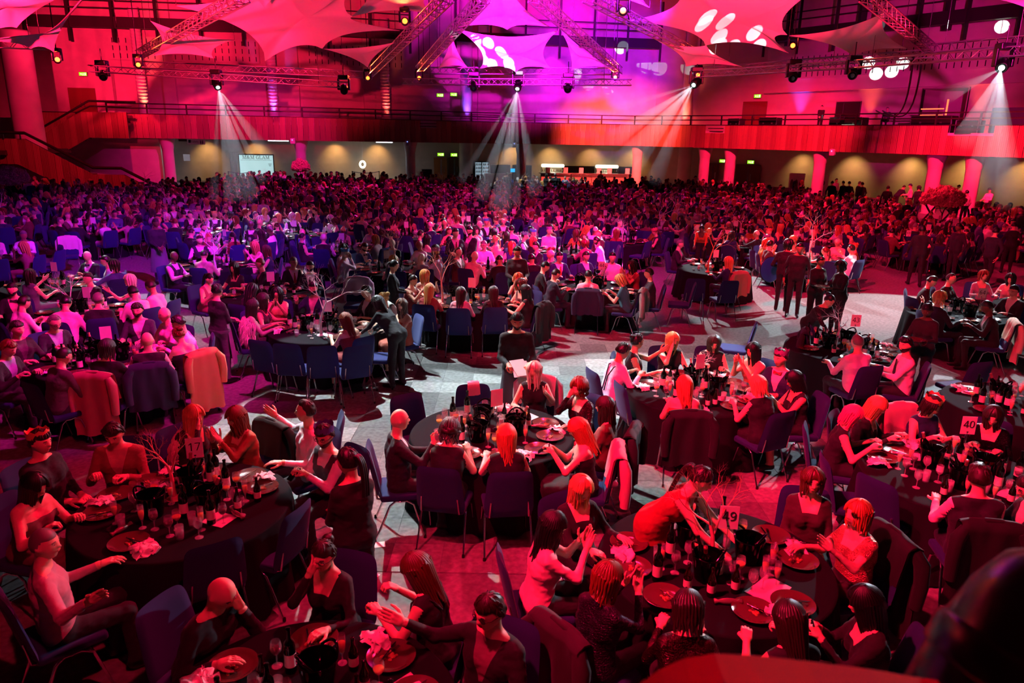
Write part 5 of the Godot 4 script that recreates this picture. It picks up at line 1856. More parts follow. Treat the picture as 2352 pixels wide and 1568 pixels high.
const POSES := {
	# lean, twist, head yaw, head pitch, left wrist, right wrist, left hand, right hand
	"rest": [4, 0, 0, 6, Vector3(0.17, 0.80, 0.37), Vector3(-0.17, 0.80, 0.36), "relaxed", "relaxed"],
	"eat": [14, 0, 0, 24, Vector3(0.13, 0.83, 0.37), Vector3(-0.14, 0.85, 0.35), "grip", "grip"],
	"chin": [8, -6, 8, 10, Vector3(0.16, 0.80, 0.37), Vector3(-0.05, 1.08, 0.20), "relaxed", "relaxed"],
	"lap": [-2, 0, 0, 4, Vector3(0.08, 0.67, 0.26), Vector3(-0.08, 0.68, 0.25), "relaxed", "relaxed"],
	"phone": [8, 0, 0, 26, Vector3(0.05, 0.90, 0.34), Vector3(-0.06, 0.90, 0.33), "grip", "grip"],
	"glass": [0, 8, 12, 0, Vector3(0.17, 0.80, 0.36), Vector3(-0.13, 1.00, 0.34), "relaxed", "grip"],
	"reach": [-2, 10, 30, 0, Vector3(0.56, 1.00, 0.05), Vector3(-0.18, 0.80, 0.34), "relaxed", "relaxed"],
	"reach_right": [-2, -10, -30, 0, Vector3(0.18, 0.80, 0.34), Vector3(-0.58, 1.00, 0.08), "relaxed", "flat"],
	"talk": [3, 10, 35, 0, Vector3(0.20, 1.00, 0.36), Vector3(-0.17, 0.80, 0.35), "flat", "relaxed"],
	"look_left": [2, 14, 40, 4, Vector3(0.16, 0.80, 0.36), Vector3(-0.18, 0.80, 0.34), "relaxed", "relaxed"],
	"look_right": [2, -14, -40, 4, Vector3(0.18, 0.80, 0.34), Vector3(-0.16, 0.80, 0.36), "relaxed", "relaxed"],
	"back": [-9, 6, 20, 0, Vector3(0.22, 0.66, 0.20), Vector3(-0.24, 0.68, 0.18), "relaxed", "relaxed"],
	"face": [24, 0, 0, 34, Vector3(0.13, 0.95, 0.27), Vector3(-0.20, 0.78, 0.34), "flat", "relaxed"],
	"both_up": [8, 0, 0, 12, Vector3(0.06, 1.0, 0.33), Vector3(-0.06, 0.98, 0.34), "flat", "relaxed"],
	"stand": [0, 0, 0, 6, Vector3(0.27, 0.90, 0.05), Vector3(-0.27, 0.90, 0.05), "relaxed", "relaxed"],
	"stand_hold": [3, 0, 0, 14, Vector3(0.13, 1.10, 0.34), Vector3(-0.13, 1.10, 0.34), "grip", "grip"],
	"stand_front": [0, 0, 20, 8, Vector3(0.05, 1.02, 0.24), Vector3(-0.05, 1.00, 0.25), "relaxed", "relaxed"],
	"stand_bend": [42, 0, 0, 26, Vector3(0.16, 0.84, 0.62), Vector3(-0.14, 0.82, 0.66), "flat", "grip"],
	"stand_side": [0, 0, -20, 4, Vector3(0.20, 1.06, 0.16), Vector3(-0.27, 0.90, 0.04), "grip", "relaxed"],
	"stand_glass": [0, 0, 15, 4, Vector3(0.26, 0.90, 0.05), Vector3(-0.16, 1.16, 0.30), "relaxed", "grip"],
	"walk": [6, 0, 0, 4, Vector3(0.26, 0.92, 0.18), Vector3(-0.26, 0.92, -0.12), "relaxed", "relaxed"],
}

# [mesh, frame of the head, frame of the chest, left hand, right hand]
func body(pose_name: String, female: bool, skirt: bool, cell: float, yaw_add := 0.0, pitch_add := 0.0) -> Array:
	var q: Array = POSES[pose_name]
	var standing := pose_name.begins_with("stand") or pose_name == "walk"
	var fine := cell < 0.024
	var k := 0.94 if female else 1.0
	var hip := Vector3(0, 0.95 * k if standing else 0.54, -0.02)
	var lean := Basis(Vector3.RIGHT, deg_to_rad(q[0]))
	var upper := lean * Basis(Vector3.UP, deg_to_rad(q[1]))
	var up := func(x: float, y: float, z: float) -> Vector3: return hip + upper * (Vector3(x, y, z) * k)
	var waist: Vector3 = hip + lean * Vector3(0, 0.16 * k, 0.0)
	var w1 := 1.0 if not female else 0.86
	var neck: Vector3 = up.call(0, 0.485, -0.005 + 0.0006 * q[0])
	var chest := Transform3D(upper, up.call(0, 0.34, 0.0))
	var head_turn := Basis(Vector3.UP, deg_to_rad(q[2] + yaw_add)) * Basis(Vector3.RIGHT, deg_to_rad(q[3] + pitch_add))
	var head := Transform3D(head_turn, neck + Vector3(0, 0.135 * k, 0) + upper * Vector3(0, 0.02, 0.018) + head_turn * Vector3(0, 0.03, 0.015))
	var sl: Vector3 = up.call(0.172 * w1, 0.435, -0.01)
	var sr: Vector3 = up.call(-0.172 * w1, 0.435, -0.01)
	var al := elbow(sl, q[4], 0.285 * k, 0.25 * k, Vector3(0.5, -0.9, -0.35))
	var ar := elbow(sr, q[5], 0.285 * k, 0.25 * k, Vector3(-0.5, -0.9, -0.35))
	var el: Vector3 = al[0]
	var wl: Vector3 = al[1]
	var er: Vector3 = ar[0]
	var wr: Vector3 = ar[1]
	var hl := hip + Vector3(0.088, -0.02, 0.0)
	var hr := hip + Vector3(-0.088, -0.02, 0.0)
	var kl: Vector3
	var kr: Vector3
	var fl: Vector3
	var fr: Vector3
	if standing:
		var st := 0.17 if pose_name == "walk" else 0.02
		kl = Vector3(0.10, 0.50 * k, st * 0.9)
		kr = Vector3(-0.10, 0.50 * k, -st * 0.2)
		fl = Vector3(0.11, 0.085, st)
		fr = Vector3(-0.11, 0.085, -st)
	else:
		kl = Vector3(0.12, 0.52, 0.41 * k)
		kr = Vector3(-0.12, 0.52, 0.41 * k)
		fl = Vector3(0.13, 0.085, 0.36 * k)
		fr = Vector3(-0.11, 0.085, 0.42 * k)
	var lo := hip.min(wl).min(wr).min(el).min(er).min(sl).min(sr).min(fl).min(fr).min(neck) - Vector3(0.22, 0.12, 0.22)
	var hi := neck.max(wl).max(wr).max(el).max(er).max(sl).max(sr).max(kl).max(kr).max(fl).max(head.origin - Vector3(0, 0.06, 0)) + Vector3(0.2, 0.1, 0.24)
	lo.y = -0.03
	var f := Field.new(lo, hi, cell)
	var fat := 1.0 if not female else 0.90
	for s: float in [-1, 1]:
		var p0: Vector3 = hip + Vector3(0.070 * s, 0.0, 0)
		var p1: Vector3 = waist + upper * Vector3(0.058 * s * w1, 0, 0.005)
		var p2: Vector3 = up.call(0.078 * s * w1, 0.33, 0.0)
		var p3: Vector3 = up.call(0.10 * s * w1, 0.415, -0.012)
		f.bone(p0, p1, 0.118 if not female else 0.125, 0.112 * fat * (0.9 if female else 1.0), 1, 0.05)
		f.bone(p1, p2, 0.110 * fat * (0.9 if female else 1.0), 0.115 * fat, 2, 0.05)
		f.bone(p2, p3, 0.112 * fat, 0.075 * fat, 2, 0.05)
		if female:
			f.bone(up.call(0.07 * s, 0.30, 0.075), up.call(0.068 * s, 0.285, 0.095), 0.056, 0.048, 2, 0.04)
		f.bone(up.call(0.03 * s, 0.49, -0.015), up.call(0.13 * s * w1, 0.45, -0.015), 0.046, 0.05 * fat, 2, 0.05)
	f.bone(neck - upper * Vector3(0, 0.05, 0), head.origin - head.basis * Vector3(0, 0.05, 0.02), 0.056 * fat, 0.052 * fat, 3, 0.03)
	var r_arm := 0.052 if not female else 0.042
	for a: Array in [[sl, el, wl, 4], [sr, er, wr, 6]]:
		f.bone(a[0], a[1], r_arm * 1.12, r_arm * 0.86, a[3], 0.03)
		f.bone(a[1], a[2], r_arm * 0.86, r_arm * 0.62, a[3] + 1, 0.02)
	for a: Array in [[hl, kl, fl, 8, 1.0], [hr, kr, fr, 11, -1.0]]:
		f.bone(a[0], a[1], 0.088, 0.064, a[3], 0.03)
		f.bone(a[1], a[2] + Vector3(0, 0.02, 0), 0.062, 0.045, a[3] + 1, 0.03)
		f.bone(a[2] + Vector3(0, -0.03, -0.02), a[2] + Vector3(0.02 * a[4], -0.045, 0.15), 0.045, 0.034, a[3] + 2, 0.03)
	if skirt:
		if standing:
			f.bone(hip + Vector3(0, -0.08, 0), Vector3(0, 0.52, 0.01), 0.15, 0.18, 1, 0.06)
		else:
			f.bone(hip + Vector3(0, -0.02, 0.1), (kl + kr) * 0.5 + Vector3(0, 0.0, 0.0), 0.11, 0.075, 8, 0.06)
	var net := f.nets()
	var cu := Cutter.new()
	cu.p = net[0]
	cu.n = net[1]
	var who: PackedByteArray = net[3]
	var m := cu.p.size()
	# folds in the cloth
	var fn := FastNoiseLite.new()
	fn.frequency = 11.0
	fn.fractal_octaves = 2
	fn.seed = 4
	for i in m:
		if who[i] != 3 and not (female and skirt and ((who[i] >= 4 and who[i] <= 7) or who[i] in [9, 10, 12, 13])):
			var p := cu.p[i]
			var e := 0.004
			var q3 := Vector3(p.x * 0.9, p.y * 1.6, p.z * 0.9)
			var v0 := fn.get_noise_3dv(q3)
			cu.p[i] = p + cu.n[i] * 0.006 * v0
			var g := Vector3(fn.get_noise_3dv(q3 + Vector3(e, 0, 0)) - v0, (fn.get_noise_3dv(q3 + Vector3(0, e, 0)) - v0) * 1.6, fn.get_noise_3dv(q3 + Vector3(0, 0, e)) - v0) * (0.006 / e)
			g -= cu.n[i] * g.dot(cu.n[i])
			cu.n[i] = (cu.n[i] - g * 0.8).normalized()
	var sc := []
	for i in 9:
		var z := PackedFloat32Array()
		z.resize(m)
		sc.append(z)
	var c_arm := PackedFloat32Array(); c_arm.resize(m)
	var c_cap := PackedFloat32Array(); c_cap.resize(m)
	var c_cuff := PackedFloat32Array(); c_cuff.resize(m)
	var c_waist := PackedFloat32Array(); c_waist.resize(m)
	var c_knee := PackedFloat32Array(); c_knee.resize(m)
	var c_shoe := PackedFloat32Array(); c_shoe.resize(m)
	var c_neck := PackedFloat32Array(); c_neck.resize(m)
	var c_yoke := PackedFloat32Array(); c_yoke.resize(m)
	var c_v := PackedFloat32Array(); c_v.resize(m)
	var inv := chest.affine_inverse()
	var wn := Vector3(0, 1, 0) if standing else Vector3(0, 0.8, -0.6)
	var arms := [[sl, el], [el, wl], [sr, er], [er, wr]]
	for i in m:
		var p := cu.p[i]
		var w := who[i]
		var arm := w >= 4 and w <= 7
		c_arm[i] = -0.1
		if w == 5 or w == 7:
			c_arm[i] = 0.1
		elif arm:
			var sh := sl if w == 4 else sr
			var nd: Vector3 = ((el - sl) if w == 4 else (er - sr)).normalized() * 0.6 + upper * Vector3(0.8 if w == 4 else -0.8, 0, 0)
			c_arm[i] = clampf((p - sh).dot(nd) - 0.012, -0.1, 0.1)
		var t := 0.0
		if arm:
			var b: Array = arms[w - 4]
			var ba: Vector3 = b[1] - b[0]
			t = (p - b[0]).dot(ba) / ba.length_squared() + (1.0 if w % 2 == 1 else 0.0)
		c_cap[i] = 0.55 - t
		c_cuff[i] = 1.93 - t
		c_waist[i] = (p - hip).dot(wn) - (0.02 if standing else 0.01) - (0.0 if w < 8 else 0.4)
		c_knee[i] = (p.y - 0.53) if standing else ((p.y - 0.40) if w == 9 or w == 12 or w == 10 or w == 13 else 0.2)
		c_shoe[i] = p.y - 0.088
		var pc := inv * p
		c_neck[i] = (p - neck).dot((head.origin - neck).normalized()) - 0.022 + (0.03 if pc.z < 0.0 else 0.0) * 0.0
		c_yoke[i] = pc.y - 0.035
		c_v[i] = 0.012 + 0.085 * (pc.y + 0.12) / 0.27 - absf(pc.x) if pc.z > 0.0 else -0.1
		if pc.y < -0.12:
			c_v[i] = -0.02
	cu.s = [c_arm, c_cap, c_cuff, c_waist, c_knee, c_shoe, c_neck, c_yoke, c_v]
	var parts := []
	for i in PARTS:
		parts.append(Shape.new())
	var a0 := cu.cut(net[2], 0)
	var a1 := cu.cut(a0[0], 1)
	var a2 := cu.cut(a1[1], 2)
	parts[CAP] = cu.shape(a1[0])
	parts[SLEEVE] = cu.shape(a2[0])
	parts[HANDS] = cu.shape(a2[1])
	var b0 := cu.cut(a0[1], 3)
	var l0 := cu.cut(b0[1], 4)
	var l1 := cu.cut(l0[1], 5)
	parts[LOWER] = cu.shape(l0[0])
	parts[SHIN] = cu.shape(l1[0])
	parts[SHOES] = cu.shape(l1[1])
	var n0 := cu.cut(b0[0], 6)
	parts[SKIN] = cu.shape(n0[0])
	var v0 := cu.cut(n0[1], 8)
	var y0 := cu.cut(v0[0], 7)
	var y1 := cu.cut(v0[1], 7)
	parts[YOKE_V] = cu.shape(y0[0])
	parts[FRONT_V] = cu.shape(y0[1])
	parts[YOKE] = cu.shape(y1[0])
	parts[TORSO] = cu.shape(y1[1])
	add_head(parts, head, female, fine)
	var grips := []
	for a: Array in [[el, wl, 1.0, q[6]], [er, wr, -1.0, q[7]]]:
		var z: Vector3 = (a[1] - a[0]).normalized()
		var hint: Vector3 = Vector3(0, 1, 0)
		if a[1].y > 0.93 and not standing:
			hint = Vector3(-a[2], 0.2, 0.4)
		if standing and absf(z.y) > 0.8:
			hint = Vector3(a[2], 0, 0.2)
		var x := hint.cross(z).normalized()
		var fr2 := Transform3D(Basis(x, z.cross(x), z), a[1])
		fr2.basis = fr2.basis.scaled_local(Vector3.ONE * (0.92 if female else 1.0))
		parts[HANDS].add(hand(a[3], a[2], fine), fr2)
		grips.append(fr2)
	var mesh := ArrayMesh.new()
	var used := []
	for i in PARTS:
		if parts[i].f.size() > 0:
			mesh.add_surface_from_arrays(Mesh.PRIMITIVE_TRIANGLES, parts[i].arrays())
			used.append(i)
	return [mesh, head, chest, grips[0], grips[1], used]

# ---------------------------------------------------------------- hair and things worn
var hair_meshes := {}

func hair(kind: String, female: bool, fine: bool) -> Mesh:
	var key := "%s%d%d" % [kind, int(female), int(fine)]
	if hair_meshes.has(key):
		return hair_meshes[key]
	var s := Shape.new()
	var rows := 20 if fine else 9
	var cols := 28 if fine else 14
	var rng := RandomNumberGenerator.new()
	rng.seed = key.hash()
	var fn := FastNoiseLite.new()
	fn.seed = rng.randi() % 1000
	fn.frequency = 9.0 if kind == "curly" else 4.0
	var thick := 0.016
	var rough := 0.007
	match kind:
		"buzz":
			thick = 0.004
			rough = 0.001
		"curly":
			thick = 0.034
			rough = 0.024
		"long", "wavy", "bob":
			thick = 0.019
		"bun", "ponytail":
			thick = 0.010
			rough = 0.003
	var pts := PackedVector3Array()
	for i in rows + 1:
		var t := PI * i / rows
		for j in cols:
			var a := TAU * j / cols
			var d := Vector3(sin(t) * sin(a), cos(t), sin(t) * cos(a))
			# how far behind the hairline: over the brow, round the ears, down to the nape
			var line := 0.50 if d.z > 0.35 else lerpf(-0.42, 0.50, clampf((d.z + 0.35) / 0.7, 0.0, 1.0))
			if kind == "receding" and d.z > 0.0:
				line += 0.30
			if female and kind != "buzz" and d.z > 0.2:
				line += 0.06 - 0.25 * absf(d.x)
			var inside := clampf((d.y - line) / 0.13, -1.0, 1.0)
			var h := thick * (0.55 + 0.45 * d.y if d.z > 0 else 1.0) + rough * fn.get_noise_3dv(d * 1.0) * 1.5
			if kind == "quiff" and d.z > 0.2:
				h += 0.016 * clampf(d.y, 0, 1)
			var r := head_radius(d, female) + (h * sqrt(inside) if inside > 0.0 else 0.014 * inside)
			if inside < 0.0 and absf(d.x) > 0.6:
				r -= 0.012
			pts.append(d * r)
	s.grid(pts, cols, true)
	for i in s.v.size():
		if s.n[i].dot(s.v[i]) < 0:
			s.n[i] = -s.n[i]
		if s.n[i].length_squared() < 0.5:
			s.n[i] = s.v[i].normalized()
	var strands := 0
	var length := 0.0
	var wave := 0.0
	match kind:
		"long":
			strands = 30 if fine else 12
			length = 0.30
			wave = 0.004
		"wavy":
			strands = 32 if fine else 12
			length = 0.30
			wave = 0.013
		"bob":
			strands = 26 if fine else 11
			length = 0.13
			wave = 0.006
		"curly":
			strands = 24 if fine else 9
			length = 0.10
			wave = 0.016
	for k in strands:
		var a := lerpf(0.30, TAU - 0.30, (k + 0.5) / strands)  # from one temple round the back to the other
		var path := []
		var rr := []
		var n := 12 if fine else 7
		var ph := rng.randf() * TAU
		var l := length * rng.randf_range(0.85, 1.06) + 0.05
		if cos(a) > 0.4:
			l *= 0.88
		var low := 0.02 + 0.05 * rng.randf()
		for i in n:
			var t := float(i) / (n - 1)
			var p: Vector3
			if t < 0.42:     # over the skull, from the parting down
				var th := lerpf(0.16, 1.45, t / 0.42)
				var d := Vector3(sin(th) * sin(a), cos(th), sin(th) * cos(a) * (0.9 if cos(a) > 0 else 1.0)).normalized()
				p = d * (head_radius(d, female) + thick * 0.85)
			else:
				var u := (t - 0.42) / 0.58
				var pull := lerpf(1.0, 0.66 if length > 0.2 else 0.9, u)
				p = Vector3(sin(a) * 0.094 * pull, low - l * u, cos(a) * (0.102 if cos(a) < 0 else 0.080) * lerpf(1.0, 0.9, u) - 0.006)
				p += Vector3(sin(ph + u * 9.0), 0, cos(ph * 1.3 + u * 8.0)) * wave * u
			path.append(p)
			rr.append((0.0150 if fine else 0.026) * (1.0 - 0.6 * maxf(0.0, t - 0.42) / 0.58) * (0.55 + 0.45 * minf(1.0, t * 5)))
		s.tube(path, rr, 6 if fine else 5)
	# short hair lies in small locks away from the crown
	if fine and kind in ["short", "quiff", "receding", "bun", "ponytail"]:
		for k in 90:
			var a := rng.randf() * TAU
			var th := rng.randf_range(0.1, 1.55)
			var path := []
			var ok := true
			for i in 4:
				var tt := th + i * 0.11
				var aa := a + i * 0.05 * sin(k * 3.1)
				var d := Vector3(sin(tt) * sin(aa), cos(tt), sin(tt) * cos(aa))
				var line := 0.50 if d.z > 0.35 else lerpf(-0.38, 0.50, clampf((d.z + 0.35) / 0.7, 0.0, 1.0))
				if kind == "receding" and d.z > 0.0:
					line += 0.30
				if d.y < line + 0.04:
					ok = false
				var lift := thick * 0.75 + (0.013 if kind == "quiff" and d.z > 0.2 else 0.0)
				path.append(d * (head_radius(d, female) + lift + 0.003 * sin(i * 1.1)))
			if ok:
				s.tube(path, [0.006, 0.0085, 0.007, 0.002], 5)
	if kind == "bun":
		s.ball(Vector3(0.045, 0.042, 0.04), Vector3(0, 0.075, -0.085), 10, 14)
	if kind == "ponytail":
		for k in (9 if fine else 3):
			var path := []
			var rr := []
			for i in 8:
				var t := i / 7.0
				path.append(Vector3((k % 3 - 1) * 0.012 * (1 + t), 0.06 - 0.30 * t * t - 0.03 * t, -0.092 - 0.05 * sin(t * 2.4) - (k / 3) * 0.010))
				rr.append(0.017 * (1.0 - 0.6 * t))
			s.tube(path, rr, 6)
	hair_meshes[key] = s.mesh()
	return hair_meshes[key]

func crown_mesh() -> Shape:
	var pts := PackedVector3Array()
	var n := 36
	for r in 3:
		for j in n:
			var a := TAU * j / n
			var zig := 0.018 if (j % 4) == 0 else (-0.004 if j % 4 == 2 else 0.006)
			var y := [0.052, 0.085, 0.118 + zig][r] as float
			var w := [0.101, 0.103, 0.106][r] as float
			pts.append(Vector3(sin(a) * w * 0.86, y, cos(a) * w))
	var s := Shape.new().grid(pts, n, true)
	var inner := PackedVector3Array()
	for p in pts:
		inner.append(Vector3(p.x * 0.985, p.y, p.z * 0.985))
	s.grid(inner, n, true)
	return s

func glasses_mesh() -> Shape:
	var s := Shape.new()
	for sx: float in [-1, 1]:
		var ring := []
		var rr := []
		for k in 13:
			var a := TAU * k / 12
			ring.append(Vector3(0.033 * sx + cos(a) * 0.023, 0.010 + sin(a) * 0.016, 0.094 - 0.25 * absf(0.033 + cos(a) * 0.02 * sx) * 0.3))
			rr.append(0.0024)
		s.tube(ring, rr, 5, false)
		s.tube([Vector3(0.056 * sx, 0.012, 0.088), Vector3(0.079 * sx, 0.012, 0.06), Vector3(0.084 * sx, 0.008, -0.01)], [0.0024, 0.0024, 0.0024], 5)
	s.tube([Vector3(-0.010, 0.014, 0.094), Vector3(0.010, 0.014, 0.094)], [0.0024, 0.0024], 5)
	return s

func beard_mesh(female := false) -> Shape:
	var s := Shape.new()
	var pts := PackedVector3Array()
	var fn := FastNoiseLite.new()
	fn.frequency = 8.0
	for i in 15:
		var t := PI * i / 14
		for j in 24:
			var a := TAU * j / 24
			var d := Vector3(sin(t) * sin(a), cos(t), sin(t) * cos(a))
			var inside := clampf((-0.30 - 0.16 * clampf(1.0 - absf(d.x) * 1.6, 0, 1) - d.y) / 0.10, -1, 1) if d.z > -0.25 else -1.0
			if absf(d.x) < 0.2 and d.y > -0.56 and d.y < -0.36:
				inside = -0.6
			if absf(d.x) < 0.30 and d.y > -0.36 and d.y < -0.28 and d.z > 0:
				inside = 0.5
			pts.append(d * (head_radius(d, false) + (0.0055 * inside if inside > 0 else 0.012 * inside) + 0.002 * fn.get_noise_3dv(d)))
	s.grid(pts, 24, true)
	for i in s.v.size():
		if s.n[i].dot(s.v[i]) < 0:
			s.n[i] = -s.n[i]
	return s

var bodies := {}
var worn := {}

func sequin(called: String, c: Color) -> StandardMaterial3D:
	var m := mat(called, c, 0.34, 0.75)
	if not m.normal_enabled:
		var fn := FastNoiseLite.new()
		fn.noise_type = FastNoiseLite.TYPE_CELLULAR
		fn.frequency = 0.12
		var t := NoiseTexture2D.new()
		t.noise = fn
		t.seamless = true
		t.width = 128
		t.height = 128
		t.as_normal_map = true
		t.bump_strength = 12.0
		m.normal_enabled = true
		m.normal_texture = t
		m.uv1_triplanar = true
		m.uv1_scale = Vector3(6, 6, 6)
	return m

func cloth(c: Color) -> StandardMaterial3D:
	var key := "cloth_" + c.to_html(false)
	var m := mat(key, c, 0.85)
	m.rim_enabled = true
	m.rim = 0.25
	return m

func skin(k: int) -> StandardMaterial3D:
	var c: Color = [Color(0.85, 0.66, 0.56), Color(0.78, 0.57, 0.46), Color(0.60, 0.41, 0.31), Color(0.36, 0.23, 0.17)][k]
	return mat("skin_%d" % k, c, 0.5)

# outfit: [kind, main colour, second colour, third colour]
func dress_up(o: MeshInstance3D, used: Array, outfit: Array, skin_: Material, hair_: Material) -> void:
	var kind: String = outfit[0]
	var main: Material = outfit[1] if outfit[1] is Material else cloth(outfit[1])
	var second: Material = main if outfit.size() < 3 else (outfit[2] if outfit[2] is Material else cloth(outfit[2]))
	var third: Material = second if outfit.size() < 4 else (outfit[3] if outfit[3] is Material else cloth(outfit[3]))
	var shoe := mat("shoe_leather", Color(0.03, 0.03, 0.03), 0.35)
	var w := {SKIN: skin_, HANDS: skin_, SHOES: shoe, EYES: mat("eye_white", Color(0.85, 0.83, 0.8), 0.3), BROWS: hair_, LIPS: mat("lip_%s" % skin_.resource_name, (skin_ as StandardMaterial3D).albedo_color.lerp(Color(0.65, 0.2, 0.2), 0.5), 0.4)}
	for p: int in [YOKE, YOKE_V, FRONT_V, TORSO, CAP, SLEEVE, LOWER, SHIN]:
		w[p] = main
	match kind:
		"suit":    # jacket, shirt, trousers
			w[YOKE_V] = second
			w[FRONT_V] = second
			if outfit.size() > 3:
				w[LOWER] = third
				w[SHIN] = third
		"shirt":   # shirt, trousers
			w[LOWER] = second
			w[SHIN] = second
		"vest":    # waistcoat, shirt, trousers
			w[YOKE_V] = second
			w[CAP] = second
			w[SLEEVE] = second
			w[LOWER] = third
			w[SHIN] = third
		"tank":    # sleeveless dress
			w[CAP] = skin_
			w[SLEEVE] = skin_
			w[YOKE_V] = skin_
			w[SHIN] = skin_
		"high":    # sleeveless dress up to the neck
			w[CAP] = skin_
			w[SLEEVE] = skin_
			w[SHIN] = skin_
		"strapless":
			w[CAP] = skin_
			w[SLEEVE] = skin_
			w[YOKE] = skin_
			w[YOKE_V] = skin_
			w[SHIN] = skin_
		"short":   # short sleeves
			w[SLEEVE] = skin_
			w[YOKE_V] = skin_
			w[LOWER] = second
			w[SHIN] = second
		"long":    # long sleeves, open neck
			w[YOKE_V] = skin_
			w[LOWER] = second
			w[SHIN] = second
	for i in used.size():
		o.set_surface_override_material(i, w[used[i]])

func hair_mat(k: String) -> StandardMaterial3D:
	var c: Color = {"black": Color(0.03, 0.025, 0.025), "brown": Color(0.13, 0.075, 0.045), "chestnut": Color(0.30, 0.13, 0.06), "blond": Color(0.75, 0.56, 0.30), "strawberry": Color(0.70, 0.36, 0.18), "auburn": Color(0.42, 0.15, 0.06), "white": Color(0.82, 0.78, 0.70), "grey": Color(0.42, 0.40, 0.38), "pink": Color(0.85, 0.30, 0.50)}[k]
	return mat("hair_" + k, c, 0.45)

# s: a dictionary that says how one guest looks
func person(s: Dictionary, at: Transform3D, label: String, group := "") -> Node3D:
	var female: bool = s.get("f", false)
	var fine: bool = s.get("fine", false)
	var skirt: bool = female and s.outfit[0] in ["tank", "high", "strapless"] 
	var cell := 0.019 if fine else 0.030
	var yaw: float = s.get("yaw", 0.0)
	var pitch: float = s.get("pitch", 0.0)
	var key := "%s%d%d%d_%d_%d" % [s.pose, int(female), int(skirt), int(fine), int(yaw), int(pitch)]
	if not bodies.has(key):
		bodies[key] = body(s.pose, female, skirt, cell, yaw, pitch)
	var b: Array = bodies[key]
	var t := thing("person", label, "person", at, group)
	var sk := skin(s.get("skin", 0))
	var hm := hair_mat(s.get("hair_colour", "brown"))
	var o := obj("body", b[0], null, t)
	dress_up(o, b[5], s.outfit, sk, hm)
	var hk: String = s.get("hair", "short")
	if hk != "bald":
		obj("hair", hair(hk, female, fine), hm, t, b[1])
	for w: String in s.get("wears", []):
		wear(w, t, b, s)
	t.set_meta("hand_left", b[3])
	t.set_meta("hand_right", b[4])
	return t

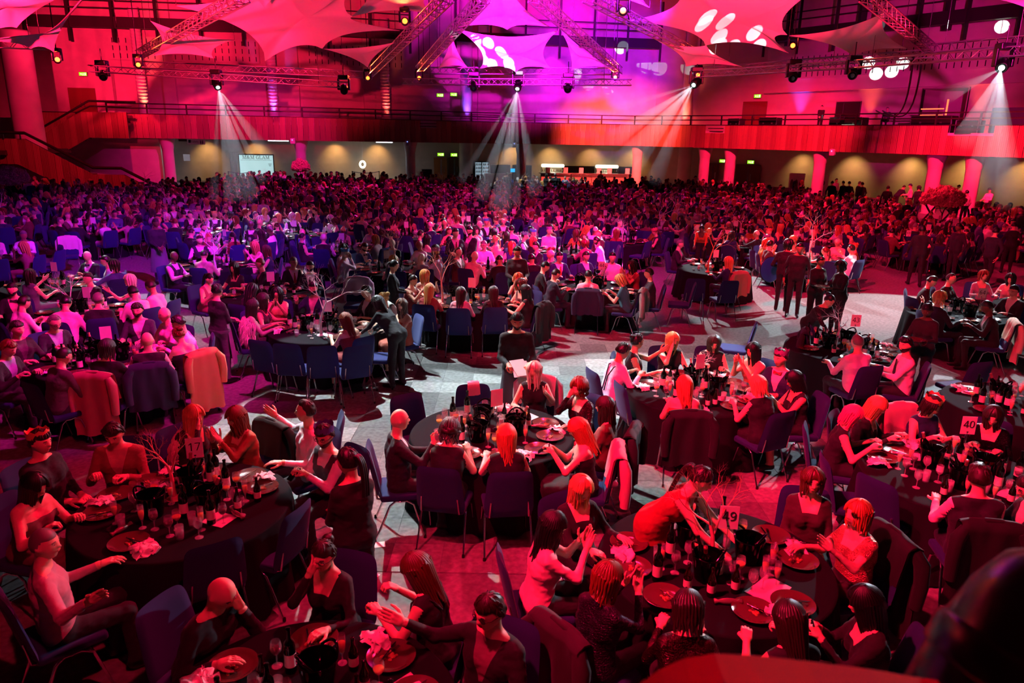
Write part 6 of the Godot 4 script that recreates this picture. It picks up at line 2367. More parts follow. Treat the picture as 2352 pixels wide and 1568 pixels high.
func wear(w: String, t: Node3D, b: Array, s: Dictionary) -> void:
	var kind := w.get_slice(":", 0)
	var c := w.get_slice(":", 1)
	if not worn.has(kind):
		match kind:
			"crown": worn[kind] = crown_mesh().mesh()
			"glasses": worn[kind] = glasses_mesh().mesh()
			"beard": worn[kind] = beard_mesh().mesh()
			"tie":
				var o := PackedVector2Array([Vector2(-0.016, 0.118), Vector2(0.016, 0.118), Vector2(0.012, 0.085), Vector2(0.034, -0.09), Vector2(0.0, -0.125), Vector2(-0.034, -0.09), Vector2(-0.012, 0.085)])
				worn[kind] = Shape.new().prism(o, 0.0, 0.008).mesh()
			"bow_tie":
				var q := Shape.new()
				for sx: float in [-1, 1]:
					q.prism(PackedVector2Array([Vector2(0.006 * sx, -0.008), Vector2(0.055 * sx, -0.024), Vector2(0.055 * sx, 0.024), Vector2(0.006 * sx, 0.008)]), -0.008, 0.008)
				q.rbox(Vector3(0.018, 0.02, 0.02), 0.005)
				worn[kind] = q.mesh()
			"cap":
				var q := Shape.new().lathe([Vector2(0.0, 0.135), Vector2(0.05, 0.13), Vector2(0.085, 0.10), Vector2(0.098, 0.05), Vector2(0.094, 0.045)], 20)
				q.prism(PackedVector2Array([Vector2(-0.07, 0.07), Vector2(0.07, 0.07), Vector2(0.055, 0.155), Vector2(0.0, 0.175), Vector2(-0.055, 0.155)]), -0.006, 0.0, Transform3D(Basis(Vector3.RIGHT, PI / 2), Vector3(0, 0.05, 0)))
				worn[kind] = q.mesh()
			"fur":
				worn[kind] = fur_mesh().mesh()
			"strap":
				var q := Shape.new()
				for sx: float in [-1, 1]:
					q.tube([Vector3(0.075 * sx, 0.03, 0.105), Vector3(0.085 * sx, 0.10, 0.075), Vector3(0.085 * sx, 0.15, 0.0), Vector3(0.085 * sx, 0.11, -0.09), Vector3(0.05 * sx, 0.02, -0.122)], [0.007, 0.007, 0.007, 0.007, 0.007], 5)
				worn[kind] = q.mesh()
			"braces":
				var q := Shape.new()
				for sx: float in [-1, 1]:
					q.tube([Vector3(0.09 * sx, -0.25, 0.125), Vector3(0.085 * sx, 0.0, 0.132), Vector3(0.085 * sx, 0.10, 0.09), Vector3(0.08 * sx, 0.148, 0.0), Vector3(0.075 * sx, 0.10, -0.105), Vector3(0.02 * sx, -0.05, -0.132), Vector3(0.03 * sx, -0.25, -0.13)], [0.009, 0.009, 0.009, 0.009, 0.009, 0.009, 0.009], 5)
				worn[kind] = q.mesh()
			"lanyard":
				worn[kind] = Shape.new().tube([Vector3(-0.05, 0.15, 0.05), Vector3(-0.03, 0.05, 0.12), Vector3(0, -0.06, 0.145), Vector3(0.03, 0.05, 0.12), Vector3(0.05, 0.15, 0.05)], [0.006, 0.006, 0.006, 0.006, 0.006], 5).mesh()
			"apron":
				var pts := PackedVector3Array()
				for i in 7:
					for j in 15:
						var a := lerpf(-1.5, 1.5, j / 14.0)
						pts.append(Vector3(sin(a) * (0.175 + i * 0.012 + 0.006 * sin(j * 2.1)), 1.0 - i * 0.11, cos(a) * (0.155 + i * 0.012) - 0.02))
				worn[kind] = Shape.new().grid(pts, 15).mesh()
	match kind:
		"crown": obj("paper_crown", worn[kind], mat("crown_" + c, Color(c), 0.6), t, b[1] * Transform3D(Basis(Vector3.RIGHT, -0.16), Vector3(0, -0.004, -0.006)))
		"glasses": obj("eyeglasses", worn[kind], mat("spectacle_black", Color(0.02, 0.02, 0.02), 0.3), t, b[1])
		"beard": obj("beard", worn[kind], hair_mat(s.get("hair_colour", "brown")), t, b[1])
		"tie": obj("tie", worn[kind], cloth(Color(c)), t, b[2] * Transform3D(Basis(Vector3.RIGHT, -0.10), Vector3(0, 0.0, 0.126)))
		"bow_tie": obj("bow_tie", worn[kind], cloth(Color(c)), t, b[2] * Transform3D(Basis(Vector3.RIGHT, -0.3), Vector3(0, 0.135, 0.078)))
		"cap": obj("cap", worn[kind], cloth(Color(c)), t, b[1])
		"fur": obj("fur_wrap", worn[kind], cloth(Color(c)), t, b[2])
		"strap": obj("shoulder_strap", worn[kind], cloth(Color(c)), t, b[2])
		"braces": obj("braces", worn[kind], cloth(Color(c)), t, b[2])
		"lanyard": obj("lanyard", worn[kind], cloth(Color(c)), t, b[2])
		"apron": obj("apron", worn[kind], cloth(Color(c)), t)

# shaggy fur: many short tapering locks over the back and shoulders
func fur_mesh() -> Shape:
	var s := Shape.new()
	var rng := RandomNumberGenerator.new()
	rng.seed = 77
	for k in 420:
		var a := rng.randf_range(PI * 0.42, PI * 1.58)
		var y := rng.randf_range(-0.28, 0.13)
		var w := 0.205 - 0.09 * clampf((y - 0.02) / 0.12, 0, 1)
		var p := Vector3(sin(a) * w, y, cos(a) * (0.15 - 0.04 * clampf((y - 0.02) / 0.12, 0, 1)))
		var out := Vector3(sin(a), 0.1, cos(a))
		var side := Vector3(rng.randf_range(-0.4, 0.4), 0, rng.randf_range(-0.4, 0.4))
		s.tube([p - out * 0.02, p + out * 0.02 + side * 0.01, p + out * 0.035 + Vector3(0, -0.05, 0) + side * 0.04, p + out * 0.03 + Vector3(0, -0.10, 0) + side * 0.07], [0.016, 0.014, 0.009, 0.001], 4, false)
	return s

const TABLES := [
	[Vector3(-2.91, 0, -5.88), "the bronze blouse table", "17"],
	[Vector3(-0.21, 0, -7.68), "the scarf chair table", ""],
	[Vector3(1.65, 0, -5.15), "the rose branch table", "49"],
	[Vector3(4.55, 0, -6.78), "the gold crown table", "40"],
	[Vector3(2.48, 0, -9.22), "the purple crown table", ""],
	[Vector3(5.44, 0, -11.47), "the blue tray table", "43"],
	[Vector3(-1.17, 0, -3.42), "the front corner table", ""],
	[Vector3(-5.96, 0, -10.08), "the red coat table", ""],
	[Vector3(-3.23, 0, -12.06), "the tall white tree table", ""],
	[Vector3(-0.88, 0, -14.33), "the menu tent table", ""],
	[Vector3(1.77, 0, -16.19), "the teal top table", "44"],
	[Vector3(5.22, 0, -18.78), "the gold branch table", ""],
	[Vector3(8.83, 0, -14.16), "the blond curls table", "64"],
	[Vector3(6.64, 0, -8.93), "the side wall table", ""],
	[Vector3(-7.47, 0, -17.85), "the sand jacket table", ""],
	[Vector3(-7.77, 0, -12.77), "the antler branch table", ""],
	[Vector3(-5.02, 0, -14.58), "the bow tie table", ""],
	[Vector3(11.13, 0, -14.92), "the far side table", ""],
	[Vector3(-9.85, 0, -15.22), "the dinner suit table", ""],
]
# table, x, z, turn, pose, female, outfit, hair, hair colour, skin, head yaw, head pitch, wears, label
const GUESTS := [
[0,-4.31,-6.17,80,"lap",0,"shirt:15131a:15131a","quiff","brown",0,0,0,"crown:d98a5a","person in dark shirt with orange paper crown at @"],
[0,-3.82,-6.6,10,"eat",0,"suit:8a5a48:c89a8a:2a2224","quiff","brown",0,0,0,"","person in tan blazer looking down at @"],
[0,-3.33,-7.03,60,"chin",1,"long:2a1a22:2a1a22","long","blond",0,0,0,"fur:d89aa8","person with straight long blond hair and pink fur at @"],
[0,-2.77,-7.05,-35,"both_up",1,"long:8a4a2a:2a1a14","wavy","auburn",0,0,0,"","person in bronze satin blouse with wavy auburn hair"],
[0,-2.13,-7.04,-50,"reach_right",0,"shirt:f0e2e6:20202a","receding","brown",0,0,0,"","person in white shirt with arm round the bronze blouse guest"],
[0,-1.73,-6.53,-40,"phone",0,"vest:3a2a34:efe0e4:1a1a22","short","brown",0,25,-12,"crown:5a3a9a;glasses;beard","person in waistcoat with violet paper crown and glasses at @"],
[0,-1.25,-5.21,-140,"stand_front",1,"shirt:120e12:120e12","ponytail","black",1,0,0,"","server with dark ponytail standing between @ and the scarf chair table"],
[0,-4.06,-5.49,75,"eat",1,"strapless:6a4a4a","long","black",0,0,0,"","person in pale strapless dress with long dark hair at @"],
[0,-3.22,-4.49,135,"reach_right",0,"shirt:b08a94:1a1a20","buzz","grey",0,-10,0,"","person in pink shirt with arm along an empty chair, @"],
[6,-2.06,-4.13,70,"face",0,"shirt:16121c:121216","bald","brown",0,0,0,"","bald person in dark jumper with hand over the face"],
[6,-1.26,-4.55,-15,"chin",1,"long:181218:181218","bun","brown",0,-8,0,"glasses","person with glasses and hair bun resting chin on hand"],
[6,-0.48,-4.32,-105,"eat",1,"tank:120e12","long","chestnut",0,0,0,"strap:101010","person in black strappy dress with long chestnut hair bending forward"],
[6,-0.1,-3.81,-25,"reach_right",0,"suit:0e0c10:6a4a50:0e0c10","short","brown",0,10,10,"glasses","person in black jacket with glasses stretching an arm out"],
[1,-1.13,-6.86,100,"glass",0,"suit:1c1620:e8dada:16141a","bald","brown",0,0,0,"","bald person in dark suit at @"],
[1,-0.63,-6.62,170,"eat",1,"high:120c10","curly","brown",0,0,0,"","person with dark curly hair and bare shoulders at @"],
[1,-0.03,-6.56,188,"rest",1,"tank:100c10","wavy","strawberry",0,0,0,"","person with wavy strawberry hair and black sleeveless top at @"],
[1,0.78,-6.84,-95,"phone",1,"strapless:100c10","long","strawberry",0,0,0,"","person in off-shoulder black dress holding a phone"],
[1,1.02,-7.44,-110,"lap",1,"long:5a2420:1a1214","wavy","brown",0,0,0,"","person in floral dress with long brown hair at @"],
[1,0.86,-8.15,-45,"chin",1,"long:seq_plum:181014","curly","auburn",0,0,0,"","person in plum sequin top with curly auburn hair"],
[1,0.29,-8.71,-10,"talk",1,"high:16101a","wavy","white",0,-45,0,"","person with long white hair and black lace top"],
[1,0.06,-9.46,5,"stand_hold",0,"shirt:181418:181418","short","black",1,0,0,"beard;apron:4a4450","bearded waiter in black shirt carrying menus in the aisle"],
[2,1.23,-5.52,60,"stand_bend",1,"tank:a01828","ponytail","brown",0,0,0,"","person in red satin dress bending over @"],
[2,0.59,-5.57,35,"look_right",1,"long:160e12:160e12","wavy","blond",0,30,12,"","person with wavy blond hair and black long sleeves at @"],
[2,0.25,-4.91,100,"both_up",1,"suit:e0b4b0:e0b4b0:120e10","wavy","black",0,0,0,"","person in pale pink blazer with long dark hair at @"],
[2,0.6,-4.21,128,"both_up",1,"long:seq_violet:18101a","bob","auburn",0,0,0,"","person in violet glitter jumper with auburn bob at @"],
[2,2.62,-5.74,-15,"lap",1,"long:3a1620:1a0c10","bob","chestnut",0,0,0,"","person in dark lace dress with chestnut bob at @"],
[2,2.79,-5.19,-80,"talk",1,"short:seq_rose:1a1012","bob","strawberry",0,-30,0,"","person in rose gold sequin top raising a hand at @"],
[2,2.38,-4.03,-100,"phone",1,"long:100c0e:100c0e","long","black",0,0,-10,"","person in black top with very long dark hair at @"],
[2,1.13,-3.83,175,"eat",1,"long:seq_plum:120c10","bob","brown",0,0,0,"","person with dark brown bob seen from behind at @"],
[2,1.78,-3.74,192,"eat",1,"tank:140e12","long","brown",0,0,0,"","person with sleek brown hair seen from behind at @"],
[3,3.57,-7.45,70,"eat",1,"high:120e16","bob","pink",0,0,0,"","person with cropped pink hair at @"],
[3,4.0,-7.79,50,"eat",1,"long:120e12:120e12","long","blond",0,0,0,"","person with long blond hair and black top at @"],
[3,4.73,-7.9,15,"eat",1,"high:141a4a","bob","brown",0,0,0,"crown:d8945a","person in navy halter dress with gold paper crown"],
[3,5.35,-7.58,-35,"eat",1,"long:seq_black:120e10","wavy","brown",0,0,0,"","person in black sequin top at @"],
[3,4.07,-5.74,170,"rest",0,"vest:1a1420:e8c8cc:16202a","quiff","brown",0,0,0,"","person in dark waistcoat and white sleeves at @"],
[3,4.59,-5.64,-100,"eat",0,"suit:140e12:c0a0a0:140e12","short","brown",0,0,0,"glasses","person in dark jacket with glasses at @"],
[4,1.38,-9.52,110,"eat",0,"shirt:e2d8ea:1a1a22","short","black",1,0,0,"braces:181820","person in white shirt and dark braces at @"],
[4,1.77,-10.11,75,"talk",1,"tank:120e12","bun","black",1,0,0,"","person in black tank top with dark bun at @"],
[4,2.33,-10.35,10,"chin",1,"high:120e12","long","blond",0,0,0,"","person in black halter top with sleek blond hair, hand to mouth"],
[4,2.96,-10.36,-8,"eat",1,"high:120e12","long","brown",0,0,0,"","person in black sleeveless top with long brown hair looking down"],
[4,3.45,-9.84,-60,"both_up",1,"strapless:a86a50","long","black",1,0,0,"","person in tan strapless top gesturing at @"],
[4,3.62,-9.33,-50,"rest",0,"suit:1c2450:e8d8da:141828","short","brown",0,-10,0,"crown:9a4a9a;bow_tie:c02030","person in blue suit with red bow tie and purple paper crown"],
[4,3.59,-8.56,-85,"phone",1,"tank:120e12","long","black",1,0,0,"strap:101010","person in black strappy top holding a phone at @"],
[4,3.05,-8.23,-155,"eat",1,"tank:120e12","bob","blond",0,0,0,"","person with blond bob and black dress at @"],
[4,2.08,-8.16,178,"eat",1,"strapless:b02a2a","wavy","strawberry",0,0,0,"","person in red halter top with wavy strawberry hair"],
[5,5.31,-12.58,20,"stand_bend",1,"shirt:100e12:100e12","bun","black",1,0,0,"","waitress in black bending to set down a plate at @"],
[5,5.01,-10.12,195,"rest",0,"shirt:dcc4d8:1a1a22","buzz","grey",0,0,0,"","person with cropped grey hair and lilac shirt at @"],
[5,5.67,-10.07,-110,"look_left",0,"shirt:ecdce0:1a1a22","quiff","black",0,0,0,"beard;tie:201820","person in white shirt with loose dark tie at @"],
[5,6.42,-11.0,-45,"stand_hold",1,"shirt:141a18:141a18","bun","black",3,0,8,"","waitress in black carrying plates between @ and the blond curls table"],
[5,6.49,-17.26,150,"stand_side",0,"shirt:121016:121016","curly","black",2,0,0,"","waiter holding a large round blue tray under one arm"],
[5,6.58,-16.74,-20,"stand",0,"shirt:121016:121016","short","black",2,0,0,"","waiter in black standing behind the round blue tray"],
[5,6.56,-15.5,10,"stand_front",1,"shirt:120e12:120e12","bun","black",2,0,0,"","waitress in black talking with her hands together by the round tray"],
[5,6.78,-14.9,-70,"stand_hold",1,"shirt:120e12:120e12","curly","black",3,0,0,"","waitress with curly hair folding a cloth by the round tray"],
[12,8.72,-15.3,60,"eat",0,"shirt:1a1014:141016","quiff","brown",0,0,0,"","person in dark shirt with brown quiff at @"],
[12,9.34,-15.46,40,"rest",0,"shirt:140e12:141016","receding","brown",0,0,0,"","person in black shirt with receding hair at @"],
[12,8.0,-13.38,95,"reach",0,"suit:14101a:d8d0d8:14101a","curly","blond",0,0,0,"","person with curly blond hair reaching across @"],
[17,10.49,-16.13,-10,"rest",1,"long:8a8088:1a1418","curly","auburn",0,0,0,"","person with a mass of curly red hair beside the blond curls table"],
[17,11.11,-16.06,-45,"eat",1,"long:c89098:1a1418","long","black",0,0,0,"","person in pink top with long black hair beside the blond curls table"],
[12,9.97,-14.24,-70,"rest",0,"suit:14101a:e8c0c8:14101a","short","black",0,0,0,"glasses","person with glasses and open white collar at @"],
[12,8.66,-12.75,-110,"eat",0,"suit:100c10:a08088:100c10","short","black",3,0,0,"","person in black jacket hunched beside @"],
[12,11.64,-20.9,165,"walk",0,"shirt:14161e:14161e","short","black",3,0,0,"","waiter in black walking away down the side aisle past @"],
[12,13.12,-21.67,-70,"stand",0,"suit:1a1c26:1a1c26:14161e","short","black",3,0,0,"","waiter in a charcoal jacket standing in the side aisle"],
[12,13.59,-20.73,120,"walk",0,"shirt:1a1e2a:14161e","short","black",0,0,0,"","waiter in grey-blue shirt walking towards the columns with a bag"],
[12,15.85,-23.31,150,"stand",1,"shirt:14121a:14121a","bun","black",0,0,0,"","waitress in black walking beside the grey-blue shirt waiter"],
[7,-6.97,-10.6,60,"eat",0,"suit:20222c:9aa4c4:20222c","receding","grey",0,0,0,"glasses","balding person with glasses in charcoal suit at @"],
[7,-7.13,-10.07,70,"rest",0,"suit:24161e:4a3a44:24161e","short","brown",0,0,0,"","person in brown jacket with short hair at @"],
[7,-6.78,-9.19,85,"eat",0,"suit:241820:9aa0c0:241820","short","auburn",0,0,0,"","person in dark jacket with auburn hair at @"],
[7,-5.8,-8.75,150,"eat",0,"suit:5a4a4c:d0c0c0:2a2226","buzz","brown",0,0,0,"","person in mottled grey jacket seen from behind at @"],
[7,-5.33,-9.13,178,"rest",0,"shirt:181016:141016","bob","brown",0,0,0,"","person with long dark hair and dark jumper at @"],
[7,-4.97,-9.53,-155,"rest",0,"vest:2a1624:e6b4c4:1a1a22","bald","brown",0,0,0,"","bald person in waistcoat and pink sleeves at @"],
[7,-4.68,-10.03,-120,"eat",1,"strapless:140e14","bun","auburn",0,0,0,"","person in black off-shoulder dress with auburn bun"],
[7,-6.0,-11.35,10,"rest",0,"suit:30343c:e8dcd8:2a2c34","short","brown",0,0,0,"beard","bearded person in grey check jacket at @"],
[7,-5.41,-11.09,-35,"rest",0,"shirt:e8c0cc:1a1a22","bald","brown",0,0,0,"","bald person in pale shirt at @"],
[7,-4.9,-10.7,-65,"eat",0,"shirt:d4dcec:1a1a22","short","brown",0,0,0,"","person in pale blue shirt with short brown hair at @"],
[15,-8.91,-12.71,20,"rest",0,"suit:14101a:d89aa8:14101a","short","black",0,0,0,"bow_tie:101014;beard","person in dinner jacket with bow tie at @"],
[15,-8.18,-11.64,150,"eat",0,"shirt:e4c8d6:1a1a22","short","brown",0,0,0,"","person in white shirt seen from behind at @"],
[15,-7.43,-11.68,-175,"eat",0,"shirt:e8c8d4:1a1a22","short","black",0,0,0,"glasses","person in white shirt and glasses seen from behind at @"],
[15,-6.98,-11.95,-150,"look_right",0,"suit:16141c:cfc4d0:16141c","short","grey",0,0,0,"glasses","person with grey hair and glasses in black suit at @"],
[15,-8.17,-13.84,-20,"rest",0,"suit:16141c:e8e4ea:16141c","short","brown",0,0,0,"tie:15151a","person in black suit with dark tie at @"],
[15,-7.37,-13.84,-75,"talk",1,"tank:d8d8e0","bob","white",0,0,0,"","person with white blond hair raising a hand at @"],
[15,-6.64,-12.63,-120,"eat",0,"shirt:e8b8cc:1a1a22","short","black",0,0,0,"","person in pink shirt with black hair at @"],
[15,-6.56,-13.2,-100,"eat",0,"shirt:eab0c8:1a1a22","short","brown",1,0,0,"","person in rose shirt with brown hair at @"],
[18,-9.55,-14.12,150,"talk",1,"high:5a5a66","wavy","brown",0,0,0,"","person in grey sleeveless dress with wavy brown hair at @"],
[18,-9.6,-16.33,-10,"rest",0,"suit:14121a:d8ccd8:14121a","bald","brown",0,0,0,"bow_tie:101014","bald person in dinner suit and bow tie at @"],
[18,-8.84,-15.73,-60,"rest",0,"shirt:e6e0ea:1a1a22","short","brown",0,0,0,"","person in white shirt at @"],
[18,-8.43,-15.22,-140,"reach",0,"suit:3a4a86:3a4a86:20242e","bob","brown",0,0,0,"","person with long brown hair in blue jacket at @"],
[8,-4.38,-11.82,115,"rest",1,"long:9a8a84:2a2224","long","brown",0,0,0,"fur:c8b8a8","person in shaggy pale fur coat with long brown hair"],
[8,-4.72,-11.38,150,"stand_front",1,"shirt:1a181e:4a4a52","bun","black",0,0,0,"apron:70707a","waitress in grey apron standing by the red coat table"],
[8,-4.37,-12.36,80,"look_left",1,"tank:3a2028","wavy","brown",1,0,0,"","person with hoop earrings looking along @"],
[8,-4.29,-13.0,10,"both_up",1,"strapless:c09060","wavy","black",1,0,0,"","person in gold strapless dress clapping at @"],
[8,-3.69,-13.21,-20,"glass",0,"suit:1a2448:e0a8b0:1a2034","quiff","black",1,0,0,"beard","bearded person in navy blazer lifting a glass at @"],
[8,-2.52,-11.06,-130,"eat",1,"strapless:7a1a20","long","auburn",0,0,0,"","person with sleek red hair seen from behind at @"],
[8,-1.86,-11.26,-120,"stand_bend",1,"shirt:15151c:15151c","wavy","black",0,0,0,"","waitress in black with long dark hair reaching over @"],
[8,-1.88,-12.16,-60,"look_left",1,"strapless:a04a3a","wavy","chestnut",0,0,0,"","person with bare shoulders and chestnut hair looking away from the tree table"],
[8,-2.25,-12.65,-70,"rest",1,"high:140e14","bun","blond",0,0,0,"","person with blond bun in black top beside @"],
[8,-2.63,-13.03,-50,"rest",0,"suit:1a1a24:d8d8e0:1a1a24","short","brown",0,0,0,"","person in dark suit with side parting beside @"],
[9,-1.61,-13.45,170,"eat",1,"long:a03038:20181c","long","blond",0,0,0,"","person with very long blond hair and red blouse at @"],
[9,-0.98,-13.2,178,"eat",1,"suit:d8a8b4:d8a8b4:201820","long","brown",0,0,0,"","person in cream coat with brown hair at @"],
[9,-0.35,-13.33,188,"eat",1,"long:seq_plum:141014","long","brown",0,0,0,"","person in dark glitter dress at @"],
[9,0.28,-13.52,-120,"rest",1,"tank:140e14","wavy","black",0,0,0,"","person in black sleeveless dress with black waves at @"],
[9,-1.85,-14.94,15,"talk",1,"short:b08070:201820","long","blond",0,0,0,"","person with parted blond hair facing @"],
[9,0.12,-14.88,-10,"chin",1,"tank:8a3040","long","strawberry",0,0,0,"","person with strawberry hair leaning on one hand at @"],
[9,0.25,-14.37,-40,"eat",1,"tank:5a2a30","long","chestnut",0,0,0,"","person with chestnut fringe bending over @"],
[9,-2.08,-14.44,60,"both_up",1,"tank:7a2a34","bun","brown",0,0,0,"","person in wine red dress lifting both arms behind @"],
[9,-2.33,-13.99,100,"stand_front",1,"shirt:141218:141218","ponytail","black",1,0,0,"","waitress in black standing behind @"],
[10,1.57,-15.02,175,"rest",0,"shirt:e6c0d0:1a1a22","buzz","black",0,0,0,"","person in white shirt seen from behind at @"],
[10,1.73,-17.61,35,"rest",0,"suit:1c2a52:e0d4dc:1c2440","short","brown",0,0,0,"","person in blue suit with side parted hair at @"],
[10,1.09,-17.44,20,"rest",0,"suit:1a2a58:e8dcdc:1a2440","short","black",0,0,0,"tie:c06a2a;glasses","person in blue suit with orange tie and glasses at @"],
[10,2.38,-17.47,-10,"glass",0,"shirt:ead8e0:1a1a22","quiff","black",0,0,0,"","person in open white shirt drinking at @"],
[10,2.8,-16.66,-60,"both_up",1,"short:8a2034:1a1418","wavy","brown",0,0,0,"","person in wine top with brown waves at @"],
[10,2.36,-14.9,-110,"eat",1,"short:1c5a62:1a1418","bob","blond",0,0,0,"","person in teal top with blond bob at @"],
[10,2.95,-15.41,-95,"rest",0,"suit:20242c:20242c:20242c","short","black",0,0,0,"","person in dark suit leaning back in a chair at @"],
[10,0.76,-15.19,110,"eat",0,"suit:16162a:16162a:16162a","short","brown",0,0,0,"","person in dark blue jacket hunched at @"],
[10,0.56,-16.17,90,"eat",0,"suit:14121a:c0a8b0:14121a","short","black",0,0,0,"","person in black jacket with black hair at @"],
[11,5.19,-17.36,-150,"rest",1,"long:1e2a5c:1a1a2a","long","blond",0,0,0,"","person with long blond hair and blue satin top"],
[11,5.82,-22.6,-20,"stand_bend",1,"long:c84a20:201418","bun","black",3,0,0,"","person in orange top leaning over @"],
[11,4.52,-20.02,60,"rest",0,"suit:241c24:c8a0a8:241c24","short","grey",0,0,0,"","person in dark suit with silver hair at @"],
[9,-1.47,-18.29,20,"stand_glass",0,"suit:1a1c2c:e0b0c0:1a1c2c","short","brown",0,0,0,"tie:7a2430","person in dark suit with red tie with a drink in the middle aisle"],
[9,-1.14,-18.78,-40,"stand_front",0,"suit:121018:d8a8c8:121018","quiff","black",0,0,0,"beard;glasses","bearded person with glasses standing in the middle aisle"],
[10,0.07,-15.49,10,"stand_hold",0,"shirt:121016:121016","short","black",2,0,0,"","waiter in black with bowed head behind the menu tent table"],
[14,-9.41,-19.19,40,"stand_front",0,"shirt:16121a:3a3a44","short","black",3,0,0,"apron:5a5a64","tall waiter in black with grey apron standing with folded hands"],
[14,-7.78,-16.47,80,"rest",0,"vest:1c1824:d8a8c4:1c1824","bald","black",3,0,0,"","bald person in waistcoat at @"],
[14,-7.18,-16.72,175,"rest",0,"suit:b89a86:b89a86:2a2630","buzz","brown",0,0,0,"","person in sand coloured jacket seen from behind at @"],
[14,-8.24,-19.04,20,"reach",0,"vest:241a2a:e0b0cc:1c1824","short","brown",0,0,0,"","person in waistcoat and pink sleeves at @"],
[14,-6.56,-18.58,-35,"both_up",1,"strapless:c8a878","long","blond",0,0,0,"","person in cream dress with hands together at @"],
[14,-6.05,-17.86,-70,"rest",1,"high:26383c","wavy","chestnut",1,0,0,"","person with long braids in dark green top at @"],
[16,-5.95,-15.4,-10,"rest",1,"short:14101a:14101a","long","black",1,0,0,"","person in black t-shirt with centre parting at @"],
[16,-6.17,-14.33,60,"eat",1,"tank:9a3a60","ponytail","black",0,0,0,"","person in pink dress with tied black hair at @"],
[16,-4.91,-13.16,160,"eat",1,"tank:1a141c","long","black",0,0,0,"","person with glossy straight black hair at @"],
[16,-5.48,-15.75,-60,"rest",0,"suit:14121c:d890b0:14121c","short","auburn",0,0,0,"bow_tie:101014","person in dinner jacket with black bow tie at @"],
[16,-4.88,-15.98,15,"talk",0,"suit:20242e:d8dce8:20242e","short","grey",0,0,0,"glasses;tie:8a4a3a","person with glasses and grey hair gesturing at @"],
[16,-4.37,-15.54,0,"rest",0,"suit:16182a:dcdce6:16182a","short","black",1,0,0,"beard;tie:303848","bearded person in navy suit at @"],
]
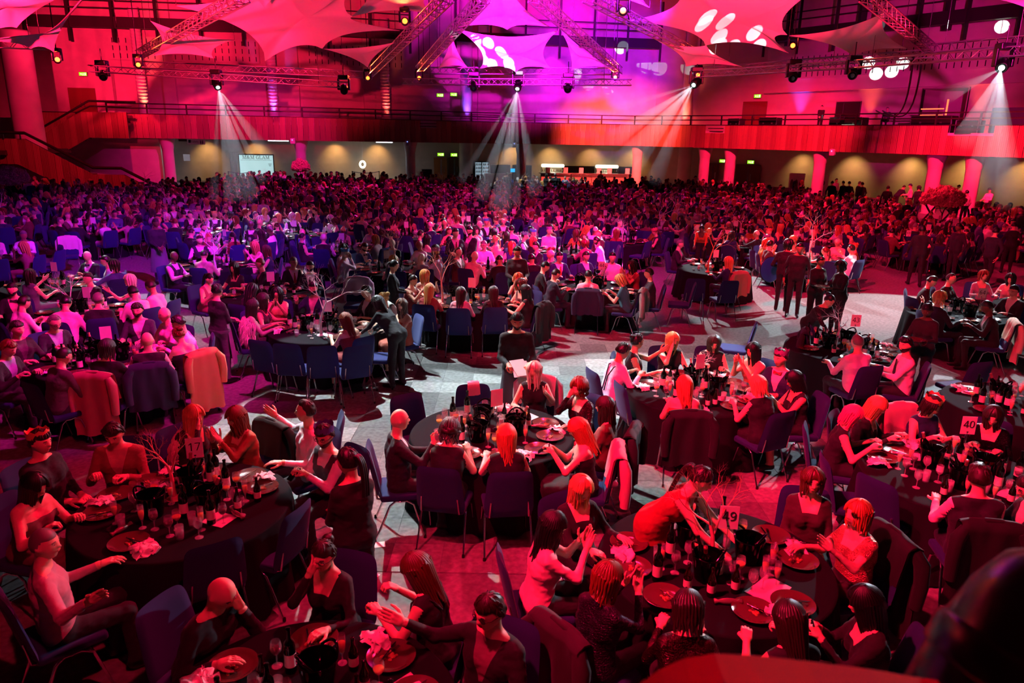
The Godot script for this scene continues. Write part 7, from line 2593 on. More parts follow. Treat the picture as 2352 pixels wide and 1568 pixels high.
const STANDERS := [
[11.39,-47.2,20,"stand_front",0,"suit:14121a:d8c0c0:14121a","short","brown",0,"","person in dark suit standing alone beside the thick pillar"],
[12.62,-40.81,20,"stand_front",0,"suit:14121a:a08080:14121a","short","black",0,"","person in dark jacket in the trio by the brown double door, nearest the high table"],
[12.3,-38.64,0,"stand_front",0,"suit:14121a:c08888:14121a","short","black",0,"","bearded person in dark suit in the trio by the brown double door"],
[13.54,-40.7,-60,"stand_front",0,"suit:1a1a24:d06070:1a1a24","bald","brown",0,"","bald person in dark suit with folded arms by the brown double door"],
[16.94,-45.12,60,"stand_front",1,"long:seq_black:14121a","wavy","brown",0,"","person in black glitter dress hugging beside the posters"],
[17.83,-46.29,-70,"stand_hold",1,"tank:1a1416","wavy","blond",0,"","person with blond waves in black dress hugging beside the posters"],
[14.7,-37.08,-30,"stand_front",0,"suit:8a4a9a:d0a0c0:241a28","short","brown",0,"","person in purple jacket in front of the column by the posters"],
[18.77,-44.12,150,"stand",0,"suit:14121a:14121a:14121a","short","black",0,"","person in black suit at the gaming tables, nearest the posters"],
[20.3,-47.17,10,"stand_glass",0,"shirt:dcd2d2:14121a","short","black",0,"","person in white shirt with an arm out at the gaming tables"],
[19.51,-44.33,200,"stand",0,"suit:14121a:14121a:14121a","short","brown",0,"","slim person in black suit seen from behind at the gaming tables"],
[19.72,-43.99,180,"stand",0,"suit:14121a:14121a:14121a","short","black",0,"","broad person in black suit seen from behind at the gaming tables"],
[20.41,-44.2,90,"stand_front",0,"suit:20202a:20202a:14121a","short","grey",0,"","grey haired person in charcoal jacket at the gaming tables"],
[20.19,-43.33,190,"stand",0,"suit:14121a:14121a:14121a","short","brown",0,"","person in black jacket beside the grey haired guest at the gaming tables"],
[20.06,-40.04,150,"stand",0,"suit:1a1a20:1a1a20:14121a","short","brown",0,"","person in dark suit bent towards the blossom tree"],
[22.53,-43.8,100,"stand_bend",0,"suit:161c2a:161c2a:14121a","short","brown",0,"","person in navy suit bending over a gaming table"],
[22.62,-42.55,-120,"stand_hold",0,"shirt:e0c0c4:14121a","short","brown",0,"cap:26305a","person in white shirt and blue cap at a gaming table"],
[22.0,-40.55,175,"stand",0,"suit:14121a:14121a:14121a","curly","black",0,"","person in black suit next to the blue cap guest"],
[26.78,-45.72,60,"stand_bend",0,"suit:181a22:181a22:14121a","short","brown",0,"","person in dark suit stooping between the two red columns"],
[22.18,-37.29,170,"stand",1,"strapless:14121a","long","auburn",0,"","person in black strapless dress between the two red columns"],
[22.87,-37.63,190,"stand",0,"shirt:e4dcd8:14121a","short","black",0,"","person in white shirt seen from behind between the two red columns"],
[25.43,-39.85,-70,"stand_hold",0,"shirt:ece4e0:14121a","short","black",0,"cap:101014","person in white shirt and flat black cap past the second red column"],
[19.82,-29.81,60,"stand",1,"strapless:14121a","wavy","auburn",0,"","person in black dress chatting past the red columns, hair wavy auburn"],
[19.39,-28.68,-40,"stand_front",1,"tank:30161a","long","blond",0,"","person in dark dress with blond hair chatting past the red columns"],
[19.44,-28.4,-90,"stand",0,"suit:14121a:14121a:14121a","short","brown",0,"","person in black suit chatting past the red columns"],
[-13.92,-43.35,190,"stand",0,"suit:161620:161620:14121a","short","brown",0,"","person in dark jacket standing before the lit photo screen"],
[-10.97,-44.45,30,"stand_front",0,"suit:14121a:b06060:14121a","short","black",0,"","person in dark suit by the pink blossom tree, taller of two"],
[-10.64,-44.57,-30,"stand_front",0,"suit:14121a:a05858:14121a","short","brown",0,"","person in black suit by the pink blossom tree, shorter of two"],
[-9.54,-47.13,120,"stand_side",0,"shirt:1a1a22:14121a","buzz","black",0,"","person in dark shirt standing under the ring lamp"],
[-8.34,-47.32,60,"stand",1,"long:8a1828:201418","long","black",0,"","person in red dress with long black hair by the ring lamp"],
[-5.82,-46.42,0,"stand_hold",0,"vest:16161e:e8e4e8:14121a","short","black",2,"","barman in black waistcoat and white sleeves by the dark speaker"],
[-0.5,-47.19,170,"stand",0,"shirt:30323c:20222a","short","grey",0,"","person in grey shirt standing before the black bar panels"],
[2.53,-47.21,180,"stand",0,"shirt:20222a:14121a","short","grey",0,"","person with grey hair ordering at the bar"],
[2.03,-48.33,175,"stand",1,"tank:201a20","long","brown",0,"","person with long hair ordering at the bar"],
[5.11,-45.59,150,"stand",0,"vest:20283a:d8a0a0:14121a","short","brown",0,"","person in waistcoat standing at the bar counter"],
[6.18,-53.91,0,"stand_front",1,"short:1a1a20:14121a","bun","brown",0,"","bar staff in black behind the counter"],
[7.36,-47.86,0,"stand_front",0,"shirt:16161c:14121a","short","brown",0,"","bar staff in black behind the till screen"],
[7.67,-45.03,60,"stand",0,"suit:14121a:14121a:14121a","short","brown",0,"beard","bearded person in black suit by the column past the bar"],
[8.06,-46.09,-10,"stand",0,"shirt:6a2030:1a1a20","bald","brown",0,"","bald person in dark red shirt by the column past the bar"],
[8.44,-46.22,-70,"stand",0,"suit:3a1a22:3a1a22:14121a","short","black",0,"beard","bearded person in wine jacket by the column past the bar"],
]
const MORE_TABLES := [-0.2, -18.1, -3.0, -17.9, 1.5, -21.1, -1.5, -21.1, -4.8, -20.9, 8.3, -20.6, -13.1, -18.2, -8.3, -21.3, 0.1, -23.7, 3.4, -23.6, -3.4, -24.0, 7.0, -23.6, -7.0, -23.8, 9.8, -23.9, -10.4, -23.9, -1.5, -26.1, 1.8, -26.6, 5.0, -26.3, -13.4, -23.6, -5.1, -26.7, 13.5, -23.8, 8.0, -26.2, -8.4, -26.4, 11.4, -26.1, -11.6, -26.4, 0.1, -29.0, -16.9, -23.6, -3.2, -28.9, 3.7, -29.1, 6.4, -29.1, -6.9, -29.2, 14.8, -26.1, -14.9, -26.6, 9.7, -29.1, -10.2, -29.3, 1.8, -31.6, -1.5, -31.8, 4.7, -31.7, 18.2, -26.4, -13.1, -29.3, 13.7, -29.2, -18.6, -26.4, -4.8, -31.9, 8.2, -31.7, -8.2, -32.1, -16.6, -29.1, -11.6, -31.8, 11.5, -32.0, 17.1, -29.5, -3.6, -34.5, -0.2, -34.9, 3.7, -34.8, 14.7, -31.7, -15.1, -31.8, 6.8, -34.7, -20.2, -29.1, -6.8, -35.0, 20.4, -29.4, 10.0, -34.4, -10.2, -34.4, -18.4, -31.7, -13.5, -34.5, 13.1, -34.8, -4.9, -37.3, 1.5, -37.7, 5.2, -37.4, -1.9, -37.8, 8.5, -37.2, -8.3, -37.4, 16.7, -34.6, -17.0, -34.6, -21.6, -32.2, 21.9, -32.0, 11.9, -37.2, -11.9, -37.3, -20.3, -34.6, -15.1, -37.2, 3.2, -40.0, 0.2, -40.2, 15.0, -37.3, -3.5, -40.1, -6.8, -40.0, 6.4, -40.3, -10.0, -40.0, -18.3, -37.2, 10.3, -40.2, 23.2, -34.9, 18.7, -37.5, 13.1, -40.1, -13.3, -40.5, 1.7, -42.7, 4.6, -42.6, -1.6, -42.9, -21.6, -37.1, -5.0, -42.7, 8.3, -42.7, -16.5, -40.5, -8.3, -43.1, 17.0, -40.4, -11.8, -42.9, 11.3, -43.1, -20.1, -40.0, 15.0, -42.9, 0.1, -45.5, -15.4, -42.8, 3.2, -45.5, -3.1, -45.9, -6.5, -45.5, 6.9, -45.7, -23.5, -39.9, -10.4, -45.4, -18.7, -42.8, 10.2, -46.0, 13.3, -45.8, -13.6, -46.0, 1.5, -48.2, 16.7, -45.4, -4.8, -48.2, -17.1, -45.4, -26.8, -40.5, -1.7, -48.7, 4.9, -48.8, 8.1, -48.4, -8.6, -48.6, -11.9, -48.2, 11.9, -48.5, -15.1, -48.1, 14.8, -48.2, 3.6, -51.1, 0.3, -51.4, -18.2, -48.3, -3.4, -51.5, 6.9, -51.2, -6.6, -51.2, -9.9, -51.1, 10.1, -51.3, 13.1, -51.1, -13.1, -51.1, -17.0, -51.3]
# empty chairs: table, x, z, turn, label
const EMPTY := [
[0,-2.19,-7.55,-75,"empty blue chair between the bronze blouse table and the scarf chair table, nearer the aisle"],
[1,-1.1,-8.04,35,"empty blue chair turned sideways at the scarf chair table"],
[0,-2.43,-5.19,-145,"empty chair with dark back on the near side of the bronze blouse table"],
[0,-2.07,-5.61,-108,"empty chair pulled out beside the napkin on the bronze blouse table"],
[8,-3.71,-10.84,159,"blue chair by the fur coat guest at the tall white tree table"],
[8,-3.34,-10.7,176,"empty blue chair second from the fur coat guest at the tall white tree table"],
[8,-2.88,-10.61,-166,"empty blue chair third from the fur coat guest at the tall white tree table"],
[8,-2.43,-10.62,-151,"empty blue chair beside the reaching waitress"],
[4,3.91,-12.3,-110,"bright blue chair back behind the tan strapless guest"],
[4,1.69,-8.95,105,"blue chair with chrome legs standing between the scarf chair table and the purple crown table"],
[12,8.45,-14.69,100,"blue chair standing empty beside the blond curls table"],
[12,6.76,-10.42,-165,"chair with a light blue lit back near the blond curls table"],
[3,3.47,-6.7,80,"second purple-blue chair beside the gold crown table"],
[3,3.71,-6.4,120,"tall chair back pushed in at the gold crown table"],
[1,-0.43,-8.4,10,"blue chair with a pink scarf at the scarf chair table"],
[8,-2.17,-11.4,-95,"blue chair beside the long apron at the tall white tree table"],
[10,3.69,-15.77,-102,"blue chair standing empty between the teal top table and the gold branch table"],
[11,4.16,-16.54,175,"empty blue chair on the near side of the gold branch table"],
[11,4.81,-16.36,190,"second empty blue chair on the near side of the gold branch table"],
[5,5.44,-12.11,80,"dark chair behind the bending waitress"],
]
# coats: x, z, turn, needs a chair, colour, length, label
const COATS := [
[-5.33,-9.13,178,0,"c06a78",0.8,"pale red blazer spread over a chair at the red coat table"],
[-4.68,-10.03,-120,0,"c8875a",0.85,"long tan coat hung on a chair by the waitress with a grey apron"],
[0.78,-6.84,-95,0,"c07888",0.45,"pink cardigan on the chair of the guest with a phone"],
[0.29,-8.71,-10,0,"c8b8b8",0.5,"white and olive jacket behind the white haired guest"],
[2.08,-8.16,178,0,"0c0c0f",0.62,"black coat on the chair of the red halter guest"],
[0.28,-13.52,-120,0,"0e0e12",0.72,"long black coat on a chair at the menu tent table"],
[2.36,-14.9,-110,0,"7c8078",0.62,"grey-green jacket on a chair at the teal top table"],
[1.57,-15.02,175,0,"16183a",0.5,"navy jacket on the chair of the white shirt guest at the teal top table"],
[5.19,-17.36,-150,0,"a08a68",0.55,"gold and white jacket on a chair at the gold branch table"],
[8.66,-12.75,-110,0,"c8b49a",0.7,"cream trench coat with a napkin on a chair at the blond curls table"],
[4.07,-5.74,170,0,"0b090b",0.75,"heavy black coat over a chair beside the gold crown table"],
[4.73,-7.9,15,0,"c88a90",0.4,"rose coloured wrap on a chair at the gold crown table"],
[-3.34,-15.16,2,1,"d0a0c0",0.6,"white and pink coat on a chair behind the tall white tree table"],
[-2.63,-13.03,-50,0,"d8d8d4",0.4,"white quilted jacket on a chair at the tall white tree table"],
[-12.62,-20.52,28,1,"d8b8c4",0.55,"white coat on a chair behind the dinner suit table"],
[-14.67,-26.81,39,1,"8a6a4a",0.6,"brown fur coat on a chair by the tall waiter"],
[-2.77,-7.05,-35,0,"1a1214",0.6,"black shaggy coat behind the bronze blouse guest"],
[0.6,-4.21,128,0,"2a1a22",0.5,"dark checked jacket on a chair by the violet jumper guest"],
[-4.97,-9.53,-155,0,"2a3050",0.6,"dark blue jacket draped on a chair between the red coats"],
[1.02,-7.44,-110,0,"120c0e",0.7,"dark fur coat behind the floral dress guest"],
[5.17,-11.58,68,1,"101014",0.5,"black jacket on the chair by the bending waitress"],
[2.79,-5.19,-80,0,"0c0a0c",0.8,"black coat hanging behind the rose gold sequin guest"],
]
# branch centrepieces: at, height, colour, label
const TREES := [
	[Vector3(-3.06, 0.746, -6.01), 0.72, "rose", "pale pink branch tree on the bronze blouse table"],
	[Vector3(1.62, 0.746, -5.02), 0.83, "rose", "rose branch tree on the rose branch table"],
	[Vector3(5.27, 0.746, -11.44), 0.79, "white", "white antler branches on the blue tray table"],
	[Vector3(-3.17, 0.746, -11.66), 1.35, "white", "tall white branch tree on the tall white tree table"],
	[Vector3(-7.95, 0.746, -12.82), 0.79, "white", "white antler branches on the antler branch table"],
	[Vector3(-6.51, 0.746, -16.29), 1.03, "white", "white branch tree on the sand jacket table"],
	[Vector3(-2.04, 0.746, -14.01), 1.20, "rose", "pink branch behind the menu tent table"],
	[Vector3(4.37, 0.746, -17.35), 1.35, "gold", "wide gold branches on the gold branch table"],
	[Vector3(-13.83, 0.746, -27.02), 1.35, "white", "large white branch tree near the stairs"],
	[Vector3(2.63, 0.746, -10.14), 0.43, "white", "small white branches behind the purple crown table"],
]
# numbered cards: at, text, label
const CARDS := [
	[Vector3(-2.96, 0.746, -6.29), "17"],
	[Vector3(1.74, 0.746, -5.17), "49"],
	[Vector3(4.86, 0.746, -7.22), "40"],
	[Vector3(5.73, 0.746, -11.82), "43"],
	[Vector3(9.66, 0.746, -14.44), "64"],
	[Vector3(-8.83, 0.746, -20.90), "24"],
	[Vector3(2.17, 0.746, -16.97), "44"],
	[Vector3(12.44, 0.746, -24.37), "69"],
	[Vector3(15.53, 0.746, -26.67), "95"],
	[Vector3(9.14, 0.746, -21.86), "70"],
	[Vector3(-14.16, 0.746, -22.40), "12"],
	[Vector3(-1.12, 0.746, -22.41), "46"],
]
const FRONT_EDGE := [Vector2(0.221, 3.139), Vector2(0.254, 3.168), Vector2(0.288, 3.188), Vector2(0.336, 3.199), Vector2(0.393, 3.197), Vector2(0.486, 3.188), Vector2(0.594, 3.174), Vector2(0.667, 3.161), Vector2(0.740, 3.150), Vector2(0.888, 3.126)]
const HOUSING := Vector3(0.917, 3.127, -1.000)

# ---------------------------------------------------------------- the guests and their tables
var table_spots := []

func onto_table(p: Vector3, reach := 0.55) -> Vector3:
	var best := Vector3(0, 0, 999)
	for t: Array in table_spots:
		if (t[0] - p).length() < (best - p).length():
			best = t[0]
	var d := Vector3(p.x - best.x, 0, p.z - best.z)
	if d.length() > reach:
		d = d.normalized() * reach
	return Vector3(best.x + d.x, 0.746, best.z + d.z)

func parse_outfit(s: String) -> Array:
	var out := []
	for bit in s.split(":"):
		if out.is_empty():
			out.append(bit)
		elif bit.begins_with("seq_"):
			out.append(sequin("sequin_" + bit.substr(4), {"plum": Color(0.22, 0.05, 0.12), "violet": Color(0.20, 0.08, 0.24), "rose": Color(0.85, 0.55, 0.45), "black": Color(0.05, 0.05, 0.06), "gold": Color(0.75, 0.55, 0.25), "silver": Color(0.7, 0.7, 0.72)}[bit.substr(4)]))
		else:
			out.append(Color(bit))
	return out

var more := []

# the tables further back are named by the nearest one with a look of its own
func name_tables() -> void:
	var order := ["first", "second", "third", "fourth", "fifth", "sixth", "seventh", "eighth", "ninth", "tenth", "eleventh", "twelfth", "thirteenth", "fourteenth", "fifteenth", "sixteenth", "seventeenth", "eighteenth", "nineteenth", "twentieth", "twenty-first", "twenty-second", "twenty-third", "twenty-fourth", "twenty-fifth", "twenty-sixth", "twenty-seventh", "twenty-eighth", "twenty-ninth", "last"]
	var count := {}
	for k in range(0, MORE_TABLES.size(), 2):
		var p := Vector3(MORE_TABLES[k], 0, MORE_TABLES[k + 1])
		var best: Array = TABLES[0]
		for t: Array in TABLES:
			if (t[0] - p).length() < (best[0] - p).length():
				best = t
		var dx: float = p.x - best[0].x
		var key: String = (best[1] as String).trim_prefix("the ") + (", stairs side" if dx < -1.6 else (", column side" if dx > 1.6 else ", bar side"))
		count[key] = count.get(key, 0) + 1
		more.append([p, order[mini(count[key] - 1, 29)] + " table behind " + key])

var seated := []       # [table, place, turn] of every guest on a chair near by
var headcount := 0

func build_guests() -> void:
	for t: Array in TABLES:
		table_spots.append([t[0], t[1]])
	name_tables()
	for t: Array in more:
		table_spots.append([t[0], t[1]])
	for i in TABLES.size():
		table(TABLES[i][0], i, TABLES[i][1], true)
	for row: Array in GUESTS:
		var g := row.duplicate()
		var at := Vector3(g[1], 0, g[2])
		var spec := {"pose": g[4], "f": g[5] == 1, "outfit": parse_outfit(g[6]), "hair": g[7], "hair_colour": g[8], "skin": int(g[9]), "yaw": g[10], "pitch": g[11], "fine": at.length() < 13.6, "wears": Array((g[12] as String).split(";", false))}
		g[13] = (g[13] as String).replace("@", TABLES[g[0]][1])
		var p := person(spec, face(at, g[3]), g[13])
		headcount += 1
		var standing: bool = g[4].begins_with("stand") or g[4] == "walk"
		if not standing:
			seated.append([int(g[0]), at, float(g[3])])
			chair(face(at, g[3]), "chair of " + (g[13] as String).replace("person", "guest"))
		hold(p, g)
	for e: Array in EMPTY:
		chair(face(Vector3(e[1], 0, e[2]), e[3]), e[4])
	var k := 0
	for c: Array in COATS:
		var at := face(Vector3(c[0], 0, c[1]), c[2])
		if c[3] == 1:
			chair(at, "chair under the " + c[6])
		coat(at, Color(c[4]), c[5], 20 + k, c[6])
		k += 1
	scarf()
	for i in TABLES.size():
		lay_table(i)
	k = 0
	for t: Array in TREES:
		branch_tree(onto_table(t[0]), 3 + k, t[1], t[2], t[3], 5 if k < 9 else 4)
		k += 1
	for c: Array in CARDS:
		var at := onto_table(c[0], 0.6)
		number_card(face(at, 8.0 + 5.0 * sin(at.x * 3.0) + rad_to_deg(atan2(-at.x, -at.z)) * 0.5), c[1], "table number card reading " + {"17": "seventeen", "49": "forty-nine", "40": "forty", "43": "forty-three", "64": "sixty-four", "24": "twenty-four", "44": "forty-four", "69": "sixty-nine", "95": "ninety-five", "70": "seventy", "12": "twelve", "46": "forty-six"}[c[1]])
	more_tables()
	for s: Array in STANDERS:
		var spec := {"pose": s[3], "f": s[4] == 1, "outfit": parse_outfit(s[5]), "hair": s[6], "hair_colour": s[7], "skin": int(s[8]), "fine": false, "wears": Array((s[9] as String).split(";", false))}
		person(spec, face(Vector3(s[0], 0, s[1]), s[2]), s[10])
		headcount += 1
	far_things()
	foreground()

# what a guest has in hand
func hold(p: Node3D, g: Array) -> void:
	var l: Transform3D = p.transform * (p.get_meta("hand_left") as Transform3D).orthonormalized()
	var r: Transform3D = p.transform * (p.get_meta("hand_right") as Transform3D).orthonormalized()
	var label: String = g[13]
	if g[4] == "phone":
		var at := Transform3D(p.transform.basis * Basis(Vector3.RIGHT, deg_to_rad(38)), (l.origin + r.origin) * 0.5 + p.transform.basis * Vector3(0, 0.02, 0.10))
		var t := thing("mobile_phone", "phone of " + label.replace("person", "guest"), "phone", at)
		obj("case", tableware("phone"), mat("phone_black", Color(0.02, 0.02, 0.022), 0.2), t)
		obj("screen_glass", Shape.new().rbox(Vector3(0.066, 0.002, 0.14), 0.001, Vector3(0, 0.005, 0)), mat("phone_screen", Color(0.05, 0.05, 0.06), 0.05), t)
	elif g[4] == "glass" or g[4] == "stand_glass":
		var at := Transform3D(Basis.IDENTITY, r.origin + r.basis.z * 0.085 - Vector3(0, 0.06, 0) - r.basis.y * 0.03)
		place("tumbler", "drink of " + label.replace("person", "guest"), "glass", "", at, [["glass_body", "tumbler", glass_mat()], ["drink", "water", mat("amber_drink", Color(0.45, 0.2, 0.05), 0.1)]])
	elif label.contains("carrying menus"):
		for k in 2:
			var at := Transform3D(p.transform.basis * Basis(Vector3.UP, 0.4 - k * 0.3) * Basis(Vector3.RIGHT, 0.5), (l.origin + r.origin) * 0.5 + p.transform.basis * Vector3(0.02, -0.01 - 0.02 * k, 0.08))
			obj("menu_sheet", Shape.new().box(Vector3(0.21, 0.002, 0.29)), mat("menu_paper", Color(0.80, 0.76, 0.78), 0.7), tag(thing("menu", "printed menu card held by the bearded waiter, %s" % ["upper one", "lower one"][k], "menu", at), "", "") as Node3D)
	elif label.contains("carrying plates") or label.contains("folding"):
		var at := Transform3D(Basis.IDENTITY, (l.origin + r.origin) * 0.5 + p.transform.basis * Vector3(0, 0.0, 0.12))
		place("carried_plate", "plate carried by a waitress near " + ("the round blue tray" if label.contains("folding") else "the blond curls table"), "plate", "", at, [["dish", "plate", mat("plate_bronze", Color(0.34, 0.21, 0.19), 0.18), Transform3D(Basis.from_scale(Vector3(1.1, 1, 1.1)), Vector3.ZERO)]])
	elif label.contains("round blue tray"):
		if label.contains("holding"):
			var at := Transform3D(p.transform.basis * Basis(Vector3.UP, 0.9) * Basis(Vector3.RIGHT, PI / 2 + 0.1), p.transform * Vector3(0.33, 0.98, 0.06))
			var t := thing("serving_tray", "large round blue tray held upright by a waiter", "tray", at)
			obj("tray_dish", Shape.new().lathe([Vector2(0, 0.0), Vector2(0.27, 0.0), Vector2(0.30, 0.02), Vector2(0.31, 0.02), Vector2(0.28, -0.008), Vector2(0, -0.008)], 36), mat("tray_blue", Color(0.12, 0.36, 0.62), 0.35), t)
			obj("rim", Shape.new().lathe([Vector2(0.295, 0.018), Vector2(0.312, 0.024), Vector2(0.315, 0.018), Vector2(0.30, 0.010)], 36), mat("tray_rim", Color(0.05, 0.07, 0.1), 0.3), t)

func scarf() -> void:
	var s := Shape.new()
	for sx: float in [0.0, 0.06]:
		var pts := PackedVector3Array()
		for i in 16:
			var v := i / 15.0
			for j in 7:
				var u := (j / 6.0 - 0.5) * 0.10
				var p := Vector3(u + sx - 0.03 + 0.02 * sin(v * 5.0 + sx * 40.0), 0, 0)
				if v < 0.12:
					p += Vector3(0, 0.97 - (0.12 - v) * 1.2, -0.27)
				elif v < 0.2:
					p += Vector3(0, 0.99, -0.30 - (v - 0.12) * 0.9)
				else:
					p += Vector3(0, 0.985 - (v - 0.2) * 0.62, -0.385 + (v - 0.2) * 0.04 + 0.012 * sin(u * 90))
				pts.append(p + Vector3(0, sx * 0.05, -sx * 0.06))
		s.grid(pts, 7)
	for e: Array in EMPTY:
		if (e[4] as String).contains("pink scarf"):
			var t := thing("scarf", "pink scarf hanging over a blue chair back", "scarf", face(Vector3(e[1], 0, e[2]), e[3]))
			# it hangs on the side of the back that faces the table
			obj("scarf_cloth", s, cloth(Color(0.80, 0.45, 0.58)), t)

# plates, glasses, bottles, buckets, napkins and papers
func lay_table(i: int) -> void:
	var c: Vector3 = TABLES[i][0]
	var where: String = TABLES[i][1]
	var top := Vector3(c.x, 0.746, c.z)
	var rng := RandomNumberGenerator.new()
	rng.seed = 900 + i
	var near := c.length() < 13.0
	var g := glass_mat()
	var chrome := mat("chrome", Color(0.85, 0.85, 0.86), 0.12, 1.0)
	var bronze := mat("plate_bronze", Color(0.34, 0.21, 0.19), 0.18)
	var food := mat("food_scraps", Color(0.62, 0.42, 0.22), 0.7)
	var linen := mat("napkin_linen", Color(0.86, 0.80, 0.80), 0.85)
	var paper := mat("menu_paper", Color(0.80, 0.76, 0.78), 0.7)
	var used := []      # spots taken on the table
	var n := 0
	var taken_at := []
	for s: Array in seated:
		if s[0] == i:
			taken_at.append(atan2(s[1].x - c.x, s[1].z - c.z))
	while taken_at.size() < 9:
		taken_at.append(rng.randf() * TAU)
	for a: float in taken_at:
		a += rng.randf_range(-0.08, 0.08)
		var r := rng.randf_range(0.66, 0.72)
		var clash := false
		for u: Vector3 in used:
			if Vector2(u.x - sin(a) * r, u.z - cos(a) * r).length() < 0.285:
				clash = true
		if clash:
			continue
		used.append(Vector3(sin(a) * r, 0.17, cos(a) * r))
		var bits := [["dish", "plate", bronze, Transform3D(Basis.from_scale(Vector3(1.14, 1.1, 1.14)), Vector3.ZERO)]]
		if n % 4 != 3:
			bits.append(["food", "food", food])
		if near:
			bits.append(["fork", "fork", chrome, Transform3D(Basis(Vector3.UP, 0.5), Vector3(0.03, 0.026, 0.01))])
			bits.append(["knife", "knife", chrome, Transform3D(Basis(Vector3.UP, 0.75), Vector3(0.05, 0.025, 0.0))])
		place("dinner_plate", "bronze glazed dinner plate with leftovers on " + where, "plate", "plates on " + where, face(top + Vector3(sin(a) * r, 0, cos(a) * r), rad_to_deg(a) + rng.randf_range(-40, 40)), bits)
		if near and n % 2 == 0:
			var na := a + 0.26
			obj("napkin_cloth", napkin_mesh(n % 5), linen, thing("napkin", "crumpled white napkin on " + where, "napkin", face(top + Vector3(sin(na) * 0.74, 0.0, cos(na) * 0.74), rng.randf() * 360), "napkins on " + where), Transform3D(Basis.from_scale(Vector3(0.8, 0.9, 0.8)), Vector3.ZERO))
		n += 1
	# ice buckets round the middle
	var turn := rng.randf() * TAU
	for k in (3 if near else 2):
		var a := turn + k * 2.1
		var p := Vector3(sin(a) * 0.27, 0, cos(a) * 0.27)
		used.append(Vector3(p.x, 0.14, p.z))
		place("ice_bucket", "glossy black ice bucket on " + where, "bucket", "ice buckets on " + where, face(top + p, rad_to_deg(a) + 50 * k), [["pail", "bucket", mat("bucket_black", Color(0.012, 0.012, 0.014), 0.08)]])
		if near and k != 1:
			var at := Transform3D(Basis(Vector3(cos(a), 0, -sin(a)), 0.42), top + p + Vector3(0, 0.05, 0))
			bottle(at, 2, "in an ice bucket on " + where)
			if k == 0:
				bottle(Transform3D(Basis(Vector3(sin(a), 0, cos(a)), 0.36), top + p + Vector3(0.02, 0.04, 0)), 0, "in an ice bucket on " + where)
	# glasses and bottles scattered between
	var made := 0
	var tries := 0
	var want := 34 if near else 16
	while made < want and tries < 700:
		tries += 1
		var a := rng.randf() * TAU
		var r := rng.randf_range(0.12, 0.64)
		var p := Vector3(sin(a) * r, 0, cos(a) * r)
		var ok := true
		for u: Vector3 in used:
			if Vector2(u.x - p.x, u.z - p.z).length() < u.y + 0.045:
				ok = false
				break
		if not ok:
			continue
		used.append(Vector3(p.x, 0.05, p.z))
		var at := face(top + p, rng.randf() * 360)
		var q := made % 8
		made += 1
		if q == 0 or q == 4:
			bottle(at, [0, 1, 3, 1][(made / 4) % 4], "standing on " + where)
		elif q == 1 or q == 5 or q == 7:
			var bits := [["glass_bowl", "wine_glass", g]]
			if made % 3 == 0:
				bits.append(["wine", "wine", mat("red_wine", Color(0.20, 0.01, 0.03), 0.05)])
			elif made % 3 == 1:
				bits.append(["wine", "wine", mat("white_wine", Color(0.75, 0.6, 0.25), 0.05)])
			place("wine_glass", "stemmed wine glass among the dishes on " + where, "glass", "wine glasses on " + where, at, bits)
		elif q == 2 or q == 6:
			place("champagne_flute", "slim champagne flute among the dishes on " + where, "glass", "champagne flutes on " + where, at, [["glass_bowl", "flute", g], ["fizz", "fizz", mat("fizz_gold", Color(0.8, 0.6, 0.3), 0.05)]])
		else:
			place("tumbler", "plain water tumbler among the dishes on " + where, "glass", "tumblers on " + where, at, [["glass_body", "tumbler", g], ["water", "water", mat("water_tint", Color(0.6, 0.62, 0.62), 0.05)]])
	if near:
		for k in 2:
			var a := turn + 1.0 + k * 3.0
			obj("menu_sheet", tableware("menu"), paper, thing("menu", "open paper menu lying on " + where, "menu", face(top + Vector3(sin(a) * 0.5, 0, cos(a) * 0.5), 40 + 120 * k), "menus on " + where))
		for k in 3:
			var a := turn + 0.4 + k * 1.9
			obj("cracker_tube", tableware("cracker"), mat("cracker_foil", Color(0.72, 0.55, 0.55), 0.25, 0.7), thing("party_cracker", "torn foil party cracker lying on " + where, "party cracker", face(top + Vector3(sin(a) * 0.56, 0.0, cos(a) * 0.56), 70 * k), "party crackers on " + where))
	if TABLES[i][2] == "" and i != 13 and i != 6:
		number_card(face(top + Vector3(0.05, 0, -0.12), 10 + 20 * sin(i * 2.0)), "", "small plain card on a rod on " + where)

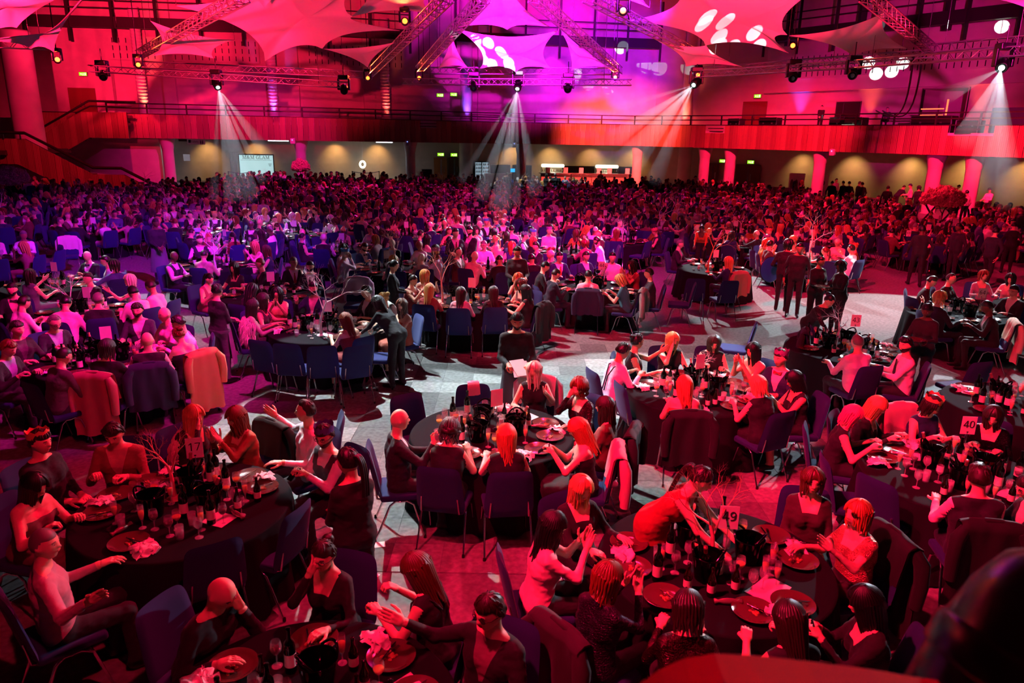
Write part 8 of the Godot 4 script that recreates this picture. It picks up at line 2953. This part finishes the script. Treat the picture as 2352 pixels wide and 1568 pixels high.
func random_guest(rng: RandomNumberGenerator) -> Array:
	var f := rng.randf() < 0.45
	var out := ""
	var say := ""
	var hk: String
	var hc: String
	var pick := func(list: Array) -> Variant: return list[rng.randi() % list.size()]
	if f:
		var c: Array = pick.call([["141014", "black"], ["141014", "black"], ["141014", "black"], ["7a1a24", "red"], ["1c2c5a", "navy"], ["24443a", "green"], ["c8a890", "cream"], ["8a3a5a", "plum"], ["seq_gold", "gold sequin"], ["seq_silver", "silver sequin"], ["b08868", "tan"]])
		var k: Array = pick.call([["tank", "sleeveless dress"], ["strapless", "strapless dress"], ["high", "halter dress"], ["long", "long-sleeved top"], ["short", "short-sleeved top"]])
		out = "%s:%s" % [k[0], c[0]]
		if k[0] in ["long", "short"]:
			out += ":16121a"
		say = "%s %s" % [c[1], k[1]]
		hk = pick.call(["long", "long", "wavy", "bob", "bun", "ponytail", "curly"])
		hc = pick.call(["black", "brown", "brown", "chestnut", "blond", "blond", "strawberry", "auburn", "white"])
	else:
		var k := rng.randf()
		if k < 0.45:
			var c: Array = pick.call([["14141a", "black"], ["14141a", "black"], ["1a2140", "navy"], ["2c2e38", "charcoal"], ["26407a", "blue"], ["4a3430", "brown"]])
			out = "suit:%s:%s:%s" % [c[0], pick.call(["ece6ea", "ece6ea", "d8a8b4", "b8c4dc"]), c[0]]
			say = c[1] + " suit"
		elif k < 0.75:
			var c: Array = pick.call([["ece6ea", "white"], ["ece6ea", "white"], ["e0b8c8", "pink"], ["b8c8e4", "pale blue"]])
			out = "shirt:%s:1a1a22" % c[0]
			say = c[1] + " shirt"
		elif k < 0.88:
			out = "shirt:16141a:16141a"
			say = "black shirt"
		else:
			out = "vest:241c28:e6dce4:1a1a22"
			say = "waistcoat"
		hk = pick.call(["short", "short", "quiff", "buzz", "receding", "bald", "curly"])
		hc = pick.call(["black", "brown", "brown", "brown", "blond", "auburn", "grey", "white"])
	var wears := []
	if rng.randf() < 0.09:
		wears.append("crown:" + ["d8905a", "9a4aa0", "4a8ac8", "5ab08a", "c8485a"][rng.randi() % 5])
	if not f and rng.randf() < 0.25 and hk != "bald":
		wears.append("beard")
	if rng.randf() < 0.14:
		wears.append("glasses")
	if out.begins_with("suit") and rng.randf() < 0.5:
		wears.append(["tie:702030", "bow_tie:101014", "tie:202438"][rng.randi() % 3])
	var hair_say: String = "shaved head" if hk == "bald" else {"short": "short ", "quiff": "swept ", "buzz": "cropped ", "receding": "receding ", "curly": "curly ", "long": "straight ", "wavy": "wavy ", "bob": "bobbed ", "bun": "pinned ", "ponytail": "tied "}[hk] + hc + " hair"
	var pose: String = pick.call(["rest", "rest", "eat", "eat", "chin", "look_left", "look_right", "talk", "glass", "lap", "both_up"])
	var skin_ := 0 if rng.randf() < 0.62 else (1 if rng.randf() < 0.5 else (2 if rng.randf() < 0.5 else 3))
	return [{"pose": pose, "f": f, "outfit": parse_outfit(out), "hair": hk, "hair_colour": hc, "skin": skin_, "wears": wears}, say, hair_say]

# the rows behind: guests one by one while they can be told apart, then a crowd
func more_tables() -> void:
	var rng := RandomNumberGenerator.new()
	rng.seed = 2024
	var far_people := []
	var far_chairs := []
	var far_glass := []
	var far_plates := []
	var far_bottles := []
	var chairs := 0
	for i in more.size():
		var c: Vector3 = more[i][0]
		var where: String = more[i][1]
		table(c, i, where, false)
		var turn := rng.randf() * TAU
		var said := {}
		for k in 10:
			var a := turn + TAU * k / 10 + rng.randf_range(-0.07, 0.07)
			var r := rng.randf_range(1.16, 1.30)
			var at := Vector3(c.x + sin(a) * r, 0, c.z + cos(a) * r)
			var deg := rad_to_deg(a) + 180.0 + rng.randf_range(-25, 25)
			var empty := rng.randf() < 0.10
			var one := headcount < 258
			if one:
				if empty:
					chair(face(at, deg), "empty blue banquet chair at " + where, "empty chairs at " + where)
				else:
					var g := random_guest(rng)
					while said.has(g[1] + g[2]):
						g = random_guest(rng)
					said[g[1] + g[2]] = true
					person(g[0], face(at, deg), "person, %s, %s, %s" % [g[1], g[2], where])
					chair(face(at, deg), "blue chair taken by a guest, " + where, "taken chairs, " + where)
					headcount += 1
			else:
				far_chairs.append(face(at, deg))
				if not empty:
					far_people.append(face(at, deg))
			far_plates.append(Transform3D(Basis.IDENTITY, Vector3(c.x + sin(a) * 0.68, 0.747, c.z + cos(a) * 0.68)))
			for q in 2:
				var b := rng.randf() * TAU
				var rr := rng.randf_range(0.15, 0.6)
				far_glass.append(Transform3D(Basis.IDENTITY, Vector3(c.x + sin(b) * rr, 0.747, c.z + cos(b) * rr)))
		for q in 4:
			var b := rng.randf() * TAU
			var rr := rng.randf_range(0.1, 0.5)
			far_bottles.append(Transform3D(Basis.IDENTITY, Vector3(c.x + sin(b) * rr, 0.747, c.z + cos(b) * rr)))
		if i % 4 == 1:
			branch_tree(Vector3(c.x + 0.1, 0.746, c.z), 3 + i % 7, 0.9 + 0.25 * (i % 3), ["white", "rose", "white"][i % 3], "%s branch tree on %s" % [["white", "pink", "white"][i % 3], where], 4)
		if i % 3 != 2:
			number_card(face(Vector3(c.x - 0.12, 0.746, c.z + 0.1), rng.randf_range(-35, 35)), "", "small plain card on a rod on " + where)
	# the crowd further back
	var kinds := []
	for k in 8:
		kinds.append([])
	for t: Transform3D in far_people:
		kinds[rng.randi() % 8].append(t)
	var crowd := thing("guest_crowd", "dense crowd of seated guests filling the far rows of tables", "crowd")
	crowd.set_meta("kind", "stuff")
	var tops := [Color(0.012, 0.012, 0.015), Color(0.012, 0.012, 0.015), Color(0.012, 0.012, 0.015), Color(0.02, 0.02, 0.03), Color(0.62, 0.56, 0.58), Color(0.62, 0.56, 0.58), Color(0.02, 0.025, 0.07), Color(0.12, 0.02, 0.03), Color(0.4, 0.2, 0.26), Color(0.06, 0.08, 0.2), Color(0.10, 0.07, 0.05), Color(0.25, 0.25, 0.28)]
	for k in 8:
		multi(crowd, "guest_figures", crowd_mesh(k), kinds[k], tops, rng)
	var cm := ArrayMesh.new()
	var d := chair_meshes()
	var fabric: Material = mats["chair_fabric"]
	for key: String in d:
		if key == "cap":
			continue
		cm.add_surface_from_arrays(Mesh.PRIMITIVE_TRIANGLES, (d[key] as ArrayMesh).surface_get_arrays(0))
		cm.surface_set_material(cm.get_surface_count() - 1, fabric if key in ["seat", "back"] else mats["chrome"])
	var ch := thing("chair_rows", "rows of blue banquet chairs at the far tables", "chairs")
	ch.set_meta("kind", "stuff")
	multi(ch, "chair_figures", cm, far_chairs, [], rng)
	var tw := thing("distant_tableware", "glasses, plates and bottles crowding the far tables", "tableware")
	tw.set_meta("kind", "stuff")
	for q: Array in [["glass_figures", "wine_glass", glass_mat(), far_glass], ["plate_figures", "plate", mats["plate_bronze"], far_plates], ["bottle_figures", "bottle", mats["bottle_green"], far_bottles]]:
		var m := (tableware(q[1]) as ArrayMesh).duplicate() as ArrayMesh
		m.surface_set_material(0, q[2])
		multi(tw, q[0], m, q[3], [], rng)

func multi(parent: Node, called: String, m: Mesh, at: Array, tints: Array, rng: RandomNumberGenerator) -> void:
	var mm := MultiMesh.new()
	mm.transform_format = MultiMesh.TRANSFORM_3D
	mm.use_colors = tints.size() > 0
	mm.mesh = m
	mm.instance_count = at.size()
	for i in at.size():
		mm.set_instance_transform(i, at[i])
		if tints.size():
			mm.set_instance_color(i, tints[rng.randi() % tints.size()])
	var mi := MultiMeshInstance3D.new()
	mi.name = called
	mi.multimesh = mm
	mi.set_meta("kind", "stuff")
	parent.add_child(mi, true)

# a plain guest for the crowd: cloth takes the tint of each copy
func crowd_mesh(k: int) -> Mesh:
	var f := k % 2 == 1
	var pose: String = ["rest", "eat", "look_left", "talk", "look_right", "chin", "rest", "both_up"][k]
	var b := body(pose, f, f, 0.034)
	var m: ArrayMesh = b[0]
	var tint := mat("crowd_cloth", Color(1, 1, 1), 0.85)
	tint.vertex_color_use_as_albedo = true
	var sk := skin([0, 0, 1, 0, 0, 2, 0, 1][k])
	var hm := hair_mat(["brown", "blond", "black", "brown", "grey", "black", "auburn", "chestnut"][k])
	for i in b[5].size():
		var p: int = b[5][i]
		var w: Material = tint
		if p in [SKIN, HANDS, EYES, LIPS] or (f and p in [CAP, SLEEVE, YOKE_V, SHIN]):
			w = sk
		elif p == BROWS:
			w = hm
		elif p == SHOES:
			w = mats["shoe_leather"]
		elif not f and p in [LOWER, SHIN]:
			w = cloth(Color(0.06, 0.06, 0.07))
		elif not f and k % 4 == 0 and p in [YOKE_V, FRONT_V]:
			w = cloth(Color(0.85, 0.8, 0.82))
		m.surface_set_material(i, w)
	var h: ArrayMesh = hair(["short", "long", "quiff", "wavy", "buzz", "bob", "curly", "bun"][k], f, false)
	var arr := h.surface_get_arrays(0)
	var hv: PackedVector3Array = arr[Mesh.ARRAY_VERTEX]
	var hn: PackedVector3Array = arr[Mesh.ARRAY_NORMAL]
	var fr: Transform3D = b[1]
	for i in hv.size():
		hv[i] = fr * hv[i]
		hn[i] = fr.basis * hn[i]
	arr[Mesh.ARRAY_VERTEX] = hv
	arr[Mesh.ARRAY_NORMAL] = hn
	m.add_surface_from_arrays(Mesh.PRIMITIVE_TRIANGLES, arr)
	m.surface_set_material(m.get_surface_count() - 1, hm)
	return m

func far_things() -> void:
	blossom_tree(Vector3(19.4, 0, -33.6), 4, 0.95, "broad pale pink blossom tree before the gaming tables", Color(0.90, 0.66, 0.62))
	blossom_tree(Vector3(-24.8, 0, -36.5), 8, 0.85, "magenta lit blossom tree below the stairs", Color(0.80, 0.62, 0.66))
	blossom_tree(Vector3(-15.2, 0, -53.0), 12, 0.6, "small pink blossom tree at the foot of a column", Color(0.88, 0.62, 0.60))
	# gaming tables by the wall
	var black := mat("bar_black", Color(0.025, 0.025, 0.03), 0.4)
	var spots := [Vector3(20.5, 0, -42.0), Vector3(22.6, 0, -39.2), Vector3(24.6, 0, -37.0)]
	for k in 3:
		var t := thing("gaming_table", "dark gaming table with a pale top and crossed legs, %s" % ["nearest the posters", "in the middle of three", "nearest the second red column"][k], "table", face(spots[k], -54))
		obj("table_top", Shape.new().rbox(Vector3(1.7, 0.06, 0.9), 0.02, Vector3(0, 0.88, 0)), mat("baize_grey", Color(0.4, 0.38, 0.38)), t)
		for s: float in [-1, 1]:
			obj("leg", Shape.new().box(Vector3(0.08, 1.1, 0.06), Vector3(0.5 * s, 0.44, 0), Basis(Vector3.BACK, 0.6 * s)), black, t)
			obj("leg", Shape.new().box(Vector3(0.08, 1.1, 0.06), Vector3(0.5 * s, 0.44, 0.1), Basis(Vector3.BACK, -0.6 * s)), black, t)
	# posters leaning on the wall by the column
	for k in 2:
		var t := thing("poster_board", ["poster board with dark red figures by the column", "white poster board with black ring lettering by the column"][k], "poster", face([Vector3(20.6, 0, -54.6), Vector3(21.7, 0, -53.1)][k], -53))
		obj("board", Shape.new().box(Vector3(1.25, 1.5, 0.04), Vector3(0, 0.95, 0)), mat("poster_white", Color(0.82, 0.8, 0.8), 0.6), t)
		if k == 0:
			for j in 3:
				obj("printed_figure", Shape.new().ball(Vector3(0.14, 0.36, 0.006), Vector3(-0.36 + j * 0.36, 0.9, 0.022), 6, 12), mat("poster_red", Color(0.35, 0.05, 0.06), 0.6), t)
		else:
			var ring := []
			var rr := []
			for j in 25:
				ring.append(Vector3(cos(TAU * j / 24) * 0.36, 1.12 + sin(TAU * j / 24) * 0.26, 0.022))
				rr.append(0.035)
			obj("printed_ring", Shape.new().tube(ring, rr, 6, false), black, t)
			obj("printed_bar", Shape.new().box(Vector3(0.3, 0.1, 0.006), Vector3(0, 0.45, 0.022)), black, t)
		for s: float in [-1, 1]:
			obj("leg", Shape.new().box(Vector3(0.05, 0.4, 0.05), Vector3(0.5 * s, 0.2, -0.03)), black, t)
	tag(obj("high_table", Shape.new().lathe([Vector2(0, 1.05), Vector2(0.35, 1.05), Vector2(0.35, 1.0), Vector2(0.04, 0.98), Vector2(0.04, 0.04), Vector2(0.25, 0.02), Vector2(0.25, 0), Vector2(0, 0)], 18), black, null, face(Vector3(15.6, 0, -46.5), 0)), "dark round high table by the brown double door", "table")
	tag(obj("clothed_table", Shape.new().rbox(Vector3(2.6, 0.75, 0.8), 0.03, Vector3(0, 0.38, 0)), mat("table_linen_black", Color(0.055, 0.055, 0.065), 0.8), null, face(Vector3(19.3, 0, -52.6), -50)), "long dark clothed table before the posters", "table")
	var sp := thing("floor_speaker", "dark loudspeaker box standing behind the barman", "loudspeaker", face(Vector3(-7.0, 0, -59.0), 15))
	obj("cabinet", Shape.new().rbox(Vector3(0.8, 1.3, 0.6), 0.03, Vector3(0, 0.65, 0)), black, sp)
	obj("grille", Shape.new().box(Vector3(0.7, 1.15, 0.02), Vector3(0, 0.65, 0.3)), mat("grille_dark", Color(0.06, 0.06, 0.06), 0.7), sp)
	var papers := [[Vector3(-1.35, 0, -6.5), 15], [Vector3(-1.28, 0, -5.95), 60], [Vector3(-0.75, 0, -5.9), 100]]
	for k in 3:
		tag(obj("paper_scrap", Shape.new().box(Vector3(0.22 - 0.06 * k, 0.002, 0.10), Vector3(0, 0.002, 0)), mat("menu_paper", Color(0.80, 0.76, 0.78), 0.7), null, face(papers[k][0], papers[k][1])), "scrap of paper on the carpet near the server with a ponytail, %s" % ["largest", "middle one", "smallest"][k], "paper")

# sound and light desk on the balcony
func build_balcony_things() -> void:
	var black := mat("case_black", Color(0.03, 0.03, 0.035), 0.45)
	var edge := mat("case_edge", Color(0.75, 0.75, 0.76), 0.3, 1.0)
	person({"pose": "stand_front", "outfit": ["shirt", Color(0.07, 0.06, 0.08), Color(0.05, 0.05, 0.06)], "hair": "short", "hair_colour": "brown"}, face(Vector3(20.4, 4.55, -51.2), -30), "operator in black standing on the balcony at the flight cases")
	person({"pose": "lap", "outfit": ["shirt", Color(0.25, 0.24, 0.28), Color(0.05, 0.05, 0.06)], "hair": "short", "hair_colour": "grey"}, face(Vector3(22.9, 4.75, -47.3), -40), "grey haired operator seated at the balcony desk")
	var desk := func(p: Vector3, deg: float, size: Vector3, label: String) -> void:
		var t := thing("flight_case", label, "case", face(p, deg))
		obj("body", Shape.new().rbox(size, 0.03, Vector3(0, size.y * 0.5, 0)), black, t)
		for s: float in [-1, 1]:
			obj("edge_strip", Shape.new().box(Vector3(0.04, size.y, 0.04), Vector3(size.x * 0.5 * s, size.y * 0.5, size.z * 0.5)), edge, t)
		obj("edge_strip", Shape.new().box(Vector3(size.x, 0.04, 0.04), Vector3(0, size.y, size.z * 0.5)), edge, t)
		for s: float in [-1, 1]:
			obj("latch", Shape.new().box(Vector3(0.1, 0.1, 0.02), Vector3(size.x * 0.25 * s, size.y * 0.6, size.z * 0.5 + 0.01)), edge, t)
	desk.call(Vector3(17.9, 4.55, -53.6), -54, Vector3(1.4, 0.95, 0.7), "black flight case with silver edges beside the operator's post")
	desk.call(Vector3(16.2, 4.55, -56.0), -54, Vector3(1.0, 0.9, 0.7), "smaller black flight case beyond the silver edged one")
	desk.call(Vector3(21.2, 4.55, -48.6), -55, Vector3(2.2, 0.9, 0.8), "long black desk case at the balcony rail")
	desk.call(Vector3(24.2, 4.55, -44.2), -56, Vector3(2.3, 0.95, 0.8), "long desk case lit orange at the balcony rail")
	desk.call(Vector3(25.5, 4.55, -42.8), -56, Vector3(1.2, 0.7, 0.8), "low black case next to the orange lit desk")
	var t := thing("control_screen", "large dark screen in a silver frame above the desk", "screen", face(Vector3(21.3, 5.5, -49.2), -50))
	obj("panel", Shape.new().rbox(Vector3(1.6, 0.95, 0.06), 0.02, Vector3(0, 0.45, 0)), black, t)
	for s: float in [-1, 1]:
		obj("frame_side", Shape.new().box(Vector3(0.04, 1.0, 0.08), Vector3(0.8 * s, 0.45, 0)), edge, t)
	obj("frame_top", Shape.new().box(Vector3(1.64, 0.04, 0.08), Vector3(0, 0.94, 0)), edge, t)
	obj("stand", Shape.new().box(Vector3(0.3, 1.0, 0.1), Vector3(0, -0.45, -0.05)), black, t)
	var lm := thing("desk_lamp_bar", "thin glowing green strip at the foot of the desk", "light", face(Vector3(20.9, 4.98, -47.9), -55))
	obj("lit_bar", Shape.new().box(Vector3(0.9, 0.07, 0.05)), glow("green_white_bar", Color(0.8, 1.0, 0.85), 1.2), lm)
	for k in 3:
		var q := thing("desk_light", "orange glowing strip light on the lit desk, %s" % ["upper one", "lower one", "short upright one"][k], "light", face(Vector3(24.2, 5.55 + 0.35 * (1 - k) if k < 2 else 5.9, -44.6) + (Vector3(1.9, 0, -1.9) if k == 2 else Vector3.ZERO), -56))
		obj("lit_strip", Shape.new().box(Vector3(1.3, 0.06, 0.05) if k < 2 else Vector3(0.08, 1.3, 0.06)), glow("orange_strip", Color(1.0, 0.42, 0.25), 2.2), q)
	var b := thing("display_board", "large dark blue board standing behind the balcony rail", "board", face(Vector3(26.9, 4.55, -41.6), -56))
	obj("panel", Shape.new().box(Vector3(2.0, 1.35, 0.05), Vector3(0, 0.7, 0)), mat("board_blue", Color(0.05, 0.09, 0.26), 0.6), b)
	for s: float in [-1, 1]:
		obj("leg", Shape.new().box(Vector3(0.06, 0.5, 0.3), Vector3(0.9 * s, 0.25, -0.1)), black, b)
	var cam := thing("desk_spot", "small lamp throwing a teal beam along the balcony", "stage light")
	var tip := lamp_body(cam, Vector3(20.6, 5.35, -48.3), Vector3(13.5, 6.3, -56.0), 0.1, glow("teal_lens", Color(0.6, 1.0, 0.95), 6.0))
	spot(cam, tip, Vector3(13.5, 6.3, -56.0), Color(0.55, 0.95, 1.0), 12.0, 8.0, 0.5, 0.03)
	var f := FogVolume.new()  # smoke cone added along the lamp axis, shaped as its beam
	f.name = numbered("beam_shaped_smoke")
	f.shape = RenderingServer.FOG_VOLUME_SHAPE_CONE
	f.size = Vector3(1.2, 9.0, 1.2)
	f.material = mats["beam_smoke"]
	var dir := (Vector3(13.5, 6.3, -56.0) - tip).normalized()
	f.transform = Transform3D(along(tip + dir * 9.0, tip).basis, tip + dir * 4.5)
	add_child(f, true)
	tag(f, "thin smoke cone shaped as a teal beam over the balcony", "beam", "", "stuff")
	# uplighters that paint the piers
	var ups := [[Vector3(-28.0, 4.62, -57.9), Vector3(-28.6, 9.0, -58.8), Color(1.0, 0.45, 0.3), 26.0, "orange uplighter at the ribbed duct by the stair head"], [Vector3(-18.7, 4.62, -58.8), Vector3(-18.9, 9.0, -59.6), Color(0.5, 0.35, 1.0), 26.0, "violet uplighter at the ribbed duct of the second bay"], [Vector3(-10.3, 4.62, -61.3), Vector3(-10.6, 9.0, -62.1), Color(1.0, 0.35, 0.3), 24.0, "red uplighter at the ribbed duct of the middle bay"], [Vector3(-4.0, 4.62, -63.2), Vector3(-4.2, 9.0, -64.3), Color(0.5, 0.3, 1.0), 26.0, "violet uplighter at the tall round pillar"], [Vector3(13.9, 4.62, -63.4), Vector3(14.3, 9.0, -64.3), Color(1.0, 0.4, 0.3), 26.0, "red uplighter at the slim round pillar"], [Vector3(21.0, 4.62, -57.4), Vector3(21.25, 9, -57.8), Color(0.45, 0.3, 1.0), 16.0, "violet uplighter on the wall beside the operator"], [Vector3(24.25, 4.62, -53.1), Vector3(24.5, 9, -53.4), Color(1.0, 0.35, 0.28), 16.0, "red uplighter on the wall behind the seated operator"], [Vector3(28.15, 4.62, -47.1), Vector3(28.4, 9, -47.4), Color(1.0, 0.35, 0.28), 16.0, "red uplighter on the wall beside the service opening"]]
	for u: Array in ups:
		var ul := thing("uplighter", u[4], "light", Transform3D(Basis.IDENTITY, u[0]))
		obj("case", Shape.new().lathe([Vector2(0, 0), Vector2(0.12, 0), Vector2(0.13, 0.22), Vector2(0.11, 0.22), Vector2(0.1, 0.05)], 14), black, ul)
		obj("lens_light", Shape.new().disc(0.1, Transform3D(Basis.IDENTITY, Vector3(0, 0.18, 0)), 12), glow("up_" + (u[2] as Color).to_html(false), u[2], 3.0), ul)
		spot(ul, Vector3(0, 0.3, 0), u[1] - u[0], u[2], u[3], 24.0, 1.0, 0.1)

# close to the lens: the end of a padded parapet and the rounded housing of a lamp
func foreground() -> void:
	var out := PackedVector2Array(FRONT_EDGE)
	out.append(Vector2(1.2, 2.9))
	out.append(Vector2(0.0, 2.9))
	var t := thing("parapet_end", "smooth padded parapet end glowing red in the very front", "parapet")
	obj("panel", Shape.new().prism(out, -1.0, -0.86), mat("parapet_vinyl", Color(0.62, 0.20, 0.24), 0.85), t)
	var h := thing("lamp_housing", "glossy dark rounded lamp housing in the very front", "stage light", Transform3D(Basis(Vector3.BACK, -0.5) * Basis(Vector3.RIGHT, -0.2), Vector3(HOUSING.x, HOUSING.y, HOUSING.z)))
	var gloss := mat("housing_gloss", Color(0.02, 0.018, 0.02), 0.22)
	obj("shell", Shape.new().lathe([Vector2(0.0, 0.24), Vector2(0.06, 0.235), Vector2(0.115, 0.215), Vector2(0.165, 0.17), Vector2(0.19, 0.10), Vector2(0.2, 0.0), Vector2(0.2, -0.3), Vector2(0, -0.3)], 48), gloss, h)
	obj("rim_band", Shape.new().lathe([Vector2(0.199, 0.03), Vector2(0.208, 0.02), Vector2(0.208, -0.03), Vector2(0.199, -0.04)], 48), gloss, h)
